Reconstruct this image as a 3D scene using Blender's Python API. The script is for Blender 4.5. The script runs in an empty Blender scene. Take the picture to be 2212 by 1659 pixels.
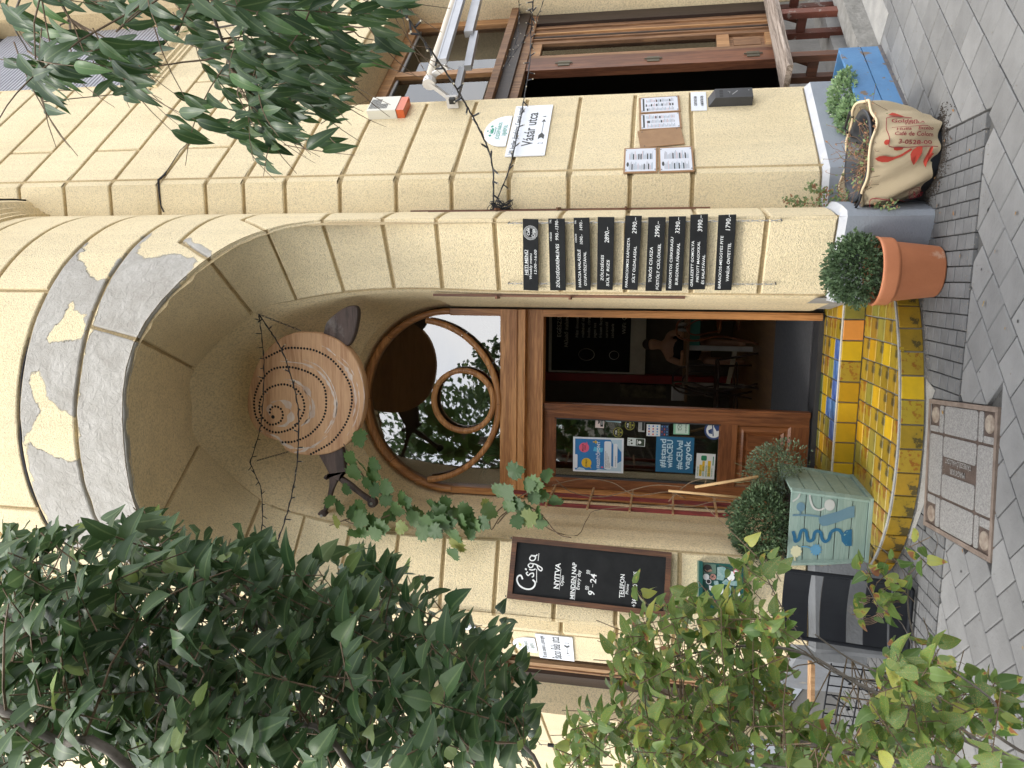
import bpy, bmesh, math, random
import numpy as np
from mathutils import Vector, Matrix, noise as mnoise
random.seed(7); np.random.seed(7)
V = Vector
sc = bpy.context.scene
col = sc.collection
R = math.radians

# ---------------------------------------------------------------- camera, sky, sun, exposure
EYE = 1.6
PITCH, ROLL, YAW, FPX = R(10.45), R(1.9), R(8.55), 1534.0
_F = V((-math.sin(YAW) * math.cos(PITCH), math.cos(YAW) * math.cos(PITCH), math.sin(PITCH)))
_Rt = V((math.cos(YAW), math.sin(YAW), 0)); _U = _Rt.cross(_F)
_r = _Rt * math.cos(ROLL) + _U * math.sin(ROLL); _u = -_Rt * math.sin(ROLL) + _U * math.cos(ROLL)
cam = bpy.data.cameras.new('camera'); camo = bpy.data.objects.new('camera', cam); col.objects.link(camo)
M = Matrix.Identity(4)
for i in range(3):
    M[i][0] = -_u[i]; M[i][1] = _r[i]; M[i][2] = -_F[i]
M[2][3] = EYE
camo.matrix_world = M
cam.sensor_fit = 'HORIZONTAL'; cam.sensor_width = 36; cam.lens = 36 * FPX / 2212; cam.clip_end = 500; cam.clip_start = 0.05
sc.camera = camo

SUN_EL, SUN_AZ = R(56), R(214)         # azimuth measured clockwise from +Y
world = bpy.data.worlds.new('World'); sc.world = world; world.use_nodes = True
nt = world.node_tree; nt.nodes.clear()
o_ = nt.nodes.new('ShaderNodeOutputWorld'); bg = nt.nodes.new('ShaderNodeBackground'); sky = nt.nodes.new('ShaderNodeTexSky')
sky.sky_type = 'NISHITA'; sky.sun_disc = False; sky.sun_elevation = SUN_EL; sky.sun_rotation = SUN_AZ
tc = nt.nodes.new('ShaderNodeTexCoord'); nz = nt.nodes.new('ShaderNodeTexNoise'); nz.inputs['Scale'].default_value = 2.2; nz.inputs['Detail'].default_value = 7
mp = nt.nodes.new('ShaderNodeMapping'); mp.inputs['Scale'].default_value = (1, 1, 2.2)
rp = nt.nodes.new('ShaderNodeValToRGB'); rp.color_ramp.elements[0].position = .36; rp.color_ramp.elements[1].position = .55
rp.color_ramp.elements[0].color = (.55, .55, .55, 1)
mx = nt.nodes.new('ShaderNodeMixRGB'); mx.inputs[2].default_value = (8.2, 8.2, 8.3, 1)
nt.links.new(tc.outputs['Generated'], mp.inputs[0]); nt.links.new(mp.outputs[0], nz.inputs['Vector'])
nt.links.new(nz.outputs[0], rp.inputs[0]); nt.links.new(rp.outputs[0], mx.inputs[0]); nt.links.new(sky.outputs[0], mx.inputs[1])
nt.links.new(mx.outputs[0], bg.inputs[0]); bg.inputs[1].default_value = 0.148; nt.links.new(bg.outputs[0], o_.inputs[0])

sun = bpy.data.lights.new('sun', 'SUN'); sun.energy = 1.2; sun.angle = R(14); sun.color = (1, .96, .88)
suno = bpy.data.objects.new('sun', sun); col.objects.link(suno)
sd = V((math.sin(SUN_AZ) * math.cos(SUN_EL), math.cos(SUN_AZ) * math.cos(SUN_EL), math.sin(SUN_EL)))
suno.rotation_euler = sd.to_track_quat('Z', 'Y').to_euler(); suno.location = (-3, -4, 12)
sc.view_settings.view_transform = 'Standard'; sc.view_settings.look = 'None'; sc.view_settings.gamma = 1
sc.view_settings.use_curve_mapping = False; sc.view_settings.exposure = 1.23
try:
    sc.cycles.max_bounces = 6; sc.cycles.transparent_max_bounces = 8
    sc.cycles.caustics_reflective = False; sc.cycles.caustics_refractive = False
except Exception: pass

# ---------------------------------------------------------------- rays through image pixels -> points on chosen planes
CAM = V((0, 0, EYE))
def ray(sx, sy):
    dx, dy = sx * .54861, sy * .54861
    return _F + _r * ((829.5 - dy) / FPX) + _u * ((1106 - dx) / FPX)
def onY(p, y):
    d = ray(*p); return CAM + d * (y / d.y)
def onZ(p, z):
    d = ray(*p); return CAM + d * ((z - EYE) / d.z)
def onP(p, p0, n):
    d = ray(*p); return CAM + d * ((V(p0) - CAM).dot(n) / d.dot(n))
def crop(x0, y0, w, W): 
    k = w / W
    return lambda x, y: (x0 + x * k, y0 + y * k)
c1 = crop(0, 0, 1400, 2212); c2 = crop(1300, 0, 1400, 2212); c3 = crop(2632, 0, 1400, 2212)
c4 = crop(0, 1000, 1400, 2212); c5 = crop(1300, 1000, 1400, 2212); c6 = crop(2632, 1000, 1400, 2212)
c7 = crop(0, 1974, 1400, 2212); c8 = crop(1300, 1974, 1400, 2212); c9 = crop(2632, 1974, 1400, 2212)
d1 = crop(2000, 820, 950, 2212); d2 = crop(1980, 2100, 720, 2212); d3 = crop(2100, 1200, 1200, 2212)
d4 = crop(2150, 1550, 750, 2212); d5 = crop(1700, 360, 600, 2212); d6 = crop(2400, 330, 600, 2212)
e1 = crop(950, 1170, 550, 1014); e2 = crop(3050, 400, 750, 2212); e3 = crop(2950, 0, 750, 2212)
e4 = crop(2700, 2150, 300, 1991); e5 = crop(1800, 2450, 700, 2023); e6 = crop(3600, 1500, 360, 796)
e7 = crop(2850, 1750, 650, 2114); f3 = crop(3300, 2100, 732, 1269); g8 = crop(1250, 1700, 1000, 1270)
g5 = crop(1450, 0, 900, 1270); g6 = crop(3000, 2500, 700, 1270); dd = crop(0, 0, 4032, 2212)

# ---------------------------------------------------------------- objects
def mesh_ob(name, verts, faces, mat, parent=None, smooth=False, mi=None):
    me = bpy.data.meshes.new(name); me.from_pydata([tuple(v) for v in verts], [], faces)
    mats = mat if isinstance(mat, (list, tuple)) else [mat]
    for m in mats: me.materials.append(m)
    if mi is not None: me.polygons.foreach_set('material_index', mi)
    if smooth: me.polygons.foreach_set('use_smooth', [True] * len(me.polygons))
    me.update()
    o = bpy.data.objects.new(name, me); col.objects.link(o)
    if parent: o.parent = parent
    return o
def tag(o, label=None, cat=None, group=None, kind=None):
    if label: o['label'] = label
    if cat: o['category'] = cat
    if group: o['group'] = group
    if kind: o['kind'] = kind
    return o
def thing(name, label, cat, group=None):
    o = bpy.data.objects.new(name, None); col.objects.link(o); o.empty_display_size = .1
    return tag(o, label, cat, group)
class MB:
    def __init__(s): s.v = []; s.f = []; s.m = []; s.sm = []
    def add(s, vs, fs, m=0):
        b = len(s.v); s.v += [V(v) for v in vs]; s.f += [tuple(b + i for i in f) for f in fs]; s.m += [m] * len(fs); return s
    def box(s, c, X, Y, Z, m=0):     # centre and three half vectors
        c, X, Y, Z = V(c), V(X), V(Y), V(Z)
        vs = [c + X * a + Y * b + Z * d for d in (-1, 1) for b in (-1, 1) for a in (-1, 1)]
        fs = [(0, 2, 3, 1), (4, 5, 7, 6), (0, 1, 5, 4), (2, 6, 7, 3), (0, 4, 6, 2), (1, 3, 7, 5)]
        if X.cross(Y).dot(Z) < 0: fs = [f[::-1] for f in fs]
        return s.add(vs, fs, m)
    def aab(s, x0, x1, y0, y1, z0, z1, m=0):
        return s.box(((x0 + x1) / 2, (y0 + y1) / 2, (z0 + z1) / 2), ((x1 - x0) / 2, 0, 0), (0, (y1 - y0) / 2, 0), (0, 0, (z1 - z0) / 2), m)
    def bar(s, a, b, w, d, up=(0, 0, 1), m=0):
        a, b = V(a), V(b); t = (b - a); L = t.length; t = t / L
        sd_ = t.cross(V(up)); 
        if sd_.length < 1e-4: sd_ = t.cross(V((0, 1, 0)))
        sd_.normalize(); u2 = sd_.cross(t)
        return s.box((a + b) / 2, sd_ * w / 2, u2 * d / 2, t * L / 2, m)
    def tube(s, pts, r, n=6, m=0, cap=True):
        pts = [V(p) for p in pts]; k = len(pts); rs = r if hasattr(r, '__len__') else [r] * k
        vs = []; prev = None
        for i, p in enumerate(pts):
            t = (pts[min(i + 1, k - 1)] - pts[max(i - 1, 0)])
            if t.length < 1e-9: t = V((0, 0, 1))
            t.normalize()
            if prev is None:
                a = t.orthogonal().normalized()
            else:
                a = prev - t * prev.dot(t)
                a = a.normalized() if a.length > 1e-6 else t.orthogonal().normalized()
            prev = a; b = t.cross(a)
            for j in range(n):
                q = 2 * math.pi * j / n
                vs.append(p + (a * math.cos(q) + b * math.sin(q)) * rs[i])
        fs = [(i * n + j, i * n + (j + 1) % n, (i + 1) * n + (j + 1) % n, (i + 1) * n + j) for i in range(k - 1) for j in range(n)]
        if cap: fs += [tuple(range(n))[::-1], tuple((k - 1) * n + j for j in range(n))]
        return s.add(vs, fs, m)
    def lathe(s, c, prof, n=32, axis=None, m=0, a0=0, a1=2 * math.pi):
        c = V(c); full = abs(a1 - a0 - 2 * math.pi) < 1e-6; q = n if full else n + 1; vs = []
        for r_, z_ in prof:
            for j in range(q):
                a = a0 + (a1 - a0) * j / n
                vs.append(c + V((r_ * math.cos(a), r_ * math.sin(a), z_)))
        fs = []
        for i in range(len(prof) - 1):
            for j in range(n):
                j2 = (j + 1) % q
                fs.append((i * q + j, i * q + j2, (i + 1) * q + j2, (i + 1) * q + j))
        return s.add(vs, fs, m)
    def build(s, name, mat, parent=None, smooth=False):
        return mesh_ob(name, s.v, s.f, mat, parent, smooth, s.m if isinstance(mat, (list, tuple)) else None)
def catmull(P, n):
    P = [np.array(p, float) for p in P]; out = []
    for i in range(len(P) - 1):
        p0 = P[i - 1] if i > 0 else 2 * P[0] - P[1]; p1, p2 = P[i], P[i + 1]
        p3 = P[i + 2] if i + 2 < len(P) else 2 * P[-1] - P[-2]
        for k in range(n):
            t = k / n
            out.append(.5 * ((2 * p1) + (p2 - p0) * t + (2 * p0 - 5 * p1 + 4 * p2 - p3) * t * t + (3 * p1 - p0 - 3 * p2 + p3) * t ** 3))
    out.append(P[-1]); return out
def cpts(P, n=8): return [V(p) for p in catmull([tuple(q) for q in P], n)]

# ---------------------------------------------------------------- materials
def new_mat(name):
    m = bpy.data.materials.new(name); m.use_nodes = True
    n = m.node_tree; b = n.nodes['Principled BSDF']; return m, n, b
def N(n, t, **kw):
    x = n.nodes.new(t)
    for k, v in kw.items():
        if k in x.inputs: x.inputs[k].default_value = v
        else: setattr(x, k, v)
    return x
def pm(name, c, c2=None, rough=.7, scale=6, detail=5, bump=.15, bscale=60, metal=0, stretch=(1, 1, 1), spots=None, rnd=0, spec=.5, coat=0, rand_hue=0):
    m, n, b = new_mat(name); L = n.links.new
    c2 = c2 or tuple(x * .75 for x in c)
    t = N(n, 'ShaderNodeTexCoord'); mp = N(n, 'ShaderNodeMapping'); mp.inputs['Scale'].default_value = stretch
    L(t.outputs['Object'], mp.inputs[0])
    z = N(n, 'ShaderNodeTexNoise', Scale=scale, Detail=detail, Roughness=.6); L(mp.outputs[0], z.inputs['Vector'])
    r = N(n, 'ShaderNodeMapRange'); r.inputs[1].default_value = .3; r.inputs[2].default_value = .7; L(z.outputs[0], r.inputs[0])
    mx = N(n, 'ShaderNodeMixRGB'); mx.inputs[1].default_value = (*c, 1); mx.inputs[2].default_value = (*c2, 1); L(r.outputs[0], mx.inputs[0])
    out = mx.outputs[0]
    if spots:
        sc_, th, cs = spots
        z2 = N(n, 'ShaderNodeTexNoise', Scale=sc_, Detail=6, Roughness=.65); L(mp.outputs[0], z2.inputs['Vector'])
        r2 = N(n, 'ShaderNodeMapRange'); r2.inputs[1].default_value = th; r2.inputs[2].default_value = th + .03; L(z2.outputs[0], r2.inputs[0])
        m2 = N(n, 'ShaderNodeMixRGB'); L(r2.outputs[0], m2.inputs[0]); L(out, m2.inputs[1]); m2.inputs[2].default_value = (*cs, 1); out = m2.outputs[0]
    if rnd or rand_hue:
        oi = N(n, 'ShaderNodeObjectInfo'); h = N(n, 'ShaderNodeHueSaturation')
        r3 = N(n, 'ShaderNodeMapRange'); r3.inputs[3].default_value = 1 - rnd; r3.inputs[4].default_value = 1 + rnd
        L(oi.outputs['Random'], r3.inputs[0]); L(r3.outputs[0], h.inputs['Value']); L(out, h.inputs['Color'])
        if rand_hue:
            r4 = N(n, 'ShaderNodeMapRange'); r4.inputs[3].default_value = .5 - rand_hue; r4.inputs[4].default_value = .5 + rand_hue
            mm = N(n, 'ShaderNodeMath', operation='FRACT'); m3 = N(n, 'ShaderNodeMath', operation='MULTIPLY'); m3.inputs[1].default_value = 7.13
            L(oi.outputs['Random'], m3.inputs[0]); L(m3.outputs[0], mm.inputs[0]); L(mm.outputs[0], r4.inputs[0]); L(r4.outputs[0], h.inputs['Hue'])
        out = h.outputs[0]
    L(out, b.inputs['Base Color'])
    b.inputs['Roughness'].default_value = rough; b.inputs['Metallic'].default_value = metal
    b.inputs['Specular IOR Level'].default_value = spec
    if coat: b.inputs['Coat Weight'].default_value = coat; b.inputs['Coat Roughness'].default_value = .15
    if bump:
        z3 = N(n, 'ShaderNodeTexNoise', Scale=bscale, Detail=4); L(mp.outputs[0], z3.inputs['Vector'])
        bp = N(n, 'ShaderNodeBump', Strength=bump, Distance=.01); L(z3.outputs[0], bp.inputs['Height']); L(bp.outputs[0], b.inputs['Normal'])
    return m
def flat(name, c, rough=.6, metal=0, spec=.5):
    m, n, b = new_mat(name); b.inputs['Base Color'].default_value = (*c, 1); b.inputs['Roughness'].default_value = rough
    b.inputs['Metallic'].default_value = metal; b.inputs['Specular IOR Level'].default_value = spec; return m
def stucco(name, c, c2, bump=.5, scale=100, dist=.008, patch=False):
    m, n, b = new_mat(name); L = n.links.new
    t = N(n, 'ShaderNodeTexCoord')
    z = N(n, 'ShaderNodeTexNoise', Scale=1.3, Detail=6, Roughness=.6); L(t.outputs['Object'], z.inputs['Vector'])
    r = N(n, 'ShaderNodeMapRange'); r.inputs[1].default_value = .3; r.inputs[2].default_value = .72; L(z.outputs[0], r.inputs[0])
    mx = N(n, 'ShaderNodeMixRGB'); mx.inputs[1].default_value = (*c, 1); mx.inputs[2].default_value = (*c2, 1); L(r.outputs[0], mx.inputs[0])
    # worm-like rendering grain
    zw = N(n, 'ShaderNodeTexNoise', Scale=scale, Detail=2.5, Roughness=.55, Distortion=1.2); L(t.outputs['Object'], zw.inputs['Vector'])
    vo = N(n, 'ShaderNodeTexVoronoi', Scale=scale * 1.3); L(t.outputs['Object'], vo.inputs['Vector'])
    ad = N(n, 'ShaderNodeMath', operation='MULTIPLY_ADD'); ad.inputs[1].default_value = -.5; L(vo.outputs[0], ad.inputs[0]); L(zw.outputs[0], ad.inputs[2])
    # darker colour in the hollows of the grain
    rd = N(n, 'ShaderNodeMapRange'); rd.inputs[1].default_value = -.02; rd.inputs[2].default_value = .36; rd.inputs[3].default_value = .74; rd.inputs[4].default_value = 1.06
    L(ad.outputs[0], rd.inputs[0])
    mu = N(n, 'ShaderNodeMixRGB', blend_type='MULTIPLY'); mu.inputs[0].default_value = 1; L(mx.outputs[0], mu.inputs[1]); L(rd.outputs[0], mu.inputs[2])
    # rain streaks, grime towards the pavement, and a slight tone of its own for every block
    mps = N(n, 'ShaderNodeMapping'); mps.inputs['Scale'].default_value = (3.2, 3.2, .35); L(t.outputs['Object'], mps.inputs[0])
    zk = N(n, 'ShaderNodeTexNoise', Scale=2.2, Detail=7, Roughness=.65); L(mps.outputs[0], zk.inputs['Vector'])
    rk = N(n, 'ShaderNodeMapRange'); rk.inputs[1].default_value = .30; rk.inputs[2].default_value = .55; rk.inputs[3].default_value = .91; rk.inputs[4].default_value = 1.0; L(zk.outputs[0], rk.inputs[0])
    oi = N(n, 'ShaderNodeObjectInfo'); ro = N(n, 'ShaderNodeMapRange'); ro.inputs[3].default_value = .95; ro.inputs[4].default_value = 1.03; L(oi.outputs['Random'], ro.inputs[0])
    mk = N(n, 'ShaderNodeMath', operation='MULTIPLY'); L(rk.outputs[0], mk.inputs[0]); L(ro.outputs[0], mk.inputs[1])
    mu2 = N(n, 'ShaderNodeMixRGB', blend_type='MULTIPLY'); mu2.inputs[0].default_value = 1; L(mu.outputs[0], mu2.inputs[1]); L(mk.outputs[0], mu2.inputs[2]); mu = mu2
    # sparse chips and holes
    zs = N(n, 'ShaderNodeTexNoise', Scale=7.5, Detail=5, Roughness=.75); L(t.outputs['Object'], zs.inputs['Vector'])
    rs = N(n, 'ShaderNodeMapRange'); rs.inputs[1].default_value = .735; rs.inputs[2].default_value = .75; L(zs.outputs[0], rs.inputs[0])
    m2 = N(n, 'ShaderNodeMixRGB'); L(rs.outputs[0], m2.inputs[0]); L(mu.outputs[0], m2.inputs[1]); m2.inputs[2].default_value = (.3, .27, .22, 1)
    out = m2.outputs[0]; hgt = ad.outputs[0]
    if patch:
        at = N(n, 'ShaderNodeAttribute', attribute_name='bare')
        zp = N(n, 'ShaderNodeTexNoise', Scale=11, Detail=6, Roughness=.6); L(t.outputs['Object'], zp.inputs['Vector'])
        a1 = N(n, 'ShaderNodeMath', operation='MULTIPLY_ADD'); a1.inputs[1].default_value = .85; L(zp.outputs[0], a1.inputs[0]); L(at.outputs['Fac'], a1.inputs[2])
        rr = N(n, 'ShaderNodeMapRange'); rr.inputs[1].default_value = .905; rr.inputs[2].default_value = .935; L(a1.outputs[0], rr.inputs[0])
        zg = N(n, 'ShaderNodeTexNoise', Scale=5, Detail=9, Roughness=.7, Distortion=.6); L(t.outputs['Object'], zg.inputs['Vector'])
        rg = N(n, 'ShaderNodeValToRGB'); e = rg.color_ramp.elements; e[0].position = .3; e[0].color = (.36, .335, .30, 1); e[1].position = .66; e[1].color = (.51, .49, .455, 1)
        q = rg.color_ramp.elements.new(.5); q.color = (.43, .41, .375, 1)
        L(zg.outputs[0], rg.inputs[0])
        # narrow weathered rim between render and mortar
        rim = N(n, 'ShaderNodeMapRange'); rim.inputs[1].default_value = .85; rim.inputs[2].default_value = .88; L(a1.outputs[0], rim.inputs[0])
        m5 = N(n, 'ShaderNodeMixRGB'); L(rim.outputs[0], m5.inputs[0]); L(out, m5.inputs[1]); m5.inputs[2].default_value = (.45, .40, .30, 1)
        m4 = N(n, 'ShaderNodeMixRGB'); L(rr.outputs[0], m4.inputs[0]); L(m5.outputs[0], m4.inputs[1]); L(rg.outputs[0], m4.inputs[2]); out = m4.outputs[0]
        zc = N(n, 'ShaderNodeTexNoise', Scale=22, Detail=8, Roughness=.7, Distortion=.8); L(t.outputs['Object'], zc.inputs['Vector'])
        hm = N(n, 'ShaderNodeMixRGB'); L(rr.outputs[0], hm.inputs[0]); L(ad.outputs[0], hm.inputs[1])
        s1 = N(n, 'ShaderNodeMath', operation='MULTIPLY_ADD'); s1.inputs[1].default_value = 2.6; s1.inputs[2].default_value = -3.0; L(zc.outputs[0], s1.inputs[0]); L(s1.outputs[0], hm.inputs[2]); hgt = hm.outputs[0]
    L(out, b.inputs['Base Color']); b.inputs['Roughness'].default_value = .92; b.inputs['Specular IOR Level'].default_value = .2
    bp = N(n, 'ShaderNodeBump', Strength=bump, Distance=dist); L(hgt, bp.inputs['Height']); L(bp.outputs[0], b.inputs['Normal'])
    return m
def wood(name, c, c2, axis='z', rough=.5, scale=9, bump=.25, grey=None, ring=26):
    m, n, b = new_mat(name); L = n.links.new
    t = N(n, 'ShaderNodeTexCoord'); mp = N(n, 'ShaderNodeMapping'); s = {'x': (.07, 1, 1), 'y': (1, .07, 1), 'z': (1, 1, .07)}[axis]
    mp.inputs['Scale'].default_value = s; L(t.outputs['Object'], mp.inputs[0])
    z = N(n, 'ShaderNodeTexNoise', Scale=scale, Detail=7, Roughness=.65, Distortion=.6); L(mp.outputs[0], z.inputs['Vector'])
    sn = N(n, 'ShaderNodeMath', operation='MULTIPLY'); sn.inputs[1].default_value = ring; L(z.outputs[0], sn.inputs[0])
    s2 = N(n, 'ShaderNodeMath', operation='SINE'); L(sn.outputs[0], s2.inputs[0])
    fi = N(n, 'ShaderNodeTexNoise', Scale=scale * 14, Detail=3); L(mp.outputs[0], fi.inputs['Vector'])
    ad = N(n, 'ShaderNodeMath', operation='MULTIPLY_ADD'); ad.inputs[1].default_value = .22; L(s2.outputs[0], ad.inputs[0]); L(fi.outputs[0], ad.inputs[2])
    r = N(n, 'ShaderNodeMapRange'); r.inputs[1].default_value = .2; r.inputs[2].default_value = .78; L(ad.outputs[0], r.inputs[0])
    mx = N(n, 'ShaderNodeMixRGB'); mx.inputs[1].default_value = (*c, 1); mx.inputs[2].default_value = (*c2, 1); L(r.outputs[0], mx.inputs[0])
    out = mx.outputs[0]
    if grey:
        z2 = N(n, 'ShaderNodeTexNoise', Scale=3.5, Detail=6, Roughness=.7); L(t.outputs['Object'], z2.inputs['Vector'])
        r2 = N(n, 'ShaderNodeMapRange'); r2.inputs[1].default_value = grey[0]; r2.inputs[2].default_value = grey[0] + .12; L(z2.outputs[0], r2.inputs[0])
        m2 = N(n, 'ShaderNodeMixRGB'); L(r2.outputs[0], m2.inputs[0]); L(out, m2.inputs[1]); m2.inputs[2].default_value = (*grey[1], 1); out = m2.outputs[0]
    L(out, b.inputs['Base Color']); b.inputs['Roughness'].default_value = rough
    bp = N(n, 'ShaderNodeBump', Strength=bump, Distance=.003); L(ad.outputs[0], bp.inputs['Height']); L(bp.outputs[0], b.inputs['Normal'])
    return m
def glass(name, refl=.3, tint=(.9, .95, .93)):
    m, n, b = new_mat(name); L = n.links.new; n.nodes.remove(b); out = n.nodes['Material Output']
    g = N(n, 'ShaderNodeBsdfGlossy', Roughness=.015); t = N(n, 'ShaderNodeBsdfTransparent'); t.inputs[0].default_value = (*tint, 1)
    fr = N(n, 'ShaderNodeLayerWeight', Blend=.35); r = N(n, 'ShaderNodeMapRange'); r.inputs[3].default_value = refl; r.inputs[4].default_value = 1
    L(fr.outputs['Fresnel'], r.inputs[0]); mx = N(n, 'ShaderNodeMixShader'); L(r.outputs[0], mx.inputs[0]); L(t.outputs[0], mx.inputs[1]); L(g.outputs[0], mx.inputs[2])
    L(mx.outputs[0], out.inputs[0]); return m
def leafmat(name, c, c2, c3=None, rough=.38, trans=.25, brown=0, spec=.5):
    m, n, b = new_mat(name); L = n.links.new; out = n.nodes['Material Output']
    oi = N(n, 'ShaderNodeObjectInfo'); ge = N(n, 'ShaderNodeNewGeometry'); a = N(n, 'ShaderNodeMath', operation='ADD'); L(oi.outputs['Random'], a.inputs[0]); L(ge.outputs['Random Per Island'], a.inputs[1])
    f = N(n, 'ShaderNodeMath', operation='FRACT'); L(a.outputs[0], f.inputs[0])
    rp = N(n, 'ShaderNodeValToRGB'); e = rp.color_ramp.elements; e[0].color = (*c, 1); e[1].position = .8; e[1].color = (*c2, 1)
    if c3: q = e.new(.93); q.color = (*c2, 1); q = e.new(.97); q.color = (*c3, 1)
    L(f.outputs[0], rp.inputs[0]); outc = rp.outputs[0]
    at = N(n, 'ShaderNodeAttribute', attribute_name='rib'); rb = N(n, 'ShaderNodeMapRange'); rb.inputs[1].default_value = .86; rb.inputs[2].default_value = .95; rb.inputs[4].default_value = .32; L(at.outputs['Fac'], rb.inputs[0])
    mr = N(n, 'ShaderNodeMixRGB'); L(rb.outputs[0], mr.inputs[0]); L(outc, mr.inputs[1]); mr.inputs[2].default_value = (.22, .30, .12, 1); outc = mr.outputs[0]
    zt = N(n, 'ShaderNodeTexNoise', Scale=30, Detail=3); tcc = N(n, 'ShaderNodeTexCoord'); L(tcc.outputs['Object'], zt.inputs['Vector']); rt0 = N(n, 'ShaderNodeMapRange'); rt0.inputs[3].default_value = .8; rt0.inputs[4].default_value = 1.2; L(zt.outputs[0], rt0.inputs[0])
    hv = N(n, 'ShaderNodeHueSaturation'); L(rt0.outputs[0], hv.inputs['Value']); L(outc, hv.inputs['Color']); outc = hv.outputs[0]
    t = N(n, 'ShaderNodeTexCoord')
    if brown:
        z = N(n, 'ShaderNodeTexNoise', Scale=brown[0], Detail=3); L(t.outputs['Object'], z.inputs['Vector'])
        r = N(n, 'ShaderNodeMapRange'); r.inputs[1].default_value = brown[1] - .05; r.inputs[2].default_value = brown[1]; L(z.outputs[0], r.inputs[0])
        mx = N(n, 'ShaderNodeMixRGB'); L(r.outputs[0], mx.inputs[0]); L(outc, mx.inputs[1]); mx.inputs[2].default_value = (.35, .33, .06, 1)
        r2 = N(n, 'ShaderNodeMapRange'); r2.inputs[1].default_value = brown[1]; r2.inputs[2].default_value = brown[1] + .03; L(z.outputs[0], r2.inputs[0])
        mx2 = N(n, 'ShaderNodeMixRGB'); L(r2.outputs[0], mx2.inputs[0]); L(mx.outputs[0], mx2.inputs[1]); mx2.inputs[2].default_value = (.28, .12, .05, 1); outc = mx2.outputs[0]
    bk = N(n, 'ShaderNodeMixRGB'); L(ge.outputs['Backfacing'], bk.inputs[0]); L(outc, bk.inputs[1])
    hs = N(n, 'ShaderNodeHueSaturation'); hs.inputs['Value'].default_value = 1.5; hs.inputs['Saturation'].default_value = .8; L(outc, hs.inputs['Color']); L(hs.outputs[0], bk.inputs[2])
    L(bk.outputs[0], b.inputs['Base Color']); b.inputs['Roughness'].default_value = rough; b.inputs['Specular IOR Level'].default_value = spec
    tr = N(n, 'ShaderNodeBsdfTranslucent'); hs2 = N(n, 'ShaderNodeHueSaturation'); hs2.inputs['Value'].default_value = 1.6; hs2.inputs['Hue'].default_value = .485
    L(outc, hs2.inputs['Color']); L(hs2.outputs[0], tr.inputs[0])
    ms = N(n, 'ShaderNodeMixShader'); ms.inputs[0].default_value = trans; L(b.outputs[0], ms.inputs[1]); L(tr.outputs[0], ms.inputs[2]); L(ms.outputs[0], out.inputs[0])
    return m

CR, CR2 = (.82, .70, .47), (.78, .65, .415)
m_st = stucco('cream_stucco', CR, CR2, bump=.75)
m_stp = stucco('cream_stucco_patched', CR, CR2, bump=.75, patch=True)
m_sts = stucco('cream_stucco_smooth', (.82, .69, .46), (.77, .635, .40), bump=.3, scale=60, dist=.004)
m_joint = stucco('joint_stucco', (.52, .41, .24), (.42, .32, .18), bump=.3, scale=60, dist=.004)
m_plinth = pm('blue_grey_plinth', (.28, .305, .345), (.225, .25, .285), rough=.85, scale=3, bump=.35, bscale=90, spots=(4, .70, (.42, .40, .36)))
m_plinthd = pm('dirty_shaded_plinth', (.17, .18, .195), (.12, .125, .13), rough=.9, scale=3, bump=.4, bscale=60, spots=(3.5, .62, (.22, .20, .17)))  # left plinth: worn dirt, plus the bush's shade mixed into the colour
m_chamf = pm('pale_chamfer', (.52, .53, .55), (.42, .43, .46), rough=.85, scale=8, bump=.4, bscale=60, spots=(9, .6, (.6, .56, .48)))
m_bare = pm('bare_mortar', (.34, .33, .31), (.25, .245, .235), rough=.95, scale=7, bump=.5, bscale=40)
m_wz = wood('oiled_wood_upright', (.56, .27, .10), (.30, .125, .04), 'z', rough=.42)
m_wx = wood('oiled_wood_level', (.60, .30, .115), (.32, .135, .045), 'x', rough=.42)
m_wdz = wood('reddish_door_wood_upright', (.28, .105, .038), (.14, .048, .017), 'z', rough=.38)
m_wdx = wood('reddish_door_wood_level', (.28, .105, .038), (.14, .048, .017), 'x', rough=.38)
m_wold = wood('aged_brown_wood', (.34, .185, .09), (.16, .08, .04), 'z', rough=.6, scale=12)
m_wdark = wood('dark_brown_wood', (.045, .028, .022), (.025, .016, .014), 'z', rough=.5, scale=12)
m_wpale = wood('weathered_oak', (.42, .26, .13), (.27, .15, .07), 'z', rough=.65, scale=12)
m_grey_wood = wood('silvered_plank', (.36, .31, .27), (.15, .12, .10), 'y', rough=.85, scale=16, bump=.8)
m_black = flat('black_plastic', (.012, .012, .014), .5)
m_blackm = flat('black_paint', (.012, .015, .019), .35)
m_slate = pm('black_chalkboard', (.010, .011, .012), (.018, .019, .02), rough=.75, spec=.2, scale=9, bump=.05, bscale=200)
m_chalk = flat('chalk_paint', (.78, .80, .80), .9)
m_white = pm('white_enamel', (.74, .77, .83), (.70, .73, .79), rough=.3, scale=3, bump=0)
m_offw = flat('off_white_plastic', (.62, .60, .52), .45)
m_txt = flat('black_print', (.018, .02, .02), .5)
m_green = flat('green_print', (.02, .30, .20), .5)
m_metal = pm('galvanised_metal', (.5, .5, .5), (.35, .35, .36), rough=.4, metal=.9, bump=0)
m_dkmetal = pm('dark_anodised_metal', (.06, .062, .07), (.045, .046, .05), rough=.4, metal=.3, bump=.05)
m_glass = glass('window_glass', .30)
m_glassd = glass('door_glass', .10, (.75, .8, .78))
m_soil = pm('dry_soil', (.05, .037, .027), (.025, .02, .016), rough=.95, scale=30, bump=.8, bscale=60)
m_stem = pm('brown_stem', (.20, .14, .085), (.12, .08, .05), rough=.8, scale=30, bump=.3, bscale=80)
m_bark = pm('grey_brown_bark', (.16, .14, .12), (.09, .075, .06), rough=.85, scale=18, bump=.6, bscale=70, stretch=(1, 1, .3))
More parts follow.
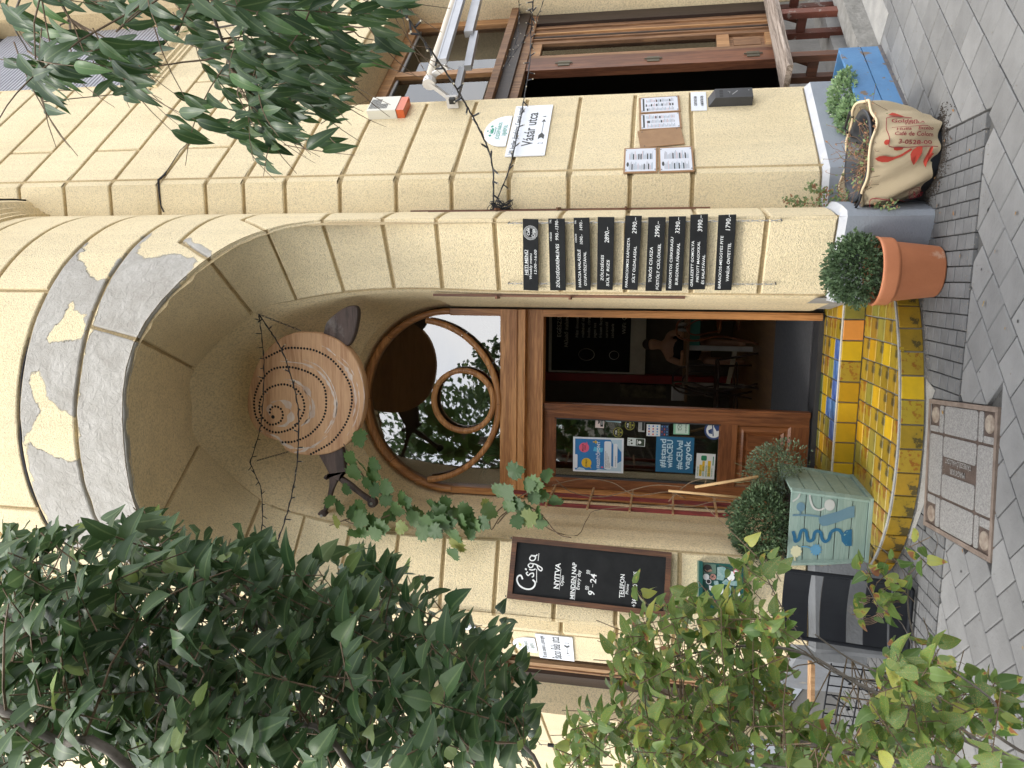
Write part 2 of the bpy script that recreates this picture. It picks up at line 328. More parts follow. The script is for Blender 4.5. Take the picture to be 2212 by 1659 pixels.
# ---------------------------------------------------------------- rendered blocks with rounded arrises on any wall surface
def densify(P, g):
    out = []
    for i in range(len(P)):
        a, b = np.array(P[i], float), np.array(P[(i + 1) % len(P)], float)
        k = max(1, int(np.ceil(np.linalg.norm(b - a) / g)))
        out += [a + (b - a) * j / k for j in range(k)]
    return out
def area2(P): return sum(P[i][0] * P[(i + 1) % len(P)][1] - P[(i + 1) % len(P)][0] * P[i][1] for i in range(len(P))) / 2
def inset(P, d, asp=1):
    n = len(P); out = []
    for i in range(n):
        p, a, b = P[i], P[i - 1], P[(i + 1) % n]
        u = np.array([(p[0] - a[0]) * asp, p[1] - a[1]]); w = np.array([(b[0] - p[0]) * asp, b[1] - p[1]])
        u /= max(np.linalg.norm(u), 1e-9); w /= max(np.linalg.norm(w), 1e-9)
        n1 = np.array([-u[1], u[0]]); n2 = np.array([-w[1], w[0]]); m = n1 + n2; L2 = m @ m
        m = m * (2 / max(L2, .7)) if L2 > 1e-6 else n1
        out.append(np.array([p[0] + m[0] * d / asp, p[1] + m[1] * d]))
    return out
def panel(poly, fn, name, mat, parent, gap=.012, bevel=.010, depth=.035, g=.12, grid=.12, asp=1, jit=.002, bare=None, extra_cuts=()):
    P = [np.array(p, float) for p in poly]
    if area2(P) < 0: P = P[::-1]
    P = inset(P, gap, asp); P = densify(P, g)
    for i in range(len(P)):
        P[i] = P[i] + np.array([mnoise.noise(V((P[i][0] * 9, P[i][1] * 9, 3))), mnoise.noise(V((P[i][0] * 9, P[i][1] * 9, 8)))]) * jit * 2
    Q1 = inset(P, bevel * .35, asp); Q = inset(P, bevel, asp)
    bm = bmesh.new(); vs = [bm.verts.new((q[0], q[1], 0)) for q in Q]; bm.faces.new(vs)
    xs = [q[0] for q in Q]; ys = [q[1] for q in Q]
    gx = grid / asp
    cuts = [('x', x) for x in np.arange(math.floor(min(xs) / gx) * gx + gx, max(xs), gx)] + [('x', x) for x in extra_cuts if min(xs) < x < max(xs)] + \
           [('y', y) for y in np.arange(math.floor(min(ys) / grid) * grid + grid, max(ys), grid)]
    for ax, v in cuts:
        bmesh.ops.bisect_plane(bm, geom=bm.verts[:] + bm.edges[:] + bm.faces[:], plane_co=(v, 0, 0) if ax == 'x' else (0, v, 0), plane_no=(1, 0, 0) if ax == 'x' else (0, 1, 0))
    bm.verts.ensure_lookup_table()
    verts = []; faces = []; idx = {}; att = []
    for v in bm.verts:
        idx[v] = len(verts); verts.append(fn(v.co.x, v.co.y, 0)); att.append(bare(v.co.x, v.co.y) if bare else 0)
    for f in bm.faces: faces.append([idx[v] for v in f.verts])
    bm.free()
    rings = []
    for ring, h in ((Q, 0), (Q1, -bevel * .3), (P, -bevel), (P, -depth)):
        b = len(verts); rings.append(b)
        for p in ring: verts.append(fn(p[0], p[1], h)); att.append(bare(p[0], p[1]) if bare else 0)
    n = len(P)
    for a, b in zip(rings, rings[1:]):
        for i in range(n): faces.append([b + i, b + (i + 1) % n, a + (i + 1) % n, a + i])
    o = mesh_ob(name, verts, faces, mat, parent, True)
    # make the facing outward
    me = o.data; f0 = me.polygons[0]; cz = V(fn(xs[0], ys[0], .1)) - V(fn(xs[0], ys[0], 0))
    if f0.normal.dot(cz) < 0: me.flip_normals()
    me.set_sharp_from_angle(angle=R(38))
    if bare:
        a = me.attributes.new('bare', 'FLOAT', 'POINT'); a.data.foreach_set('value', att)
    return o
def sheet(fn, a0, a1, b0, b1, na, nb, name, mat, parent, bare=None):
    vs = []; fs = []; att = []
    for i in range(na + 1):
        for j in range(nb + 1):
            a = a0 + (a1 - a0) * i / na; b = b0 + (b1 - b0) * j / nb
            vs.append(fn(a, b, 0)); att.append(bare(a, b) if bare else 0)
    for i in range(na):
        for j in range(nb):
            k = i * (nb + 1) + j; fs.append((k, k + nb + 1, k + nb + 2, k + 1))
    o = mesh_ob(name, vs, fs, mat, parent, True)
    if bare:
        at = o.data.attributes.new('bare', 'FLOAT', 'POINT'); at.data.foreach_set('value', att)
    return o

# ---------------------------------------------------------------- the corner building
bld = thing('corner_building', 'cream rendered corner building with a rounded rusticated bay and deep arched entrance', 'building')
CX, CY, RB = -.97, 5.05, 1.44
def cyl(s, z, h): a = s / RB; return V((CX + (RB + h) * math.sin(a), CY - (RB + h) * math.cos(a), z))
def s_of_x(x): return RB * math.asin(max(-1, min(1, (x - CX) / RB)))
COURSE = [.497, .90, 1.315, 1.73, 2.15, 2.57, 2.985, 3.40, 3.835, 4.27, 4.61, 4.925, 5.325, 5.75, 6.165, 6.58] + [7.0 + .42 * k for k in range(37)]
# arch edge curves: E on the bay, I on the inner plane (offset from centre, height), index = voussoir joint
YI = 4.72; CXI = -.955
Eoff = [(1.345, .40), (1.345, .497), (1.345, .90), (1.345, 1.315), (1.345, 1.73), (1.345, 2.15), (1.347, 2.57), (1.35, 2.96), (1.36, 3.34), (1.355, 3.76), (1.275, 4.06), (1.08, 4.30), (.60, 4.56), (0, 4.585)]
Ioff = [(.855, .40), (.855, .497), (.855, .90), (.855, 1.315), (.855, 1.73), (.855, 2.15), (.860, 2.57), (.872, 2.965), (.872, 3.31), (.845, 3.68), (.785, 4.04), (.680, 4.385), (.27, 4.87), (0, 4.91)]
NJ = len(Eoff) - 1
def interp(T, t):
    i = min(int(t), NJ - 1); f = t - i
    p = [np.array(T[max(i - 1, 0)]), np.array(T[i]), np.array(T[i + 1]), np.array(T[i + 2]) if i + 2 <= NJ else np.array((-T[NJ - 1][0], T[NJ - 1][1]))]
    if i < 7: return p[1] + (p[2] - p[1]) * f
    return .5 * ((2 * p[1]) + (p[2] - p[0]) * f + (2 * p[0] - 5 * p[1] + 4 * p[2] - p[3]) * f * f + (3 * p[1] - p[0] - 3 * p[2] + p[3]) * f ** 3)
def Ept(t):       # t in 0..2*NJ, right foot -> crown -> left foot
    m = t <= NJ; q = interp(Eoff, t if m else 2 * NJ - t); x = CX + q[0] * (1 if m else -1)
    return V((x, CY - math.sqrt(max(RB * RB - (x - CX) ** 2, 0)), q[1]))
def Ipt(t):
    m = t <= NJ; q = interp(Ioff, t if m else 2 * NJ - t)
    return V((CXI + q[0] * (1 if m else -1), YI, q[1]))
def ring0(t, w): return Ept(t) * (1 - w) + Ipt(t) * w
def ring(t, w, h):
    t = max(0.001, min(2 * NJ - .001, t))
    p = ring0(t, w); e = .02
    a = ring0(min(t + e, 2 * NJ), w) - ring0(max(t - e, 0), w); b = Ipt(t) - Ept(t)
    n = b.cross(a).normalized()
    return p + n * h
# sign check for outward ring normal (towards the street / into the opening)
if ring(3.5, .5, .1).y > ring(3.5, .5, 0).y:
    _ring = ring
    def ring(t, w, h): return _ring(t, w, -h)
# voussoir faces
for k in range(1, 2 * NJ - 1):
    if k in (NJ - 1, NJ): continue
    t0, t1 = k, k + 1
    panel([(t0, 0), (t1, 0), (t1, 1), (t0, 1)], ring, 'wall_block', m_stp if 8 < k < 2 * NJ - 9 else m_st, bld, asp=1, g=.10, grid=.2, gap=.018 if k > 8 and k < 2 * NJ - 9 else .026, bevel=.02, bare=(lambda a, b: .0) )
panel([(NJ - 1, 0), (NJ + 1, 0), (NJ + 1, 1), (NJ - 1, 1)], ring, 'wall_block', m_sts, bld, g=.08, grid=.1, gap=.014, bevel=.012, jit=.004)
sheet(lambda a, b, h: ring(a, b, -.020), 0, 2 * NJ, -.0, 1.0, 110, 6, 'joint_bed', m_joint, bld)

# grey bare mortar on the crown of the bay, traced in (arc length, height)
def S(p): 
    d = ray(*p); A = d.x ** 2 + d.y ** 2; B = -2 * (d.x * CX + d.y * CY); C = CX ** 2 + CY ** 2 - RB ** 2; D = B * B - 4 * A * C
    t = (-B - math.sqrt(max(D, 0))) / 2 / A; q = CAM + d * t
    return (RB * math.asin(max(-1, min(1, (q.x - CX) / RB))), q.z)
greyP = [[c1(*q) for q in [(400, 1640), (520, 1560), (545, 1490), (430, 1570), (380, 1659)]] + [c4(*q) for q in [(260, 200), (160, 560), (105, 900), (130, 1100), (150, 1140), (250, 1000), (190, 800), (215, 690), (270, 740), (290, 850), (330, 940), (480, 1010), (500, 1290), (330, 1265), (150, 1150), (230, 1480), (300, 1659)]] + [c7(*q) for q in [(340, 200), (430, 290), (520, 280), (600, 230), (660, 180)]] + [c4(*q) for q in [(600, 1600), (520, 1300), (490, 1000), (500, 750), (560, 430), (690, 130), (580, 190), (545, 110), (470, 20)]],
         [c1(*q) for q in [(720, 1640), (940, 1445), (930, 1480), (850, 1550), (900, 1610), (1090, 1580), (1240, 1630)]] + [c4(*q) for q in [(1240, 60), (1100, 190), (960, 370), (890, 520), (845, 700), (820, 900), (840, 1100), (870, 1350), (950, 1640)]] + [c7(*q) for q in [(1120, 350), (900, 440), (830, 430), (700, 280), (570, 0)]] + [c4(*q) for q in [(620, 1659), (520, 1290), (490, 1000), (510, 700), (600, 380), (700, 130)]],
         [c1(*q) for q in [(1120, 1490), (1200, 1480), (1310, 1570), (1320, 1600), (1260, 1590)]],
         [c1(*q) for q in [(1560, 1370), (1640, 1375), (1700, 1420), (1640, 1410)]]]
greyP = [[S(q) for q in P] for P in greyP]
creamP = [[c4(*q) for q in [(450, 285), (490, 370), (540, 440), (530, 520), (430, 555), (290, 550), (285, 500), (380, 400)]]]
creamP = [[S(q) for q in P] for P in creamP]
def inpoly(P, x, y):
    c = False; n = len(P); dmin = 1e9
    for i in range(n):
        x1, y1 = P[i]; x2, y2 = P[(i + 1) % n]
        if (y1 > y) != (y2 > y) and x < (x2 - x1) * (y - y1) / (y2 - y1) + x1: c = not c
        ux, uy = x2 - x1, y2 - y1; L2 = ux * ux + uy * uy or 1e-9; t = max(0, min(1, ((x - x1) * ux + (y - y1) * uy) / L2))
        dmin = min(dmin, math.hypot(x - x1 - ux * t, y - y1 - uy * t))
    return dmin if c else -dmin
def bareness(s, z):
    v = max(inpoly(P, s, z) for P in greyP); v = min(v, min(-inpoly(P, s, z) for P in creamP))
    return max(0, min(1, .5 + v * 8)) if v > -.05 else 0
SE = RB * math.pi / 2      # silhouette of the bay
def Es(t): p = Ept(t); return (s_of_x(p.x), p.z)
def erange(a, b, k=10): return [Es(a + (b - a) * i / k) for i in range(k + 1)]
# courses above the arch
rnd = random.Random(3)
for i in range(11, len(COURSE) - 1):
    z0, z1 = COURSE[i], COURSE[i + 1]
    js = {11: [-SE, -1.3, -.05, SE], 12: [-SE, -.5, .95, SE], 13: [-SE, -1.0, .35, SE], 14: [-SE, -.4, 1.1, SE]}.get(i, [-SE, -.9 + .5 * (i % 2), .6 + .4 * (i % 2), SE])
    if i == 11: js = [-SE, SE]
    for a, b in zip(js, js[1:]):
        br = bareness if i in (11,) else None
        panel([(a, z0), (b, z0), (b, z1), (a, z1)], cyl, 'wall_block', m_stp if br else m_st, bld, g=.08, grid=.05 if br else .12, bare=br, jit=.004 if br else .002)
# voussoir fronts between the arch edge and the course at 4.925
t1j, t2j = NJ - 1, NJ + 1
zB = COURSE[11]; zC = COURSE[10]; zD = 4.36
sj1 = .70; sj2 = 1.42; sj3 = 1.80
crown = [(-sj1, zB)] + erange(t2j, t1j, 16) + [(sj1, zB)]
for sg in (1, -1):
    f = (lambda P: [(sg * x, z) for x, z in P])
    A = [Es(NJ - 2 + (1) * k / 8) for k in range(9)]         # joint2 -> joint1 along E
    A = [(abs(x), z) for x, z in A]
    panel(f(A + [(sj1, zB), (SE, zB), (SE, zC), (sj2, zC)]), cyl, 'wall_block', m_stp, bld, g=.05, grid=.05, bare=lambda s, z: bareness(s, z))
    B = [(abs(x), z) for x, z in [Es(NJ - 3 + k / 6) for k in range(7)]]
    panel(f(B + [(sj2, zC), (SE, zC), (SE, zD), (sj3, zD)]), cyl, 'wall_block', m_stp, bld, g=.05, grid=.06, bare=lambda s, z: bareness(s, z))
    Cc = [(abs(x), z) for x, z in [Es(NJ - 4 + k / 6) for k in range(7)]]
    panel(f(Cc + [(sj3, zD), (SE, zD), (SE, 3.86)]), cyl, 'wall_block', m_st, bld, g=.05, grid=.1)
    for k in range(0, NJ - 4):
        (xa, za), (xb, zb) = [(abs(x), z) for x, z in (Es(k), Es(k + 1))]
        if k < 1: continue
        panel(f([(xa, za), (SE, za), (SE, zb if k != NJ - 5 else 3.86), (xb, zb)]), cyl, 'wall_block', m_st, bld, g=.1, grid=.12, bare=None)
panel(crown, cyl, 'wall_block', m_stp, bld, g=.03, grid=.04, bare=bareness, jit=.006, gap=.010)
# joint bed of the bay, kept clear of the arch opening
def bedfn(s, z, h): return cyl(s, z, -.021)
vs = []; fs = []
mb = MB()
for i in range(90):
    sa, sb = -SE + 2 * SE * i / 90, -SE + 2 * SE * (i + 1) / 90
    def low(s):
        x = abs(RB * math.sin(s / RB)); best = .4
        if x > 1.34: return .4
        for k in range(40):
            t = 8.6 + (NJ - 8.6) * k / 39; q = interp(Eoff, t)
            if q[0] >= x: best = q[1] + .004
        return max(best, 3.6)
    la, lb = low(sa), low(sb)
    mb.add([bedfn(sa, la, 0), bedfn(sb, lb, 0), bedfn(sb, 22.3, 0), bedfn(sa, 22.3, 0)], [(0, 1, 2, 3)])
mb.build('joint_bed', m_joint, bld)

# niche: plastered shell from the inner arch edge back to the window frame
YD = 5.70; DCX = -1.015; WR = .775; WZ = 3.165
def Jpt(t, y, r, zoff=0, xr=None):
    # door / window outline: jambs up to WZ, then a half circle
    m = t <= NJ; tt = t if m else 2 * NJ - t; sg = 1 if m else -1
    xr = xr or r
    tz = 7.5
    if tt < tz: z = .40 + (WZ - .40) * tt / tz; return V((DCX + sg * xr, y, z))
    a = (tt - tz) / (NJ - tz) * math.pi / 2
    return V((DCX + sg * r * math.cos(a), y, WZ + r * math.sin(a)))
def Iz(t):       # inner arch with matching parameter
    return Ipt(t)
def niche(t, w, h):
    a, b = (ring(t, .95, -.021) if w < .01 else Ipt(t)), Jpt(t, 5.52, .84, xr=.80)
    if min(t, 2 * NJ - t) < 7.5:
        # both edges at the same height on the jambs
        bz = b.z; 
        tt = min(t, 2 * NJ - t)
        b.z = a.z * (1 - w) + b.z * w if False else b.z
    p = a.lerp(b, w)
    bul = math.sin(math.pi * w) * .05
    tt = min(t, 2 * NJ - t)
    if tt > 7.5: p.z += bul * (tt - 7.5) / (NJ - 7.5); 
    return p
sheet(niche, 0, 2 * NJ, 0, 1, 130, 12, 'niche_wall', m_sts, bld)
def reveal(t, w, h): return Jpt(t, 5.52, .84, xr=.80).lerp(Jpt(t, 5.74, WR + .012), w)
sheet(reveal, 0, 2 * NJ, 0, 1, 130, 2, 'window_reveal', m_sts, bld)

# plinth of the piers (blue grey, slightly proud, chamfered top)
for sg in (1, -1):
    e0, i0 = (Ept(1), Ipt(1)) if sg == 1 else (Ept(2 * NJ - 1), Ipt(2 * NJ - 1))
    e = V((e0.x, e0.y, 0)); i_ = V((i0.x, i0.y, 0)); dn = (i_ - e).normalized(); nrm = V((dn.y, -dn.x, 0)) * 1
    if nrm.y > 0: nrm = -nrm
    def foot(off):
        pts = []
        if sg == 1: pts.append(V((CX + RB + off, 5.10, 0)))
        else: pts.append(V((CX - RB - off, 5.10, 0)))
        for k in range(4):
            s_ = (SE + (abs(s_of_x(e0.x)) - SE) * (k + 1) / 4) * sg
            q = cyl(s_, 0, off); q.z = 0; pts.append(q)
        pts.append(e + nrm * off + V((sg * off * .3, 0, 0))); pts.append(i_ + nrm * off - V((sg * off * .5, 0, 0)))
        pts.append(V((i_.x - sg * off * .6, 5.0, 0)))
        return pts
    mb = MB(); A = foot(.035); B = foot(.035); C = foot(-.004); n = len(A)
    lv = [(A, -.05), (A, .44), (B, .465), (C, .50)]
    for P, z in lv: mb.v += [V((p.x, p.y, z)) for p in P]
    for a in range(3):
        for k in range(n - 1): mb.f.append((a * n + k, a * n + k + 1, (a + 1) * n + k + 1, (a + 1) * n + k)); mb.m.append(1 if a == 2 else 0)
    mb.f.append(tuple(3 * n + k for k in range(n))); mb.m.append(1)
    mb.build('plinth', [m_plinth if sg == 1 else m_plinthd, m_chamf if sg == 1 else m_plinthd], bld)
# bare mortar patch low on the right jamb
mb = MB(); a = Ipt(1); 
mb.add([V((a.x - .004, YI - .002, .30)), V((a.x - .10, 5.45, .30)), V((a.x - .10, 5.45, .52)), V((a.x - .004, YI - .002, .56))], [(0, 1, 2, 3)])
mb.build('mortar_patch', m_bare, bld)

# wings -------------------------------------------------------------------------------------
HR, HL = R(42.3), R(45.5)
CRp, CLp = V((.705, 5.04, 0)), V((-2.645, 5.04, 0))
tR, nR = V((math.sin(HR), math.cos(HR), 0)), V((math.cos(HR), -math.sin(HR), 0))
tL, nL = V((-math.sin(HL), math.cos(HL), 0)), V((-math.cos(HL), -math.sin(HL), 0))
def onR(p, off=0): return onP(p, CRp + nR * off, nR)
def onL(p, off=0): return onP(p, CLp + nL * off, nL)
def wing(side):
    Pc, t, n, xi = (CRp, tR, nR, CX + RB) if side == 'R' else (CLp, tL, nL, CX - RB)
    sg = 1 if side == 'R' else -1
    def fn(s, z, h):
        if s < 0:
            return V((Pc.x + s * sg, Pc.y + h * -1, z)) if s < -.001 else V((Pc.x, Pc.y, z)) + (n + V((0, -1, 0))) * (h / (1 + n.dot(V((0, -1, 0)))))
        if s == 0: return V((Pc.x, Pc.y, z)) + (n + V((0, -1, 0))) * (h / (1 + n.dot(V((0, -1, 0)))))
        q = Pc + t * s + n * h; q.z = z; return q
    return fn
for side in 'RL':
    fn = wing(side); w0 = -.255; pier = 1.075 if side == 'R' else .715; o1 = 3.33 if side == 'R' else 2.74
    HEAD = 4.17; U0 = 1.60 if side == 'R' else .95; UZ = 6.25
    Pc, t, n = (CRp, tR, nR) if side == 'R' else (CLp, tL, nL)
    for i in range(0, len(COURSE) - 1):
        z0, z1 = COURSE[i], COURSE[i + 1]
        if i == 0: z1 = COURSE[2]
        if i == 1: continue
        if z0 < HEAD - .05 and z1 < HEAD + .15:
            segs = [(w0, pier), (o1, o1 + 1.5), (o1 + 1.5, o1 + 3.6), (o1 + 3.6, o1 + 17)]
        elif z0 < UZ - .1:
            segs = [(w0, .5 if i % 2 else 1.6), (.5 if i % 2 else 1.6, 2.7 if i % 2 else 3.4), (2.7 if i % 2 else 3.4, o1 + 3.6), (o1 + 3.6, o1 + 17)]
            if z0 < 4.5: segs = [(w0, 1.5), (1.5, 3.0), (3.0, o1 + 3.6), (o1 + 3.6, o1 + 17)]
        else: segs = [(w0, .5 if i % 2 else U0)] + ([(.5, U0)] if i % 2 else []) + [(U0 + 2.6, o1 + 17)]
        for a, b in segs:
            if side == 'R' and i == 14 and a < 0: pass
            panel([(a, z0), (b, z0), (b, z1), (a, z1)] if z0 >= HEAD - .2 or z1 <= HEAD else [(a, z0), (b, z0), (b, z1), (a, z1)], fn, 'wall_block', m_st, bld, g=.25, grid=.6, extra_cuts=(-.0005, 0.0005), bare=None)
    # solid wall body behind the blocks: joints show its face 25 mm back
    mb = MB(); D = .021; T = .5
    def slab(s0, s1, z0, z1, d0=D, d1=T):
        mb.box(Pc + t * (s0 + s1) / 2 - n * (d0 + d1) / 2 + V((0, 0, (z0 + z1) / 2)), t * (s1 - s0) / 2, n * (d1 - d0) / 2, V((0, 0, (z1 - z0) / 2)))
    slab(.03, pier - .012, 0, 22.3); slab(o1 + .012, o1 + 17, 0, 22.3); slab(pier - .012, U0 - .01, HEAD + .012, 22.3); slab(U0 - .01, o1 + .012, HEAD + .012, UZ); slab(U0 - .01, o1 + .012, 9.3, 22.3)
    sx = -1 if side == 'R' else 1
    mb.aab(min(Pc.x + sx * .27, Pc.x + .0), max(Pc.x + sx * .27, Pc.x), Pc.y + .026, Pc.y + .42, 0, 22.3)
    mb.box(Pc + V((0, .17, 11.15)), V((.05, 0, 0)), V((0, .13, 0)), V((0, 0, 11.15)))
    mb.build('wall_core', m_joint, bld)
    # smooth reveals of the big opening
    D2 = .36
    for s_, q in ((pier, 1), (o1, -1)):
        mb = MB(); mb.box(Pc + t * (s_ - q * .012) - n * (D2 / 2 + .004) + V((0, 0, HEAD / 2)), t * .014, n * (D2 / 2), V((0, 0, HEAD / 2 - .002))); mb.build('opening_reveal', m_sts, bld)
    mb = MB(); mb.box(Pc + t * (pier + o1) / 2 - n * (D2 / 2 + .004) + V((0, 0, HEAD + .006)), t * (o1 - pier) / 2, n * (D2 / 2), V((0, 0, .014)))
    mb.build('opening_reveal', m_sts, bld)
    # plinth of the wing
    mb = MB(); fs = []
    offs = [(.035, -.05), (.035, .44), (.035, .465), (-.004, .50)]
    ss = [-.25, -.0005, .0005, pier - .01 if side == 'R' else pier]
    for off, z in offs:
        for s_ in ss: mb.v.append(fn(s_, z, off))
        q = Pc + t * (ss[-1] + off * .6) - n * .3; q.z = z; mb.v.append(q)
    k = 5
    for a in range(3):
        for j in range(k - 1): mb.f.append((a * k + j, a * k + j + 1, (a + 1) * k + j + 1, (a + 1) * k + j)); mb.m.append(1 if a == 2 else 0)
    mb.f.append(tuple(3 * k + j for j in range(k))); mb.m.append(1)
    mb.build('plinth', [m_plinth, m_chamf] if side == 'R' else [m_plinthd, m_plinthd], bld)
    mb = MB(); mb.box(Pc + t * (o1 + 1.8) + n * .005 + V((0, 0, .23)), t * 1.8, n * .03, V((0, 0, .24))); mb.build('plinth', m_plinth, bld)
    # upper window: moulded sill with metal flashing, roller shutter
    uw = bpy.data.objects.new('upper_window', None); col.objects.link(uw); uw.parent = bld
    L0 = 2.6
    prof = [(0, -.16), (.02, -.15), (.02, -.125), (.035, -.115), (.035, -.09), (.06, -.075), (.06, -.05), (.10, -.02), (.11, 0), (.11, .015), (-.1, .03)]
    mb = MB()
    for s_ in (U0 - .07, U0 + L0 + .07):
        for d, z in prof: q = Pc + t * s_ + n * d; q.z = UZ + .01 + z; mb.v.append(q)
    k = len(prof)
    for j in range(k - 1): mb.f.append((j, j + 1, k + j + 1, k + j)); mb.m.append(0)
    mb.f.append(tuple(range(k))); mb.f.append(tuple(range(k, 2 * k))[::-1]); mb.m += [0, 0]
    mb.build('sill', m_wpale if False else m_sts, uw)
    mb = MB(); mb.box(Pc + t * (U0 + L0 / 2) + n * .01 + V((0, 0, UZ + .048)), t * (L0 / 2 + .08), n * .125, V((0, 0, .006))); mb.build('sill_flashing', m_black, uw)
    for k in range(60):
        pass
    mb = MB(); nsl = 62
    for k in range(nsl):
        z = UZ + .09 + k * .045
        b = len(mb.v)
        for s_ in (U0, U0 + L0):
            for d, zz in ((-.22, 0), (-.205, .012), (-.205, .030), (-.22, .042)):
                q = Pc + t * s_ + n * d; q.z = z + zz; mb.v.append(q)
        for j in range(3): mb.f.append((b + j, b + 4 + j, b + 5 + j, b + j + 1)); mb.m.append(0)
        mb.f.append((b + 3, b + 7, b + 7, b + 3)[:2] + (b + 7,)) if False else None
    tag(mb.build('shutter_slats', pm('grey_shutter_slat_' + side.lower(), (.42, .42, .46), (.34, .34, .38), rough=.5, bump=0), uw), kind='stuff')
    mb = MB(); mb.box(Pc + t * (U0 + L0 / 2) - n * .24 + V((0, 0, UZ + 1.5)), t * L0 / 2, n * .012, V((0, 0, 1.5))); mb.build('shutter_backing', m_dkmetal, uw)
    for s_ in (U0 - .004, U0 + L0 + .004): mb = MB(); mb.box(Pc + t * s_ - n * .13 + V((0, 0, UZ + 1.5)), t * .006, n * .13, V((0, 0, 1.5))); mb.build('window_reveal', m_sts, uw)
# black crack that crosses the strip beside the bay
mb = MB(); pts = [c1(1200, 860), c1(1120, 935), c1(1040, 1060), c1(1025, 1085)]
P = [onR(q, .002) for q in pts] + [onP(c1(*q), CRp + V((0, -.004, 0)), V((0, 1, 0))) for q in [(985, 1120), (990, 1200), (1000, 1280), (1018, 1318)]]
mb.tube(P, [.002, .002, .003, .008, .009, .007, .005, .006], 5)
tag(mb.build('wall_crack', flat('crack_shadow', (.02, .02, .025), .9), bld))

# moulded sill that runs round the bay under its upper window
prof = [(-.02, -.20), (.02, -.19), (.02, -.155), (.04, -.145), (.04, -.11), (.07, -.095), (.07, -.06), (.115, -.03), (.125, 0), (.125, .015)]
sE = S(c1(205, 1340)); na_ = 40; vs = []; fs = []
for i in range(na_ + 1):
    a = -SE * .95 + (sE[0] + SE * .95) * i / na_
    for d, z in prof: vs.append(cyl(a, sE[1] + .16 + z, d))
k = len(prof)
for i in range(na_):
    for j in range(k - 1): fs.append((i * k + j, (i + 1) * k + j, (i + 1) * k + j + 1, i * k + j + 1))
fs += [tuple(range(k)), tuple(na_ * k + j for j in range(k))[::-1]]
mesh_ob('sill', vs, fs, m_sts, bld)
mb = MB()
for i in range(na_):
    a, b_ = [-SE * .95 + (sE[0] + SE * .95) * q_ / na_ for q_ in (i, i + 1)]; z = sE[1] + .175
    P = [cyl(a, z, -.02), cyl(a, z, .14), cyl(b_, z, .14), cyl(b_, z, -.02)]; mb.add(P + [p + V((0, 0, .012)) for p in P], [(0, 1, 2, 3), (7, 6, 5, 4), (1, 5, 6, 2)] + ([(2, 6, 7, 3)] if i == na_ - 1 else []))
mb.build('sill_flashing', m_black, bld)
# dark irregular gap where the mortar has parted from the course above
mb = MB(); ss = np.linspace(-1.25, .62, 60); pts = [cyl(a, 5.325 + .008 * mnoise.noise(V((a * 5, 0, 2))), -.010) for a in ss]
mb.tube(pts, [max(.002, .014 * (.55 + .9 * mnoise.noise(V((a * 3.1, 4, 1)))) * math.sin(math.pi * (i + 1) / 62)) for i, a in enumerate(ss)], 6); mb.build('parting_gap', bpy.data.materials['crack_shadow'], bld)

# ---------------------------------------------------------------- arched window over the door
win = bpy.data.objects.new('arched_window', None); col.objects.link(win); win.parent = bld
def arcring(c, r0, r1, y0, y1, a0, a1, n):
    mb = MB(); full = abs(a1 - a0 - 2 * math.pi) < 1e-6; q = n if full else n + 1
    for i in range(q):
        a = a0 + (a1 - a0) * i / n
        for r_, y_ in ((r0, y0), (r0, y1), ((r0 + r1) / 2, y1 - .006), (r1, y1), (r1, y0)): mb.v.append(V((c[0] + r_ * math.cos(a), y_, c[1] + r_ * math.sin(a))))
    for i in range(n):
        j = (i + 1) % q
        for k in range(4): mb.f.append((i * 5 + k, j * 5 + k, j * 5 + k + 1, i * 5 + k + 1)); mb.m.append(0)
    return mb
Wb = 2.66   # sill rail bottom
fy1, fy0 = 5.62, 5.72
segn = 4
for k in range(segn):
    arcring((DCX, WZ), WR - .048, WR, fy0, fy1, math.pi * k / segn + .003, math.pi * (k + 1) / segn - .003, 14).build('frame', m_wx if k in (1, 2) else m_wz, win, True)
for sg in (1, -1):
    mb = MB(); mb.aab(*sorted((DCX + sg * WR, DCX + sg * (WR - .055))), fy1 + .001, fy0, Wb + .07, WZ); mb.build('frame', m_wz, win)
mb = MB(); mb.aab(DCX - WR, DCX + WR, fy1 - .006, fy0, Wb - .03, Wb + .085); mb.build('frame', m_wx, win)
mb = MB(); mb.aab(DCX - WR, DCX + WR, fy1 - .035, fy1 + .02, Wb - .055, Wb - .03); mb.build('sill', m_wx, win)
# two rings touching at the bottom
bz = Wb + .085
r1 = .70; cz1 = bz + r1 - .01
for k in range(6):
    arcring((DCX - .0, cz1), r1 - .046, r1, fy1 + .02, fy1 - .012, -math.pi / 2 + math.pi * k / 3 + .003 if False else -math.pi * .97 + math.pi * .94 * k / 6 + .002, -math.pi * .97 + math.pi * .94 * (k + 1) / 6 - .002, 8).build('glazing_ring', m_wx, win, True)
for k in range(6):
    arcring((DCX + .015, bz + .036 + .275), .275 - .043, .275, fy1 + .02, fy1 - .014, 2 * math.pi * k / 6 + .004, 2 * math.pi * (k + 1) / 6 - .004, 8).build('glazing_ring', m_wx, win, True)
mb = MB(); pts = [V((DCX + (WR - .045) * math.cos(a), 5.675, WZ + (WR - .045) * math.sin(a))) for a in np.linspace(0, math.pi, 40)] + [V((DCX - WR + .05, 5.675, bz - .01)), V((DCX + WR - .05, 5.675, bz - .01))]
mb.add(pts, [tuple(range(len(pts)))]); mb.build('pane', m_glass, win)

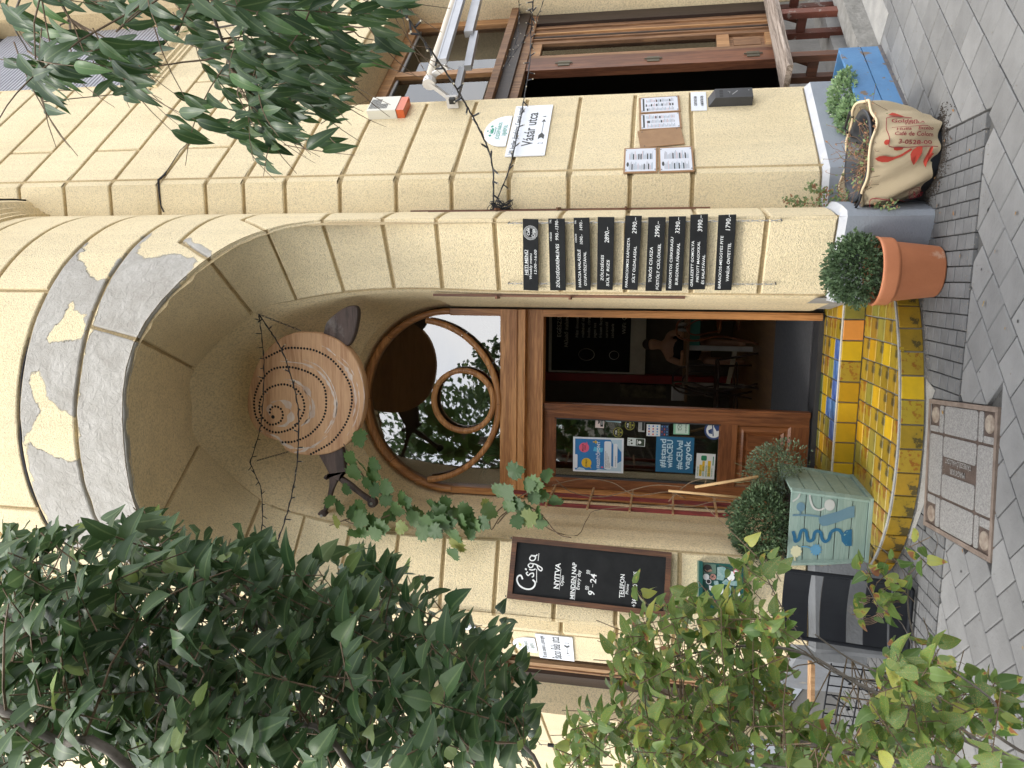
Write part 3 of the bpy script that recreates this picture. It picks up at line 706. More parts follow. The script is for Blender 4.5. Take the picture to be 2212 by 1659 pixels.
# door case
case = bpy.data.objects.new('door_case', None); col.objects.link(case); case.parent = bld
x0, x1 = DCX - WR, DCX + WR
mb = MB(); mb.aab(x0, x1, fy1 - .02, 5.80, Wb - .12, Wb - .055); mb.build('transom_moulding', m_wx, case)
mb = MB(); mb.aab(x0, x1, 5.66, 5.80, 2.40, Wb - .12); mb.aab(x0, x1, 5.645, 5.66, 2.40, 2.425); mb.build('transom', m_wx, case)
for xa, xb in ((x1 - .055, x1), (x0, x0 + .075)):
    mb = MB(); mb.aab(xa, xb, 5.64, 5.80, .30, 2.40); mb.aab(xa + .012, xb - .012, 5.632, 5.64, .30, 2.40); mb.build('door_post', m_wz, case)
mb = MB(); mb.aab(x0, x1, 5.66, 5.86, .27, .315); mb.build('threshold', m_dkmetal, case)

# door leaf (left one shut, right one open)
dz0, dz1 = .33, 2.395
xa = x0 + .08; xb = onY(c5(1330, 925), 5.70).x; dy0, dy1 = 5.70, 5.755
door = bpy.data.objects.new('entrance_door', None); col.objects.link(door); door.parent = bld
st = .085
for a, b, w in ((xa, xa + st, 0), (xb - st - .035, xb - .035, 0)):
    mb = MB(); mb.aab(a, b, dy0, dy1, dz0, dz1); mb.build('stile', m_wdz, door)
mb = MB(); mb.aab(xb - .045, xb, dy0 - .022, dy1, dz0, dz1); mb.aab(xb - .036, xb - .02, dy0 - .028, dy0 - .02, dz0, dz1); mb.build('meeting_strip', m_wdz, door)
gz0 = .985
ia, ib = xa + st, xb - st - .035
for a, b in ((dz1 - .09, dz1), (.86, gz0), (dz0, dz0 + .13)):
    mb = MB(); mb.aab(ia, ib, dy0 + .002, dy1, a, b); mb.build('rail', m_wdx, door)
mb = MB(); mb.aab(ia, ib, dy0 - .012, dy0 + .004, dz0 - .0, dz0 + .05); mb.build('weather_bar', m_wdx, door)
# raised panel at the foot
mb = MB(); zc0, zc1 = dz0 + .13, .86
def fr(d, y): return [V((ia + d, y, zc0 + d)), V((ib - d, y, zc0 + d)), V((ib - d, y, zc1 - d)), V((ia + d, y, zc1 - d))]
lv = [fr(0, dy0 + .01), fr(.02, dy0 + .022), fr(.035, dy0 + .022), fr(.05, dy0 + .012), fr(.075, dy0 + .03), fr(.085, dy0 + .014)]
for q in lv: mb.v += q
for a in range(len(lv) - 1):
    for j in range(4): mb.f.append((a * 4 + j, a * 4 + (j + 1) % 4, a * 4 + 4 + (j + 1) % 4, a * 4 + 4 + j)); mb.m.append(0)
k = 4 * (len(lv) - 1); mb.f.append((k, k + 1, k + 2, k + 3)); mb.m.append(0)
mb.build('raised_panel', m_wdz, door)
mb = MB(); mb.aab(ia, ib, dy0 + .025, dy0 + .032, gz0, dz1 - .09); mb.build('pane', m_glassd, door)
for q in ((ia, ia + .012, gz0, dz1 - .09), (ib - .012, ib, gz0, dz1 - .09), (ia, ib, dz1 - .102, dz1 - .09), (ia, ib, gz0, gz0 + .012)):
    mb = MB(); mb.aab(q[0], q[1], dy0 + .006, dy0 + .024, q[2], q[3]); mb.build('glazing_bead', m_dkmetal if q[2] == gz0 and q[3] > 1.1 else m_wdz, door)
# open leaf seen edge-on inside the room
odr = bpy.data.objects.new('open_door_leaf', None); col.objects.link(odr); odr.parent = bld
mb = MB(); mb.aab(x1 - .03, x1 + .02, 5.82, 6.48, .33, 2.39); mb.build('leaf_panel', m_wdz, odr)

# ---------------------------------------------------------------- entrance steps, tiled
steps = thing('entrance_steps', 'two curved entrance steps covered in glazed yellow tiles below the open door', 'steps')
m_grout = pm('grey_grout', (.30, .295, .28), (.22, .215, .20), rough=.95, scale=14, bump=.5, bscale=90)
def tile_mat(name, c, c2, mot=None, sc=9):
    return pm(name, c, c2, rough=.36, scale=sc, detail=6, bump=.10, bscale=35, rnd=.16, rand_hue=.012, spots=mot, spec=.35)
T_y = [tile_mat('yellow_glaze', (.52, .31, .012), (.40, .25, .014)), tile_mat('ochre_glaze', (.33, .21, .018), (.20, .135, .018), (9, .56, (.07, .055, .02))),
       tile_mat('mustard_glaze', (.34, .24, .025), (.24, .16, .02), (20, .54, (.22, .09, .012))), tile_mat('olive_glaze', (.27, .235, .04), (.18, .16, .035), (14, .62, (.10, .08, .03)))]
T_b = tile_mat('cobalt_glaze', (.02, .05, .20), (.12, .22, .45), None, 14); T_o = tile_mat('orange_glaze', (.62, .22, .05), (.55, .2, .05)); T_g = tile_mat('green_glaze', (.05, .09, .03), (.1, .12, .03))
T_w = pm('white_chipped_glaze', (.68, .62, .52), (.55, .45, .35), rough=.4, scale=20, spots=(14, .6, (.25, .12, .04)))
front = [V(p) for p in [(.20, 4.86, 0), (-.02, 4.66, 0), (-.30, 4.505, 0), (-.60, 4.40, 0), (-.95, 4.345, 0), (-1.30, 4.375, 0), (-1.55, 4.47, 0), (-1.75, 4.61, 0), (-1.92, 4.80, 0), (-2.0, 4.95, 0)]]
fpts = cpts(front, 12)
acc = [0]
for a, b in zip(fpts, fpts[1:]): acc.append(acc[-1] + (b - a).length)
def fat(d):
    d = max(0, min(acc[-1] - 1e-4, d)); 
    for i in range(len(acc) - 1):
        if acc[i + 1] >= d: f = (d - acc[i]) / (acc[i + 1] - acc[i]); p = fpts[i].lerp(fpts[i + 1], f); t = (fpts[i + 1] - fpts[i]).normalized(); return p, t
    return fpts[-1], t
Z1, Z2, Y2 = .14, .28, 5.17
mb = MB()          # core
n = len(fpts); back = [V((p.x, max(5.2, p.y + .05), 0)) for p in fpts]
inn = [p + V((0, .008, 0)) for p in fpts]
mb.v += [V((p.x, p.y, -.02)) for p in inn] + [V((p.x, p.y, Z1 - .012)) for p in inn] + [V((p.x, p.y, Z1 - .012)) for p in back]
for a in (0, 1):
    for i in range(n - 1): mb.f.append((a * n + i, (a + 1) * n + i, (a + 1) * n + i + 1, a * n + i + 1)); mb.m.append(0)
mb.aab(DCX - .98, DCX + .93, Y2 + .008, 5.80, 0, Z2 - .012)
mb.build('step_core', m_grout, steps)
rt = random.Random(5)
def bxtile(P4, thick, mat, jit=.0015, name='tile'):
    # four corners (counter clockwise seen from outside) -> bevelled tile
    P4 = [V(p) + V((rt.uniform(-jit, jit), rt.uniform(-jit, jit), rt.uniform(-jit, jit) * .5)) for p in P4]; c = sum(P4, V()) / 4
    nn = (P4[1] - P4[0]).cross(P4[3] - P4[0]).normalized(); nn = (nn + V((rt.uniform(-.02, .02), rt.uniform(-.02, .02), rt.uniform(-.02, .02)))).normalized()
    if (CAM - c).dot(nn) < 0: nn = -nn; P4 = P4[::-1]
    top = [c + (p - c) * .955 + nn * thick for p in P4]; mid = [p + nn * (thick - .003) for p in P4]; bot = [p - nn * .012 for p in P4]
    vs = bot + mid + top; fs = [(8, 9, 10, 11)]
    for a in (0, 4):
        for j in range(4): fs.append((a + j, a + (j + 1) % 4, a + 4 + (j + 1) % 4, a + 4 + j))
    o = mesh_ob(name, [v - c for v in vs], fs, mat, steps); o.location = c; return o
def pickt(r, big=False):
    q = rt.random()
    if big: return T_y[0] if q < .55 else T_y[1] if q < .8 else T_y[3]
    return T_y[1] if q < .40 else T_y[2] if q < .72 else T_y[3] if q < .9 else T_y[0]
G = .0045
# front riser (curved) and its kerb of joint mortar on the edge
TW = .142; k = 0; d = .02
while d + TW < acc[-1]:
    p0, t0 = fat(d + G); p1, t1 = fat(d + TW - G)
    mat = T_w if k == 1 else (T_y[1] if rt.random() < .6 else T_y[0] if rt.random() < .6 else T_y[2])
    bxtile([V((p0.x, p0.y, .012)), V((p1.x, p1.y, .012)), V((p1.x, p1.y, Z1 - .006)), V((p0.x, p0.y, Z1 - .006))], .006, mat)
    d += TW; k += 1
mb = MB(); mb.tube([p + V((0, .006, Z1 - .002)) for p in fpts], .010, 6); mb.build('edge_mortar', m_grout, steps)
# lower tread
cols_x = np.arange(DCX + .93, DCX - 1.02, -.1435)
def front_y(x):
    for a, b in zip(fpts, fpts[1:]):
        if (a.x - x) * (b.x - x) <= 0 and abs(a.x - b.x) > 1e-6: return a.y + (b.y - a.y) * (x - a.x) / (b.x - a.x)
    return 9
rows = [Y2 - .004 - i * .138 for i in range(8)]
for xa_, xb_ in zip(cols_x, cols_x[1:]):
    sk = (xa_ + xb_) / 2
    for ya, yb in zip(rows, rows[1:]):
        fl = [front_y(x) for x in (xa_ - G, xb_ + G)]
        y0a, y0b = max(yb + G, fl[0] + .022), max(yb + G, fl[1] + .022)
        if y0a > ya - .02 and y0b > ya - .02: continue
        y0a, y0b = min(y0a, ya - .012), min(y0b, ya - .012)
        bxtile([V((xb_ + G, y0b, Z1 - .012)), V((xa_ - G, y0a, Z1 - .012)), V((xa_ - G, ya - G, Z1 - .012)), V((xb_ + G, ya - G, Z1 - .012))], .012, pickt(0))
# second riser of big tiles
k = 0
for xa_, xb_ in zip(np.arange(DCX + .90, DCX - .98, -.1425), np.arange(DCX + .90 - .1425, DCX - .98, -.1425)):
    mat = T_y[3] if k == 0 else T_o if k == 1 else T_y[1] if k == 2 and False else (T_y[0] if k > 2 or k == 2 else T_y[0])
    if k == 3: mat = T_y[2]
    o = bxtile([V((xb_ + G, Y2, Z1 + .004)), V((xa_ - G, Y2, Z1 + .004)), V((xa_ - G, Y2, Z2 - .008)), V((xb_ + G, Y2, Z2 - .008))], .009, mat)
    k += 1
mb = MB(); mb.tube([V((x, Y2 + .004, Z2 - .003)) for x in np.linspace(DCX + .93, DCX - .98, 12)], .009, 6); mb.build('edge_mortar', pm('pale_mortar', (.55, .52, .46), (.38, .36, .32), rough=.95, scale=16, bump=.6), steps)
# upper landing
for ci, (xa_, xb_) in enumerate(zip(np.arange(DCX + .90, DCX - .95, -.143), np.arange(DCX + .90 - .143, DCX - .95, -.143))):
    for ri in range(4):
        ya = Y2 + .022 + ri * .133; yb = ya + .133
        if yb > 5.72: yb = 5.70
        mat = pickt(0)
        if ri == 0 and ci in (2, 3, 4, 5, 6): mat = T_b
        if ri == 1 and ci == 5: mat = T_b
        if ri == 3 and ci in (4, 5): mat = T_g
        bxtile([V((xb_ + G, ya + G, Z2 - .012)), V((xa_ - G, ya + G, Z2 - .012)), V((xa_ - G, yb - G, Z2 - .012)), V((xb_ + G, yb - G, Z2 - .012))], .012, mat)

# ---------------------------------------------------------------- ground
m_ground = pm('concrete_ground', (.085, .083, .078), (.06, .058, .055), rough=.9, scale=2.5, bump=.3, bscale=60)
mb = MB(); mb.add([(-60, -60, -.022), (60, -60, -.022), (60, 60, -.022), (-60, 60, -.022)], [(0, 1, 2, 3)])
tag(mb.build('ground', m_ground), 'grey concrete ground around the corner', kind='structure')
m_slab = pm('grey_slab', (.190, .189, .186), (.145, .144, .142), rough=.8, scale=5, detail=8, bump=.35, bscale=45, rnd=.13, spots=(8, .64, (.11, .11, .105)))
m_sett = pm('dark_sett', (.13, .13, .13), (.095, .096, .097), rough=.85, scale=9, detail=8, bump=.4, bscale=60, rnd=.12)
pave = bpy.data.objects.new('pavement', None); col.objects.link(pave); tag(pave, 'pavement of small grey concrete slabs laid diagonally', kind='structure')
def slabmesh(L, W, H, b=.006):
    mb = MB(); 
    def q(l, w, z): return [V((-l, -w, z)), V((l, -w, z)), V((l, w, z)), V((-l, w, z))]
    mb.v = q(L / 2, W / 2, -H) + q(L / 2, W / 2, -b * .7) + q(L / 2 - b, W / 2 - b, 0); mb.f = [(8, 9, 10, 11)] + [(a + j, a + (j + 1) % 4, a + 4 + (j + 1) % 4, a + 4 + j) for a in (0, 4) for j in range(4)]; mb.m = [0] * 9
    me = bpy.data.meshes.new('slab'); me.from_pydata([tuple(v) for v in mb.v], [], mb.f); return me
SLAB = .1955
me_slab = slabmesh(SLAB - .0065, SLAB - .0065, .03); me_slab.materials.append(m_slab)
me_sett = slabmesh(.0905, .0760, .03, .004); me_sett.materials.append(m_sett)
u45 = V((math.sin(R(44.6)), math.cos(R(44.6)), 0)); v45 = V((-u45.y, u45.x, 0))
O45 = V((.109, 3.813, 0))
MH = [V((-.657, 4.313, 0)), V((-.587, 3.544, 0)), V((-1.28, 3.474, 0)), V((-1.343, 4.234, 0))]
def in_mh(p, e=.0):
    c = sum(MH, V()) / 4; a = (MH[0] - MH[3]).normalized(); b = (MH[0] - MH[1]).normalized()
    return abs((p - c).dot(a)) < .347 + e and abs((p - c).dot(b)) < .386 + e
def in_view(p, m=0):
    d = p - CAM; z = d.dot(_F)
    if z < .3: return False
    X = 1106 - FPX * d.dot(_u) / z; Y = 829.5 - FPX * d.dot(_r) / z
    return -m < X < 2212 + m and -m < Y < 1659 + m
KB0, KB1 = V((1.72, 5.86, 0)), V((2.30, 6.50, 0)); kdir = (V((2.473, 7.167, 0)) - V((1.885, 6.428, 0))).normalized()
def in_building(p):
    if (p - V((.80, 5.0, 0))).dot(nR) < .02 and (p.x > .4): return True
    if (p - CLp).dot(nL) < .0 and p.x < -2.2: return True
    return p.y > 5.15 and -2.7 < p.x < .75
def clip(P, pt, n):      # keep the side where (p - pt).n >= 0
    out = []
    for i in range(len(P)):
        p, q = P[i], P[(i + 1) % len(P)]; dp, dq_ = (p - pt).dot(n), (q - pt).dot(n)
        if dp >= 0: out.append(p)
        if (dp < 0) != (dq_ < 0): out.append(p + (q - p) * (dp / (dp - dq_)))
    return out
mhc = sum(MH, V()) / 4; mha = (MH[0] - MH[3]).normalized(); mhb = (MH[0] - MH[1]).normalized()
def cutpiece(c, hx, hy, L, W, zone):
    """outline of a slab or sett cut to its zone; None = nothing left"""
    P = [c + hx * a * L / 2 + hy * b2 * W / 2 for a, b2 in ((-1, -1), (1, -1), (1, 1), (-1, 1))]; whole = True
    cuts = []
    if zone == 'slab':
        if c.x < .835 and max(p.y for p in P) > 3.955 and min(p.x for p in P) < .80 and c.y < 4.02: cuts.append((V((0, 3.955, 0)), V((0, -1, 0))))
        elif c.y > 3.95 and min(p.x for p in P) < .83:
            if c.x < .80: 
                if max(p.x for p in P) < .85: return None, False
            cuts.append((V((.83, 0, 0)), V((1, 0, 0))))
    else:
        if min(p.y for p in P) < 3.972: cuts.append((V((0, 3.972, 0)), V((0, 1, 0))))
        if max(p.x for p in P) > .822: cuts.append((V((.822, 0, 0)), V((-1, 0, 0))))
    # the iron cover
    inn_ = [abs((p - mhc).dot(mha)) < .362 and abs((p - mhc).dot(mhb)) < .402 for p in P + [c]]
    if all(inn_): return None, False
    if any(inn_) or (abs((c - mhc).dot(mha)) < .36 and abs((c - mhc).dot(mhb)) < .40):
        best = None
        for n, h in ((mha, .363), (-mha, .363), (mhb, .403), (-mhb, .403)):
            Q = clip(P, mhc + n * h, n); A = abs(area2([(q.x, q.y) for q in Q])) if len(Q) > 2 else 0
            if best is None or A > best[0]: best = (A, mhc + n * h, n)
        cuts.append(best[1:])
    for pt, n in cuts:
        if any((p - pt).dot(n) < 0 for p in P): P = clip(P, pt, n); whole = False
        if len(P) < 3: return None, False
    if abs(area2([(q.x, q.y) for q in P])) < .0006: return None, False
    return P, whole
def lay(cands, hx, hy, L, W, me, mat, zone, nmax, nm, massnm, ang, zj):
    vs = []; fs = []; tv = [V(v.co) for v in me.vertices]; tf = [tuple(p.vertices) for p in me.polygons]; rot = Matrix.Rotation(ang, 3, 'Z'); k = 0
    for c in cands:
        P, whole = cutpiece(c, hx, hy, L - .0065, W - .0065, zone)
        if P is None: continue
        if whole:
            if k < nmax:
                o = bpy.data.objects.new(nm, me); col.objects.link(o); o.parent = pave; o.location = c + V((0, 0, rg.uniform(-zj, zj)))
                o.rotation_euler = (rg.uniform(-.005, .005), rg.uniform(-.005, .005), ang + rg.choice((0, math.pi))); k += 1
            else:
                b = len(vs); vs += [rot @ v + c for v in tv]; fs += [tuple(b + q for q in f) for f in tf]
        else:
            pc = sum(P, V()) / len(P)
            if area2([(q.x, q.y) for q in P]) < 0: P = P[::-1]
            n = len(P); V3 = [q - pc + V((0, 0, -.03)) for q in P] + [q - pc + V((0, 0, -.003)) for q in P] + [(q - pc) * .96 for q in P]
            F3 = [tuple(range(2 * n, 3 * n))] + [(a + j, a + (j + 1) % n, a + n + (j + 1) % n, a + n + j) for a in (0, n) for j in range(n)]
            if k < nmax: o = mesh_ob(nm, V3, F3, mat, pave); o.location = pc; k += 1
            else: b = len(vs); vs += [q + pc for q in V3]; fs += [tuple(b + q for q in f) for f in F3]
    if vs: tag(mesh_ob(massnm, vs, fs, mat, pave), kind='stuff')
rg = random.Random(8); cand = []
for i in range(-45, 60):
    for j in range(-45, 60):
        c = O45 + u45 * (i + .5 * (j % 2)) * SLAB + v45 * (j + .5) * SLAB
        if c.y > 8.5 or c.y < -1 or abs(c.x) > 5 or in_building(c) or (c.x < .70 and c.y > 4.09): continue
        cand.append(c)
cand.sort(key=lambda c: (0 if in_view(c, 60) else 50) + (c - CAM).length)
lay(cand, u45, v45, SLAB, SLAB, me_slab, m_slab, 'slab', 300, 'paving_slab', 'paving_slabs', math.pi / 2 - R(44.6), .0015)
cand = []
for j in range(-58, 24):
    x = .78 - .0825 * (23 - j)
    for i in range(-1, 17):
        y = 3.972 + .05 + i * .1005 + (.05 if j % 2 else 0)
        if y < 3.93 or y > 5.6: continue
        p = V((x, y, 0))
        if in_building(p + V((0, -.04, 0))) or x < -4.4: continue
        fy = front_y(x)
        if fy < 9 and y > fy + .03: continue
        if x < -2.0 and y > 4.9 + (-2.0 - x) * .2 + .6: continue
        if math.hypot(p.x - CX, p.y - CY) < RB and abs(p.x - CX) > .9 and p.y > 4.62: continue
        if x > .3 and y > 5.0: continue
        cand.append(p)
cand.sort(key=lambda c: (0 if in_view(c, 20) else 50) + (c - CAM).length)
lay(cand, V((0, 1, 0)), V((-1, 0, 0)), .1005, .0825, me_sett, m_sett, 'sett', 300, 'paving_sett', 'paving_setts', math.pi / 2, .0015)
# mortar apron between steps and cover
mb = MB(); a = onZ(c6(1600, 770), .004); 
P = [onZ(c6(*q), .003) for q in [(1590, 760), (1660, 850), (1640, 900), (1610, 1500)]] + [onZ(f3(*q), .003) for q in [(500, 40), (470, 30)]] + [onZ(c6(*q), .003) for q in [(1545, 1600), (1575, 1400), (1600, 1100), (1605, 900)]]
mb.add(P, [tuple(range(len(P)))]); tag(mb.build('mortar_apron', m_grout, pave))

# ---------------------------------------------------------------- cast iron cover
mh = thing('manhole_cover', 'rusty framed iron manhole cover filled with concrete in front of the yellow steps', 'manhole cover')
m_rust = pm('rusted_iron', (.085, .058, .045), (.055, .038, .03), rough=.8, scale=14, bump=.5, bscale=80)
m_rustf = pm('rusted_frame', (.20, .155, .125), (.11, .08, .062), rough=.9, scale=12, bump=.6, bscale=60)
m_conc = pm('speckled_concrete', (.27, .26, .245), (.14, .135, .13), rough=.9, scale=130, detail=2, bump=.5, bscale=140)
mc = sum(MH, V()) / 4; ma = (MH[0] - MH[3]).normalized(); mbv = V((-ma.y, ma.x, 0))
def mp_(a, b, z=0): return mc + ma * a + mbv * b + V((0, 0, z))
HA, HB = .346, .386
mb = MB(); 
for s_ in (-1, 1):
    mb.box(mp_(0, s_ * HB, -.01), ma * (HA + .012), mbv * .012, V((0, 0, .018))); mb.box(mp_(s_ * HA, 0, -.01), ma * .012, mbv * (HB - .0121), V((0, 0, .0178)))
mb.build('frame', m_rustf, mh)
mb = MB(); mb.box(mp_(0, 0, -.015), ma * (HA - .014), mbv * (HB - .014), V((0, 0, .013))); mb.build('plate', m_rust, mh)
# concrete fields: layout in plate coordinates (a: across -1..1 right, b: towards the steps)
def field(pts, name='concrete_panel', z=.0035):
    pts = [np.array(p) for p in pts]
    if area2(pts) < 0: pts = pts[::-1]
    q = inset(pts, .004); n = len(pts)
    vs = [mp_(p[0], p[1], -.004) for p in pts] + [mp_(p[0], p[1], z - .001) for p in pts] + [mp_(p[0], p[1], z) for p in q]
    fs = [tuple(2 * n + k for k in range(n))] + [(a + j, a + (j + 1) % n, a + n + (j + 1) % n, a + n + j) for a in (0, n) for j in range(n)]
    return mesh_ob(name, vs, fs, m_conc, mh)
def rect(a0, a1, b0, b1, r=.018, name='concrete_panel'):
    P = []
    for cx_, cy_, s0 in ((a1 - r, b0 + r, -90), (a1 - r, b1 - r, 0), (a0 + r, b1 - r, 90), (a0 + r, b0 + r, 180)):
        for k in range(4): an = R(s0 + 30 * k); P.append((cx_ + r * math.cos(an), cy_ + r * math.sin(an)))
    return field(P, name)
XA = [-.33, -.165, .175, .33]; YB = [-.368, -.20, .195, .368]
g_ = .007
rect(XA[1] + g_, XA[2] - g_, YB[0], YB[1] - g_); rect(XA[1] + g_, XA[2] - g_, YB[2] + g_, YB[3])
rect(XA[2] + g_, XA[3], YB[1] + g_, YB[2] - g_); rect(XA[0], XA[1] - g_, YB[1] + g_, YB[2] - g_)
rect(XA[1] + g_, -.035, YB[1] + g_, YB[2] - g_); rect(.06, XA[2] - g_, YB[1] + g_, YB[2] - g_)
for a0, a1 in ((XA[0], XA[1] - g_), (XA[2] + g_, XA[3])):
    for b0, b1, hb in ((YB[0], YB[1] - g_, YB[0] + .055), (YB[2] + g_, YB[3], YB[3] - .055)):
        ha = a0 + .055 if a0 < 0 else a1 - .055
        # corner field with the lifting boss left free
        if b0 < 0: rect(a0, a1, b0 + .115, b1, .012)
        else: rect(a0, a1, b0, b1 - .115, .012)
        if a0 < 0: rect(a0 + .115, a1, *( (b0, b0 + .108) if b0 < 0 else (b1 - .108, b1)), .01)
        else: rect(a0, a1 - .115, *((b0, b0 + .108) if b0 < 0 else (b1 - .108, b1)), .01)
        mb = MB(); c_ = mp_(ha, hb, 0); mb.lathe(c_, [(.0, .0045), (.012, .002), (.03, .004), (.042, .005), (.046, .001), (.046, -.004)], 18)
        mb.build('lifting_boss', pm('worn_boss', (.28, .24, .19), (.12, .08, .06), rough=.9, scale=20, bump=.5) if 'worn_boss' not in bpy.data.materials else bpy.data.materials['worn_boss'], mh, True)

# ---------------------------------------------------------------- lettering and flat prints
def text_mesh(s, size, xs=1.0, shear=0, bold=0, align='LEFT', spacing=1):
    cu = bpy.data.curves.new('text', 'FONT'); cu.body = s; cu.size = size; cu.shear = shear; cu.offset = bold * size; cu.align_x = align; cu.resolution_u = 2; cu.space_character = spacing; cu.fill_mode = 'FRONT'
    ob = bpy.data.objects.new('text', cu); me = bpy.data.meshes.new_from_object(ob)
    vs = [(v.co.x * xs, v.co.y) for v in me.vertices]; fs = [tuple(p.vertices) for p in me.polygons]
    bpy.data.objects.remove(ob); bpy.data.curves.remove(cu); bpy.data.meshes.remove(me)
    return vs, fs
class Frame:            # flat surface: origin bottom left, unit axes, size, outward normal
    def __init__(s, o, x, y, w, h, n): s.o, s.x, s.y, s.w, s.h, s.n = V(o), V(x), V(y), w, h, V(n)
    def p(s, a, b, l=0): return s.o + s.x * a * s.w + s.y * b * s.h + s.n * l
def frame4(LT, RT, RB_, LB):
    x = ((RT - LT) + (RB_ - LB)); w = x.length / 2; x.normalize(); y = (LT - LB) + (RT - RB_); h = y.length / 2; y = (y - x * y.dot(x)).normalized(); n = x.cross(y)
    c = (LT + RT + RB_ + LB) / 4
    f = Frame(c - x * w / 2 - y * h / 2, x, y, w, h, n)
    if (CAM - c).dot(n) < 0: f.n = -n
    return f
def board(f, th, name, mat, parent=None, back=0):
    mb = MB(); c = f.p(.5, .5, th / 2 - back); mb.box(c, f.x * f.w / 2, f.y * f.h / 2, f.n * th / 2); return mb.build(name, mat, parent)
def prints(f, items, lift, name, mat, parent):
    # items: ('t', text, x, y, size(rel h), xs, align, bold, shear, rot) or ('p', polygon) or ('l', points, width)
    mb = MB(); 
    for it in items:
        if it[0] == 't':
            _, s, x, y, size, xs, al, bold, sh = it[:9]; rot = it[9] if len(it) > 9 else 0
            v, fs = text_mesh(s, size * f.h, xs, sh, bold, al)
            cr, sr = math.cos(rot), math.sin(rot)
            mb.add([f.p(x, y, lift) + f.x * (a * cr - b * sr) + f.y * (a * sr + b * cr) for a, b in v], fs)
        elif it[0] == 'p': mb.add([f.p(a, b, lift) for a, b in it[1]], [tuple(range(len(it[1])))])
        elif it[0] == 'l':
            P = [f.p(a, b, lift) for a, b in it[1]]; w = it[2]; L = []; Rr = []
            for i, p in enumerate(P):
                t = (P[min(i + 1, len(P) - 1)] - P[max(i - 1, 0)]); t.normalize(); q = f.n.cross(t)
                L.append(p + q * w / 2); Rr.append(p - q * w / 2)
            n = len(P); mb.add(L + Rr, [(i, i + 1, n + i + 1, n + i) for i in range(n - 1)])
    o = mb.build(name, mat, parent)
    me = o.data
    for p in me.polygons[:1]: pass
    return o
def disc(cx_, cy_, rx, ry, n=20, a0=0): return [(cx_ + rx * math.cos(a0 + 2 * math.pi * k / n), cy_ + ry * math.sin(a0 + 2 * math.pi * k / n)) for k in range(n)]
def rrect(a0, a1, b0, b1, rx, ry):
    P = []
    for cx_, cy_, s0 in ((a1 - rx, b0 + ry, -90), (a1 - rx, b1 - ry, 0), (a0 + rx, b1 - ry, 90), (a0 + rx, b0 + ry, 180)):
        for k in range(4): an = R(s0 + 30 * k); P.append((cx_ + rx * math.cos(an), cy_ + ry * math.sin(an)))
    return P
# cast letters on the cover, upside down for someone facing the door
fM = Frame(mp_(.06, .19, -.001), -ma, -mbv, .095, .37, V((0, 0, 1)))
prints(fM, [('t', 'MAGY.KIR', .56, .5, .11, .95, 'CENTER', .02, 0, -math.pi / 2), ('t', 'TÁVBESZÉLŐ-HÁLÓZAT', .06, .5, .098, .78, 'CENTER', .02, 0, -math.pi / 2)], .0035, 'cast_lettering', m_conc, mh)
# ---------------------------------------------------------------- inside the cafe
m_floor = wood('dark_floorboards', (.26, .16, .085), (.17, .10, .055), 'y', rough=.35)
m_mat = pm('charcoal_mat', (.085, .088, .096), (.06, .062, .068), rough=.95, scale=40, bump=.4, bscale=200)
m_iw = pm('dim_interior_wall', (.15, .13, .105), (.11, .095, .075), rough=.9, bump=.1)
m_red = pm('dark_red_paint', (.35, .022, .02), (.25, .02, .018), rough=.4)
room = bpy.data.objects.new('cafe_interior', None); col.objects.link(room); tag(room, 'dark room of the cafe behind the open door', kind='structure')
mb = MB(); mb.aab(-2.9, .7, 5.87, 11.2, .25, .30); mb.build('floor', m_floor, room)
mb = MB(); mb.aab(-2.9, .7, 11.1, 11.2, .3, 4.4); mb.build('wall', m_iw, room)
mb = MB(); mb.aab(-2.95, -2.9, 5.9, 7.6, .3, 4.4); mb.aab(-2.95, -2.9, 9.8, 11.2, .3, 4.4); mb.aab(-2.95, -2.9, 7.6, 9.8, .3, 1.3); mb.aab(-2.95, -2.9, 7.6, 9.8, 3.2, 4.4); mb.build('wall', m_iw, room)  # unseen opening in this side wall, added to let skylight into the room
mb = MB(); mb.aab(.7, .75, 5.9, 7.2, .3, 4.4); mb.aab(.7, .75, 10.0, 11.2, .3, 4.4); mb.aab(.7, .75, 7.2, 10.0, .3, 1.2); mb.aab(.7, .75, 7.2, 10.0, 2.2, 4.4); mb.build('wall', m_iw, room)  # same added opening on the right, smaller, to brighten the interior
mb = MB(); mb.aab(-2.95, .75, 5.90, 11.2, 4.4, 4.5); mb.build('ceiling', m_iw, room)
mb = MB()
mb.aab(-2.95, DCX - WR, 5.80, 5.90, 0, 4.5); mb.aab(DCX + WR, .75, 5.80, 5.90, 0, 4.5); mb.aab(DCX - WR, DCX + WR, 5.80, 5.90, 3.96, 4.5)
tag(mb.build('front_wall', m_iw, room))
mb = MB(); mb.aab(-1.64, -.26, 5.90, 7.5, .301, .312); tag(mb.build('door_mat', m_mat), 'charcoal mat on the floor inside the open door', 'mat')
for xx, lab in ((-1.50, None),):
    mb = MB(); mb.aab(xx - .06, xx + .06, 10.9, 11.1, .3, 4.4); mb.build('red_pillar', m_red, room)
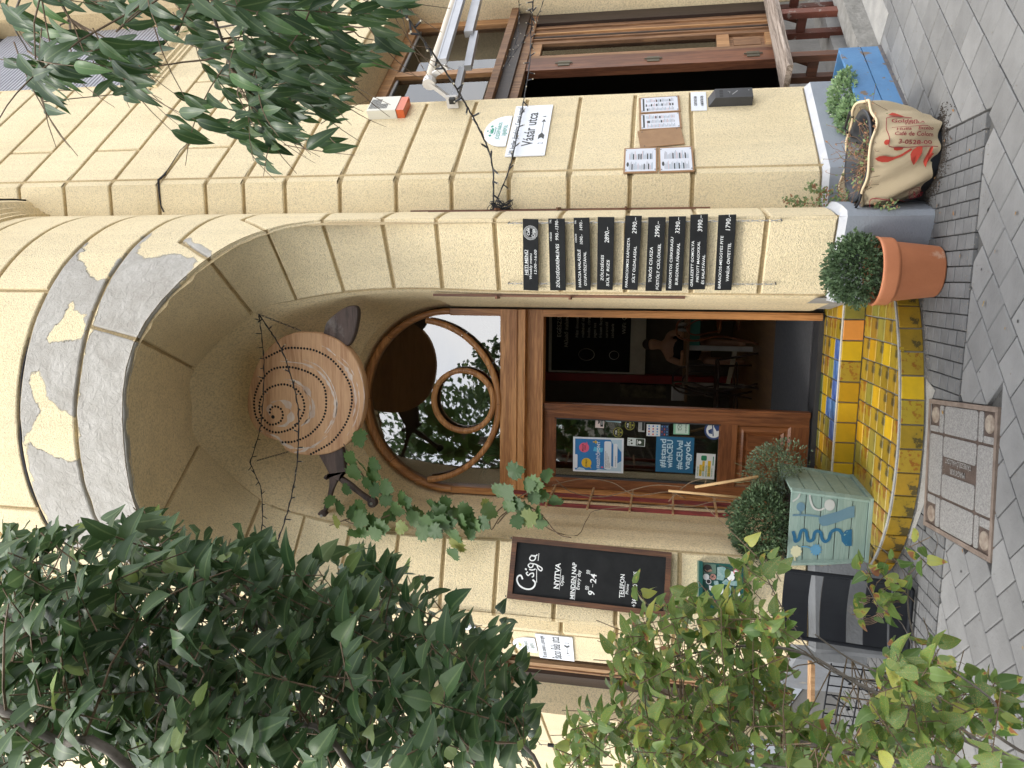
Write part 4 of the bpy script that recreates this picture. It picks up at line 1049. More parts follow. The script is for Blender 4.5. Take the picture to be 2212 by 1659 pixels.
# menu blackboard on the far wall
b = thing('wall_blackboard', 'large white-framed blackboard menu on the back wall inside the cafe', 'blackboard')
f = Frame((-1.43, 10.95, 1.58), (1, 0, 0), (0, 0, 1), 1.35, 1.48, (0, -1, 0))
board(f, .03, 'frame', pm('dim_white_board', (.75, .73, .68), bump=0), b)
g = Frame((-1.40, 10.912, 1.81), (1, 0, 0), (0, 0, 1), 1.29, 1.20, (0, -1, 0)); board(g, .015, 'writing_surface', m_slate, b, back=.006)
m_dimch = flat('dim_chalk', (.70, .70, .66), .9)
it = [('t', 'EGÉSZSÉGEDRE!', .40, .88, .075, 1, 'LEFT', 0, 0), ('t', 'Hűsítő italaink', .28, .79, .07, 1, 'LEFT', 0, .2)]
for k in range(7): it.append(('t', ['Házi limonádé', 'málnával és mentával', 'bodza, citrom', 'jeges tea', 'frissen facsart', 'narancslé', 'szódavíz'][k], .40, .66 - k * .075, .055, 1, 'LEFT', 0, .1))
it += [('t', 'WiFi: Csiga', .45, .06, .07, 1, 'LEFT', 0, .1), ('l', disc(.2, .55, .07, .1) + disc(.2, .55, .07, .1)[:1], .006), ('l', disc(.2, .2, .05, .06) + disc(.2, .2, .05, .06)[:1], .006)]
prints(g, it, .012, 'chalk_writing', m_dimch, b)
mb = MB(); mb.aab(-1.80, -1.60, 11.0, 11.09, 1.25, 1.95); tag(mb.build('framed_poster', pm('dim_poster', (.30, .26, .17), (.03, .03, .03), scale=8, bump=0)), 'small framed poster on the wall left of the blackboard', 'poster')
# table
def cafe_table():
    t = thing('cafe_table', 'wooden topped table with a green side and white legs deep inside the cafe', 'table')
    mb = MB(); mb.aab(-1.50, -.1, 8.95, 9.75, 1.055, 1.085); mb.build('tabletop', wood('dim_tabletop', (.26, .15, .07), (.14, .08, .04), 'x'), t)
    mb = MB(); mb.aab(-.80, -.14, 9.03, 9.06, .93, 1.053); mb.build('apron', flat('green_apron', (.03, .22, .15), .5), t)
    for x, y in ((-.83, 9.04), (-1.38, 9.66), (-.16, 9.04), (-.16, 9.66)):
        mb = MB(); mb.aab(x - .03, x + .03, y - .03, y + .03, .30, 1.053); mb.build('leg', pm('chipped_white_leg', (.55, .54, .5), (.4, .39, .36), bump=.1) if 'chipped_white_leg' not in bpy.data.materials else bpy.data.materials['chipped_white_leg'], t)
    mb = MB(); mb.bar((-.83, 9.04, .50), (-1.38, 9.66, .50), .03, .05); mb.build('stretcher', bpy.data.materials['chipped_white_leg'], t)
cafe_table()
def bentwood(x, y, rz, label, mat, back=True):
    t = thing('bentwood_chair', label, 'chair', 'bentwood chairs in the cafe'); t.location = (x, y, .30); t.rotation_euler = (0, 0, rz)
    mb = MB(); mb.lathe((0, 0, 0), [(0, .455), (.18, .455), (.2, .45), (.2, .43), (.18, .42), (0, .42)], 20); mb.build('seat', mat, t, True)
    for sx, sy in ((1, 1), (-1, 1)):
        mb = MB(); mb.tube([(sx * .15, -sy * .14, .43), (sx * .18, -sy * .19, .2), (sx * .21, -sy * .24, 0)], [.014, .013, .011], 6); mb.build('leg', mat, t, True)
    for sx in (1, -1):
        mb = MB(); mb.tube(cpts([(sx * .21, .26, 0), (sx * .18, .2, .25), (sx * .17, .17, .45), (sx * .19, .24, .7), (sx * .15, .27, .86)], 5), .013, 6); mb.build('leg', mat, t, True)
    mb = MB(); mb.tube(cpts([(.15, .27, .86), (.08, .28, .93), (-.08, .28, .93), (-.15, .27, .86)], 5), .013, 6); mb.tube(cpts([(.09, .18, .46), (.10, .25, .72), (0, .275, .82), (-.10, .25, .72), (-.09, .18, .46)], 5), .010, 6); mb.build('backrest', mat, t, True)
    mb = MB(); mb.tube([(.16 * math.cos(a), .16 * math.sin(a), .22) for a in np.linspace(0, 2 * math.pi, 17)], .008, 5, cap=False); mb.build('ring_stretcher', mat, t, True)
m_cherry = wood('cherry_bentwood', (.28, .09, .035), (.15, .05, .02), 'z', rough=.35); m_dkch = wood('dark_bentwood', (.06, .035, .025), (.03, .02, .016), 'z', rough=.4)
bentwood(-.42, 8.72, 2.6, 'reddish bentwood chair by the green edge of the table inside', m_cherry)
bentwood(-1.12, 8.7, .4, 'dark bentwood chair in front of the table inside', m_dkch)
bentwood(-1.50, 8.6, -1.2, 'dark bentwood chair half hidden by the closed door leaf', m_dkch)
# seated customer
m_skin = pm('skin', (.42, .24, .16), (.36, .2, .14), rough=.5, bump=0); m_hair = pm('dark_hair', (.035, .02, .014), (.02, .012, .01), rough=.5, scale=40, bump=.3, stretch=(1, 1, .2)); m_top = flat('black_vest', (.012, .012, .014), .9)
def skin_body(name, V_, E_, Rr_, mat, parent, sub=2):
    me = bpy.data.meshes.new(name); me.from_pydata([tuple(v) for v in V_], E_, []); o = bpy.data.objects.new(name, me); col.objects.link(o)
    sm = o.modifiers.new('s', 'SKIN'); sm.use_smooth_shade = True
    for i, r_ in enumerate(Rr_): me.skin_vertices[0].data[i].radius = r_ if hasattr(r_, '__len__') else (r_, r_)
    me.skin_vertices[0].data[0].use_root = True
    ss = o.modifiers.new('u', 'SUBSURF'); ss.levels = sub; ss.render_levels = sub
    dg = bpy.context.evaluated_depsgraph_get(); e = o.evaluated_get(dg); m2 = bpy.data.meshes.new_from_object(e); o.modifiers.clear(); o.data = m2; m2.materials.append(mat)
    for p in m2.polygons: p.use_smooth = True
    if parent: o.parent = parent
    return o
pr = thing('person', 'person with short dark hair in a black sleeveless top, sitting at the cafe table', 'person'); pr.location = (-.93, 10.02, .30)
bv = [(0, 0, .50), (0, .02, .68), (.02, .0, .84), (.02, -.02, .98), (.04, -.03, 1.07), (.05, -.05, 1.17), (.05, -.06, 1.26),
      (.19, -.03, .96), (.24, -.13, .83), (.20, -.36, .80), (.17, -.43, .83), (-.15, -.02, .96), (-.2, -.12, .78), (-.06, -.33, .79), (0, -.4, .80),
      (.1, -.03, .48), (.12, -.45, .48), (.12, -.47, .08), (.12, -.56, .03), (-.1, -.03, .48), (-.12, -.45, .48), (-.12, -.47, .08), (-.12, -.56, .03)]
be = [(0, 1), (1, 2), (2, 3), (3, 4), (4, 5), (5, 6), (3, 7), (7, 8), (8, 9), (9, 10), (3, 11), (11, 12), (12, 13), (13, 14), (0, 15), (15, 16), (16, 17), (17, 18), (0, 19), (19, 20), (20, 21), (21, 22)]
br = [(.15, .11), (.13, .10), (.15, .10), (.14, .09), .045, (.075, .09), (.065, .08), .055, .042, .03, .03, .055, .042, .03, .03, .08, .06, .045, .035, .08, .06, .045, .035]
skin_body('body', bv, be, br, m_skin, pr)
skin_body('vest', [(0, 0, .49), (0, .02, .68), (.02, 0, .84), (.02, -.015, .97)], [(0, 1), (1, 2), (2, 3)], [(.19, .15), (.175, .14), (.20, .145), (.15, .11)], m_top, pr)
skin_body('hair', [(.05, -.02, 1.16), (.05, -.03, 1.25), (.05, -.05, 1.33), (.12, -.01, 1.22), (-.02, -.01, 1.22)], [(0, 1), (1, 2), (1, 3), (1, 4)], [(.07, .06), (.095, .09), (.05, .06), .05, .05], m_hair, pr)
tb = thing('salt_shaker_caddy', 'glass shakers standing on the table inside the cafe', 'condiment set')
for dx_ in (0, .07):
    mb = MB(); mb.lathe((-.62 + dx_, 9.2, 1.085), [(0, 0), (.024, 0), (.026, .06), (.018, .08), (.02, .1), (0, .105)], 12); mb.build('shaker', pm('shaker_glass', (.35, .35, .35), bump=0, rough=.2) if 'shaker_glass' not in bpy.data.materials else bpy.data.materials['shaker_glass'], tb, True)
mb = MB(); mb.box((-1.42, 9.1, 1.16), (.09, 0, 0), (0, .004, .01), (0, -.01, .075)); tag(mb.build('table_card', flat('paper_white', (.55, .55, .56), .8)), 'white card standing on the table inside, next to the closed door leaf', 'card')
# plants on the inner sill of the arched window
def spiky(name, c, n, L, mat, parent=None, spread=1.0, w=.006):
    mb = MB(); r_ = random.Random(int(c[0] * 100) + n)
    for k in range(n):
        a = r_.uniform(0, 2 * math.pi); l = L * r_.uniform(.6, 1); o = r_.uniform(.3, 1) * spread
        pts = [V(c) + V((math.cos(a) * o * l * t, math.sin(a) * o * l * t * .5, l * (1.1 * t - .75 * o * t * t))) for t in (0, .35, .7, 1)]
        sd_ = V((-math.sin(a), math.cos(a), .3)).normalized(); vs = []
        for p, ww in zip(pts, (1, .8, .5, .05)): vs += [p - sd_ * w * ww, p + sd_ * w * ww]
        mb.add(vs, [(0, 1, 3, 2), (2, 3, 5, 4), (4, 5, 7, 6)])
    return mb.build(name, mat, parent)
m_spike = leafmat('grassy_leaf', (.05, .11, .07), (.10, .17, .11), rough=.5)
m_terra = pm('terracotta', (.56, .215, .10), (.46, .165, .075), rough=.55, scale=4, detail=6, bump=.12, bscale=60, spots=(3.2, .62, (.58, .33, .22)))
for i, (x, lab) in enumerate(((-.50, 'grassy pot plant at the right end of the arched window sill, behind the glass'), (-1.48, 'grassy pot plant at the left end of the arched window sill, behind the glass'))):
    p = thing('pot_plant', lab, 'pot plant', 'pot plants behind the arched window')
    mb = MB(); mb.lathe((x, 5.87, bz - .1), [(0, 0), (.055, 0), (.07, .12), (.076, .12), (.076, .14), (.06, .14), (.055, .12), (0, .12)], 20); mb.build('pot', m_terra, p, True)
    spiky('leaves', (x, 5.87, bz + .03), 70, .36 if i == 0 else .42, m_spike, p)
mb = MB(); mb.aab(DCX - WR, DCX + WR, 5.80, 6.0, bz - .13, bz - .1); mb.build('inner_sill', m_wx, win)

# ---------------------------------------------------------------- right wing: window over panelled doors
def WR_(s, z, d): q = CRp + tR * s - nR * d; q.z = z; return q
def WL_(s, z, d): q = CLp + tL * s - nL * d; q.z = z; return q
def wbar(W, s0, s1, z0, z1, d0, d1, name, mat, parent):
    mb = MB(); c = (W(s0, z0, d0) + W(s1, z1, d1)) / 2; t = (W(1, 0, 0) - W(0, 0, 0)); n = (W(0, 0, 0) - W(0, 0, 1))
    mb.box(c, t * (s1 - s0) / 2, n * (d1 - d0) / 2, V((0, 0, (z1 - z0) / 2))); return mb.build(name, mat, parent)
sd = bpy.data.objects.new('side_window', None); col.objects.link(sd); sd.parent = bld
m_wR = wood('sun_bleached_oak', (.52, .29, .13), (.33, .165, .07), 'z', rough=.55, scale=10)
wbar(WR_, 1.09, 3.31, 4.05, 4.155, .34, .42, 'head', m_wR, sd)
wbar(WR_, 1.09, 3.31, 2.975, 3.045, .24, .42, 'sill', m_grey_wood if False else m_wold, sd)
for a, b_ in ((1.09, 1.17), (2.19, 2.275), (3.20, 3.31)): wbar(WR_, a, b_, 3.046, 4.049, .342, .418, 'mullion', m_wR, sd)
for a, b_ in ((1.17, 2.19), (2.275, 3.20)): wbar(WR_, a, b_, 3.046, 4.049, .385, .391, 'pane', m_glassd, sd)
for a, b_ in ((1.175, 2.185), (2.28, 3.195)): wbar(WR_, a, b_, 4.02, 4.046, .37, .384, 'glazing_bead', m_metal, sd)
wbar(WR_, 1.09, 3.31, 2.86, 2.974, .30, .42, 'lower_head', m_wdark, sd)
wbar(WR_, 1.09, 3.31, 2.78, 2.859, .33, .42, 'door_head', m_wold, sd)
mb = MB(); mb.add([WR_(1.0, 3.0, .9), WR_(3.4, 3.0, .9), WR_(3.4, 4.2, .9), WR_(1.0, 4.2, .9)], [(0, 1, 2, 3)])
mb.build('curtain', pm('pale_net_curtain', (.42, .41, .31), (.30, .29, .21), rough=.9, bump=.3, bscale=20), sd)
pd = bpy.data.objects.new('side_door', None); col.objects.link(pd); pd.parent = bld
wbar(WR_, 3.12, 3.31, .5, 2.779, .33, .40, 'dark_post', m_wdark, pd)
wbar(WR_, 2.74, 3.119, .5, 2.779, .36, .42, 'side_stile', m_wold, pd)
wbar(WR_, 2.43, 2.50, .5, 2.779, .36, .42, 'side_stile', m_wold, pd)
wbar(WR_, 2.20, 2.428, .5, 2.779, .35, .43, 'hinge_stile', wood('reddish_brown_stile', (.22, .085, .04), (.11, .04, .02), 'z', rough=.5), pd)
for z0, z1 in ((2.68, 2.779), (.92, 1.03), (.50, .60)): wbar(WR_, 2.50, 2.74, z0, z1, .362, .418, 'rail', m_wR, pd)
wbar(WR_, 2.50, 2.74, 1.03, 2.68, .395, .40, 'pane', m_glassd, pd)
for a_ in (2.80, 2.92, 3.03): wbar(WR_, a_, a_ + .022, .5, 2.779, .345, .3601, 'moulding', m_wR if a_ == 2.92 else m_wold, pd)
wbar(WR_, 2.86, 2.885, .5, 2.779, .355, .3602, 'dark_groove', m_wdark, pd)
wbar(WR_, 2.50, 2.74, .60, .92, .39, .41, 'lower_panel', m_wold, pd); wbar(WR_, 2.545, 2.695, .64, .88, .375, .392, 'raised_panel', m_wold, pd)
for z in (2.426, 1.605, .73):
    mb = MB(); mb.bar(WR_(2.305, z - .05, .343), WR_(2.305, z + .05, .343), .012, .012)
    c = WR_(2.305, z, .346); mb.box(c, tR * .045, nR * .003, V((0, 0, .055))); mb.tube([WR_(2.305, z - .08, .34), WR_(2.305, z + .08, .34)], .006, 6); mb.build('hinge', pm('old_brass', (.16, .14, .10), metal=.6, rough=.5, bump=.2) if 'old_brass' not in bpy.data.materials else bpy.data.materials['old_brass'], pd)
wbar(WR_, 1.09, 1.13, .5, 2.779, .33, .42, 'door_post', m_wdark, pd)
# dark interior behind the side opening
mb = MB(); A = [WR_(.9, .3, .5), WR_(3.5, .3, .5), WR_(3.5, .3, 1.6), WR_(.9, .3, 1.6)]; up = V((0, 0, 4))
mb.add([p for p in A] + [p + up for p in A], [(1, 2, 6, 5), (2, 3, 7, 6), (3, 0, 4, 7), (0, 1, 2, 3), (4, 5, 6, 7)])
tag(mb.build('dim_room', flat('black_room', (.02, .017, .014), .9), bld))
wbar(WR_, 1.1, 3.3, .0, .49, .34, .46, 'base_wall', m_bare, bld)
wbar(WR_, 1.1, 3.3, .02, .16, .12, .34, 'stone_step', m_bare, bld)
# kerb and concrete strip in front
mb = MB(); c0, c1_ = CRp + tR * 1.23 + nR * .12, CRp + tR * 5 + nR * .12
mb.box((c0 + c1_) / 2 + V((0, 0, .05)), (c1_ - c0) / 2, nR * .075, V((0, 0, .09))); tag(mb.build('kerb', pm('rough_stone_kerb', (.27, .26, .24), (.17, .165, .15), rough=.95, scale=12, bump=1, bscale=30), pave))
mb = MB(); mb.box((c0 + c1_) / 2 + nR * .19 + V((0, 0, -.009)), (c1_ - c0) / 2, nR * .115, V((0, 0, .013))); tag(mb.build('concrete_strip', m_bare, pave))

# left wing opening
lw = bpy.data.objects.new('left_window', None); col.objects.link(lw); lw.parent = bld
wbar(WL_, 2.16, 2.39, .5, 2.9, .35, .42, 'post', m_wpale, lw); wbar(WL_, 2.39, 2.725, .5, 2.9, .31, .42, 'dark_post', m_wdark, lw)
wbar(WL_, 2.28, 2.31, .5, 2.9, .335, .35, 'post_moulding', m_wold, lw)
wbar(WL_, .73, 2.725, 2.90, 3.05, .26, .42, 'transom', m_wold, lw)
wbar(WL_, .73, 2.725, 4.05, 4.15, .34, .42, 'head', m_wold, lw)
wbar(WL_, .73, .80, .5, 4.05, .34, .42, 'post', m_wold, lw); wbar(WL_, 2.64, 2.725, 3.05, 4.05, .341, .419, 'post', m_wold, lw)
wbar(WL_, .80, 2.16, .5, 2.9, .385, .391, 'pane', m_glass, lw); wbar(WL_, .80, 2.64, 3.05, 4.05, .385, .391, 'pane', m_glass, lw)
wbar(WL_, .73, 2.725, .0, .5, .34, .46, 'base_wall', m_plinth, lw)
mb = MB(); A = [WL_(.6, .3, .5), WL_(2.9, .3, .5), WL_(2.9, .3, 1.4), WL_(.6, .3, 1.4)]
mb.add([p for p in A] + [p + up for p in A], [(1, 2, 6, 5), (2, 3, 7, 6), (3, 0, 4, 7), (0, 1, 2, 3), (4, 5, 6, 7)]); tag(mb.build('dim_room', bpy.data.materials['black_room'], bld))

# ---------------------------------------------------------------- signs and boards
PRn = ((Ept(5) - Ipt(5)).cross(V((0, 0, 1)))).normalized(); PRn = PRn if PRn.y < 0 else -PRn
PLn = ((Ept(2 * NJ - 5) - Ipt(2 * NJ - 5)).cross(V((0, 0, 1)))).normalized(); PLn = PLn if PLn.y < 0 else -PLn
def onPR(p, off=.0): return onP(p, Ipt(5) + PRn * off, PRn)
def onPL(p, off=.0): return onP(p, Ipt(2 * NJ - 5) + PLn * off, PLn)
# nine menu boards on two chains
MEN = [((137, 100), (278, 100), (278, 750), (143, 750)), ((370, 97), (522, 97), (530, 750), (388, 750)), ((603, 88), (746, 88), (760, 748), (620, 748)),
       ((825, 82), (975, 82), (962, 745), (815, 745)), ((1078, 70), (1228, 70), (1190, 747), (1045, 742)), ((1287, 84), (1447, 82), (1410, 757), (1260, 755)),
       ((1477, 76), (1632, 76), (1597, 755), (1445, 752)), ((1675, 60), (1833, 57), (1808, 742), (1652, 742)), ((1932, 62), (2092, 60), (2050, 748), (1893, 748))]
WORDS = ['topmost menu board on the chains, with the snail logo and weekly menu hours', 'menu board for the vegetable cream soup, second from the top', 'menu board for catfish soup with matchstick pasta', 'menu board reading fried rice with vegetables, price 2890',
         'tilted menu board for cabbage with roast rib, price 2990', 'menu board for curd cheese noodles with smoked knuckle', 'menu board for blue cheese chicken ragout, price 3290', 'three line menu board for grilled cheese with salad, price 3990', 'lowest menu board on the chains, apricot and sour cherry pie']
# text positions in board coordinates measured from the left: (string, x, y, size, anchor)
TX = [[('HETI MENÜ', .22, .70, .27, .022), ('Weekly menu', .16, .42, .24, 0), ('12:00–16:00', .23, .10, .24, 0)],
      [('ZÖLDSÉGKRÉMLEVES', .04, .38, .28, .012), ('990.-', .71, .40, .27, 0), ('1390-', .85, .40, .27, 0), ('CSÉSZE', .70, .82, .14, .01), ('TÁL', .94, .82, .14, .01)],
      [('HARCSA HALÁSZLÉ', .04, .62, .24, .012), ('GYUFATÉSZTÁVAL', .06, .25, .24, .012), ('1090.-', .64, .45, .27, 0), ('1490.-', .83, .45, .27, 0), ('CSÉSZE', .67, .84, .13, .01), ('TÁL', .92, .84, .13, .01)],
      [('ZÖLDSÉGES', .13, .60, .24, .012), ('SÜLT RIZS', .05, .24, .24, .012), ('2890.–', .66, .30, .38, 0)],
      [('PARADICSOMOS KÁPOSZTA', .03, .66, .22, .012), ('SÜLT OLDALASSAL', .10, .22, .24, .012), ('2990.–', .77, .28, .38, 0)],
      [('TÚRÓS CSUSZA', .12, .66, .24, .012), ('FÜSTÖLT CSÜLÖKKEL', .02, .20, .24, .012), ('2990.–', .74, .32, .38, 0)],
      [('ROKFORTOS CSIRKERAGU', .03, .68, .22, .012), ('BURGONYA FÁNKKAL', .08, .28, .24, .012), ('3290.–', .78, .34, .36, 0)],
      [('GRILLEZETT GOMOLYA', .04, .74, .21, .012), ('PIRÍTOTT MAGOKKAL', .10, .40, .21, .012), ('ÉS SALÁTÁVAL', .07, .08, .21, .012), ('3990.–', .78, .30, .38, 0)],
      [('BARACKOS-MEGGYES PITE', .02, .66, .22, .012), ('VANÍLIA ÖNTETTEL', .12, .20, .24, .012), ('1790.–', .79, .30, .38, 0)]]
hang = [[], []]
for q, w_, tx in zip(MEN, WORDS, TX):
    RT, RB_, LB, LT = [onPR(d1(*c), .03) for c in q]
    f = frame4(LT, RT, RB_, LB)
    b = thing('menu_board', w_, 'menu board', 'black menu boards hanging on chains')
    board(f, .012, 'board', m_slate, b, back=.006)
    items = []
    for s_, x, y, sz, bo in tx:
        bo = bo * .4
        v, _ = text_mesh(s_, 1); wid = max(a for a, _b in v) - min(a for a, _b in v)
        nxt = 1.0
        tgt = {'HETI MENÜ': .35, 'Weekly menu': .37, '12:00–16:00': .34, 'ZÖLDSÉGKRÉMLEVES': .62, 'HARCSA HALÁSZLÉ': .53, 'GYUFATÉSZTÁVAL': .48, 'ZÖLDSÉGES': .36, 'SÜLT RIZS': .37, 'PARADICSOMOS KÁPOSZTA': .68, 'SÜLT OLDALASSAL': .50, 'TÚRÓS CSUSZA': .49, 'FÜSTÖLT CSÜLÖKKEL': .63, 'ROKFORTOS CSIRKERAGU': .70, 'BURGONYA FÁNKKAL': .57, 'GRILLEZETT GOMOLYA': .62, 'PIRÍTOTT MAGOKKAL': .55, 'ÉS SALÁTÁVAL': .40, 'BARACKOS-MEGGYES PITE': .71, 'VANÍLIA ÖNTETTEL': .52}.get(s_)
        if tgt is None: tgt = .055 if s_ == 'TÁL' else .12 if s_ == 'CSÉSZE' else .13 if sz < .3 else .21
        xs = tgt * f.w / (wid * sz * f.h)
        items.append(('t', s_, x, y, sz, xs, 'LEFT', bo, .12))
    if 'topmost' in w_:
        items.append(('l', [(.22, .66), (.58, .68)], .0022))
        asp = f.h / f.w
        for rr in (.46, .40, .33): items.append(('l', disc(.82, .5, rr * asp, rr, 24) + disc(.82, .5, rr * asp, rr, 24)[:1], .0016))
        items += [('t', 'Cafe', .78, .56, .26, 1, 'LEFT', .01, .1), ('t', 'Csiga', .755, .24, .26, 1, 'LEFT', .01, .1)]
    prints(f, items, .0065, 'chalk_lettering', m_chalk, b)
    hang[0].append(f); hang[1].append(f)
for k, (yy, lab) in enumerate(((128, 'thin steel chain holding the right ends of the menu boards'), (698, 'thin steel chain holding the left ends of the menu boards'))):
    ch = thing('hanging_chain', lab, 'chain')
    a, b_ = onPR(d1(5, yy + (10 if k == 0 else -8)), .022), onPR(c3(705, 1372) if k == 0 else c6(668, 188), .022)
    n_ = 60; L_ = (b_ - a).length; t_ = (b_ - a).normalized(); sdv = t_.cross(PRn)
    mb = MB()
    for i in range(n_):
        c = a + (b_ - a) * (i + .5) / n_; w_ = sdv if i % 2 else PRn; hl = L_ / n_ * .68
        mb.tube([c + t_ * hl * math.sin(x) + w_ * .0055 * math.cos(x) for x in np.linspace(0, 2 * math.pi, 9)], .0017, 4, cap=False)
    mb.build('chain_links', m_metal, ch)
    for p in (a, b_):
        mb = MB(); mb.tube([p - PRn * .03, p + PRn * .004], .004, 6); mb.build('nail', m_dkmetal, ch)

# framed blackboard with the opening hours
b = thing('blackboard_sign', 'tall wood-framed blackboard with the cafe name and opening hours', 'blackboard')
q = [onPL(d2(*c), .035) for c in [(60, 815), (105, 62), (2058, 203), (1990, 985)]]
f = frame4(*q); fwid = .035
g = Frame(f.p(0, 0) + f.x * fwid + f.y * fwid, f.x, f.y, f.w - 2 * fwid, f.h - 2 * fwid, f.n)
board(g, .012, 'writing_surface', m_slate, b, back=.012)
m_frm = wood('knotty_frame_wood', (.15, .065, .03), (.055, .025, .015), 'z', rough=.6, scale=8, ring=18)
for a0, a1, b0, b1 in ((0, fwid / f.w, 0, 1), (1 - fwid / f.w, 1, 0, 1), (fwid / f.w, 1 - fwid / f.w, 0, fwid / f.h), (fwid / f.w, 1 - fwid / f.w, 1 - fwid / f.h, 1)):
    h = Frame(f.p(a0, b0), f.x, f.y, f.w * (a1 - a0), f.h * (b1 - b0), f.n); board(h, .024, 'frame_board', m_frm, b, back=.012)
for a_ in (.03, .97):
    mb = MB(); mb.lathe(f.p(a_, 1.008) - f.n * .0, [(0, .006), (.006, .004), (.008, 0), (0, -.004)], 10); mb.build('screw', m_dkmetal, b)
def hand(pts, w): return ('l', [tuple(p) for p in catmull(pts, 6)], w)
k_ = lambda x, y: ((1 - (y - 140) / 650.0), 1 - (x - 150) / 1820.0)     # zoom pixels -> board coordinates
def hk(P, w): return hand([k_(*p) for p in P], w)
items = [hk([(262, 600), (235, 555), (200, 570), (192, 620), (230, 680), (300, 712), (370, 708), (412, 670), (418, 620), (385, 590)], .011),   # C
         hk([(318, 500), (300, 520), (325, 545), (350, 520), (385, 510), (392, 545), (372, 560)], .008),          # s
         hk([(330, 468), (365, 472), (400, 460), (405, 450)], .008), ('p', [k_(*p) for p in [(278, 478), (300, 485), (302, 462), (280, 458)]]),   # i
         hk([(330, 395), (315, 420), (340, 445), (370, 430), (372, 395), (330, 392), (400, 395), (450, 415), (490, 440), (480, 470), (445, 450), (420, 400)], .008),   # g
         hk([(340, 300), (325, 330), (345, 355), (385, 345), (395, 305), (340, 292), (400, 290), (415, 270)], .008),   # a
         hk([(435, 255), (432, 350)], .004), hk([(425, 455), (430, 540), (438, 620)], .0045),
         ('t', 'NYITVA', *k_(712, 672), .048, 1.0, 'LEFT', .022, .0), ('t', 'Open', *k_(765, 630), .030, 1, 'LEFT', .01, .15),
         ('t', 'MINDEN NAP', *k_(908, 775), .040, .98, 'LEFT', .018, 0), ('t', 'Every day', *k_(965, 655), .033, 1, 'LEFT', .008, .15),
         ('t', '9', *k_(1150, 705), .062, 1, 'LEFT', .015, .1), ('t', '00', *k_(1066, 640), .026, 1, 'LEFT', .01, 0), ('t', '–', *k_(1140, 600), .04, 1, 'LEFT', .0, 0), ('t', '24', *k_(1158, 555), .056, 1.1, 'LEFT', .015, .1), ('t', '00', *k_(1066, 445), .026, 1, 'LEFT', .01, 0),
         ('t', 'TELEFON', *k_(1495, 690), .040, .92, 'LEFT', .012, 0), ('t', 'Phone', *k_(1550, 640), .026, 1, 'LEFT', .006, .1), ('t', '+36 1 790 5945', *k_(1650, 785), .042, .85, 'LEFT', .01, 0)]
for x_, y0_, y1_ in ((722, 680, 420), (915, 780, 465), (1075, 645, 595), (1075, 450, 400), (1505, 675, 485)): items.append(('l', [k_(x_, y0_), k_(x_, y1_)], .0028))
prints(g, items, .0015, 'painted_lettering', m_chalk, b)

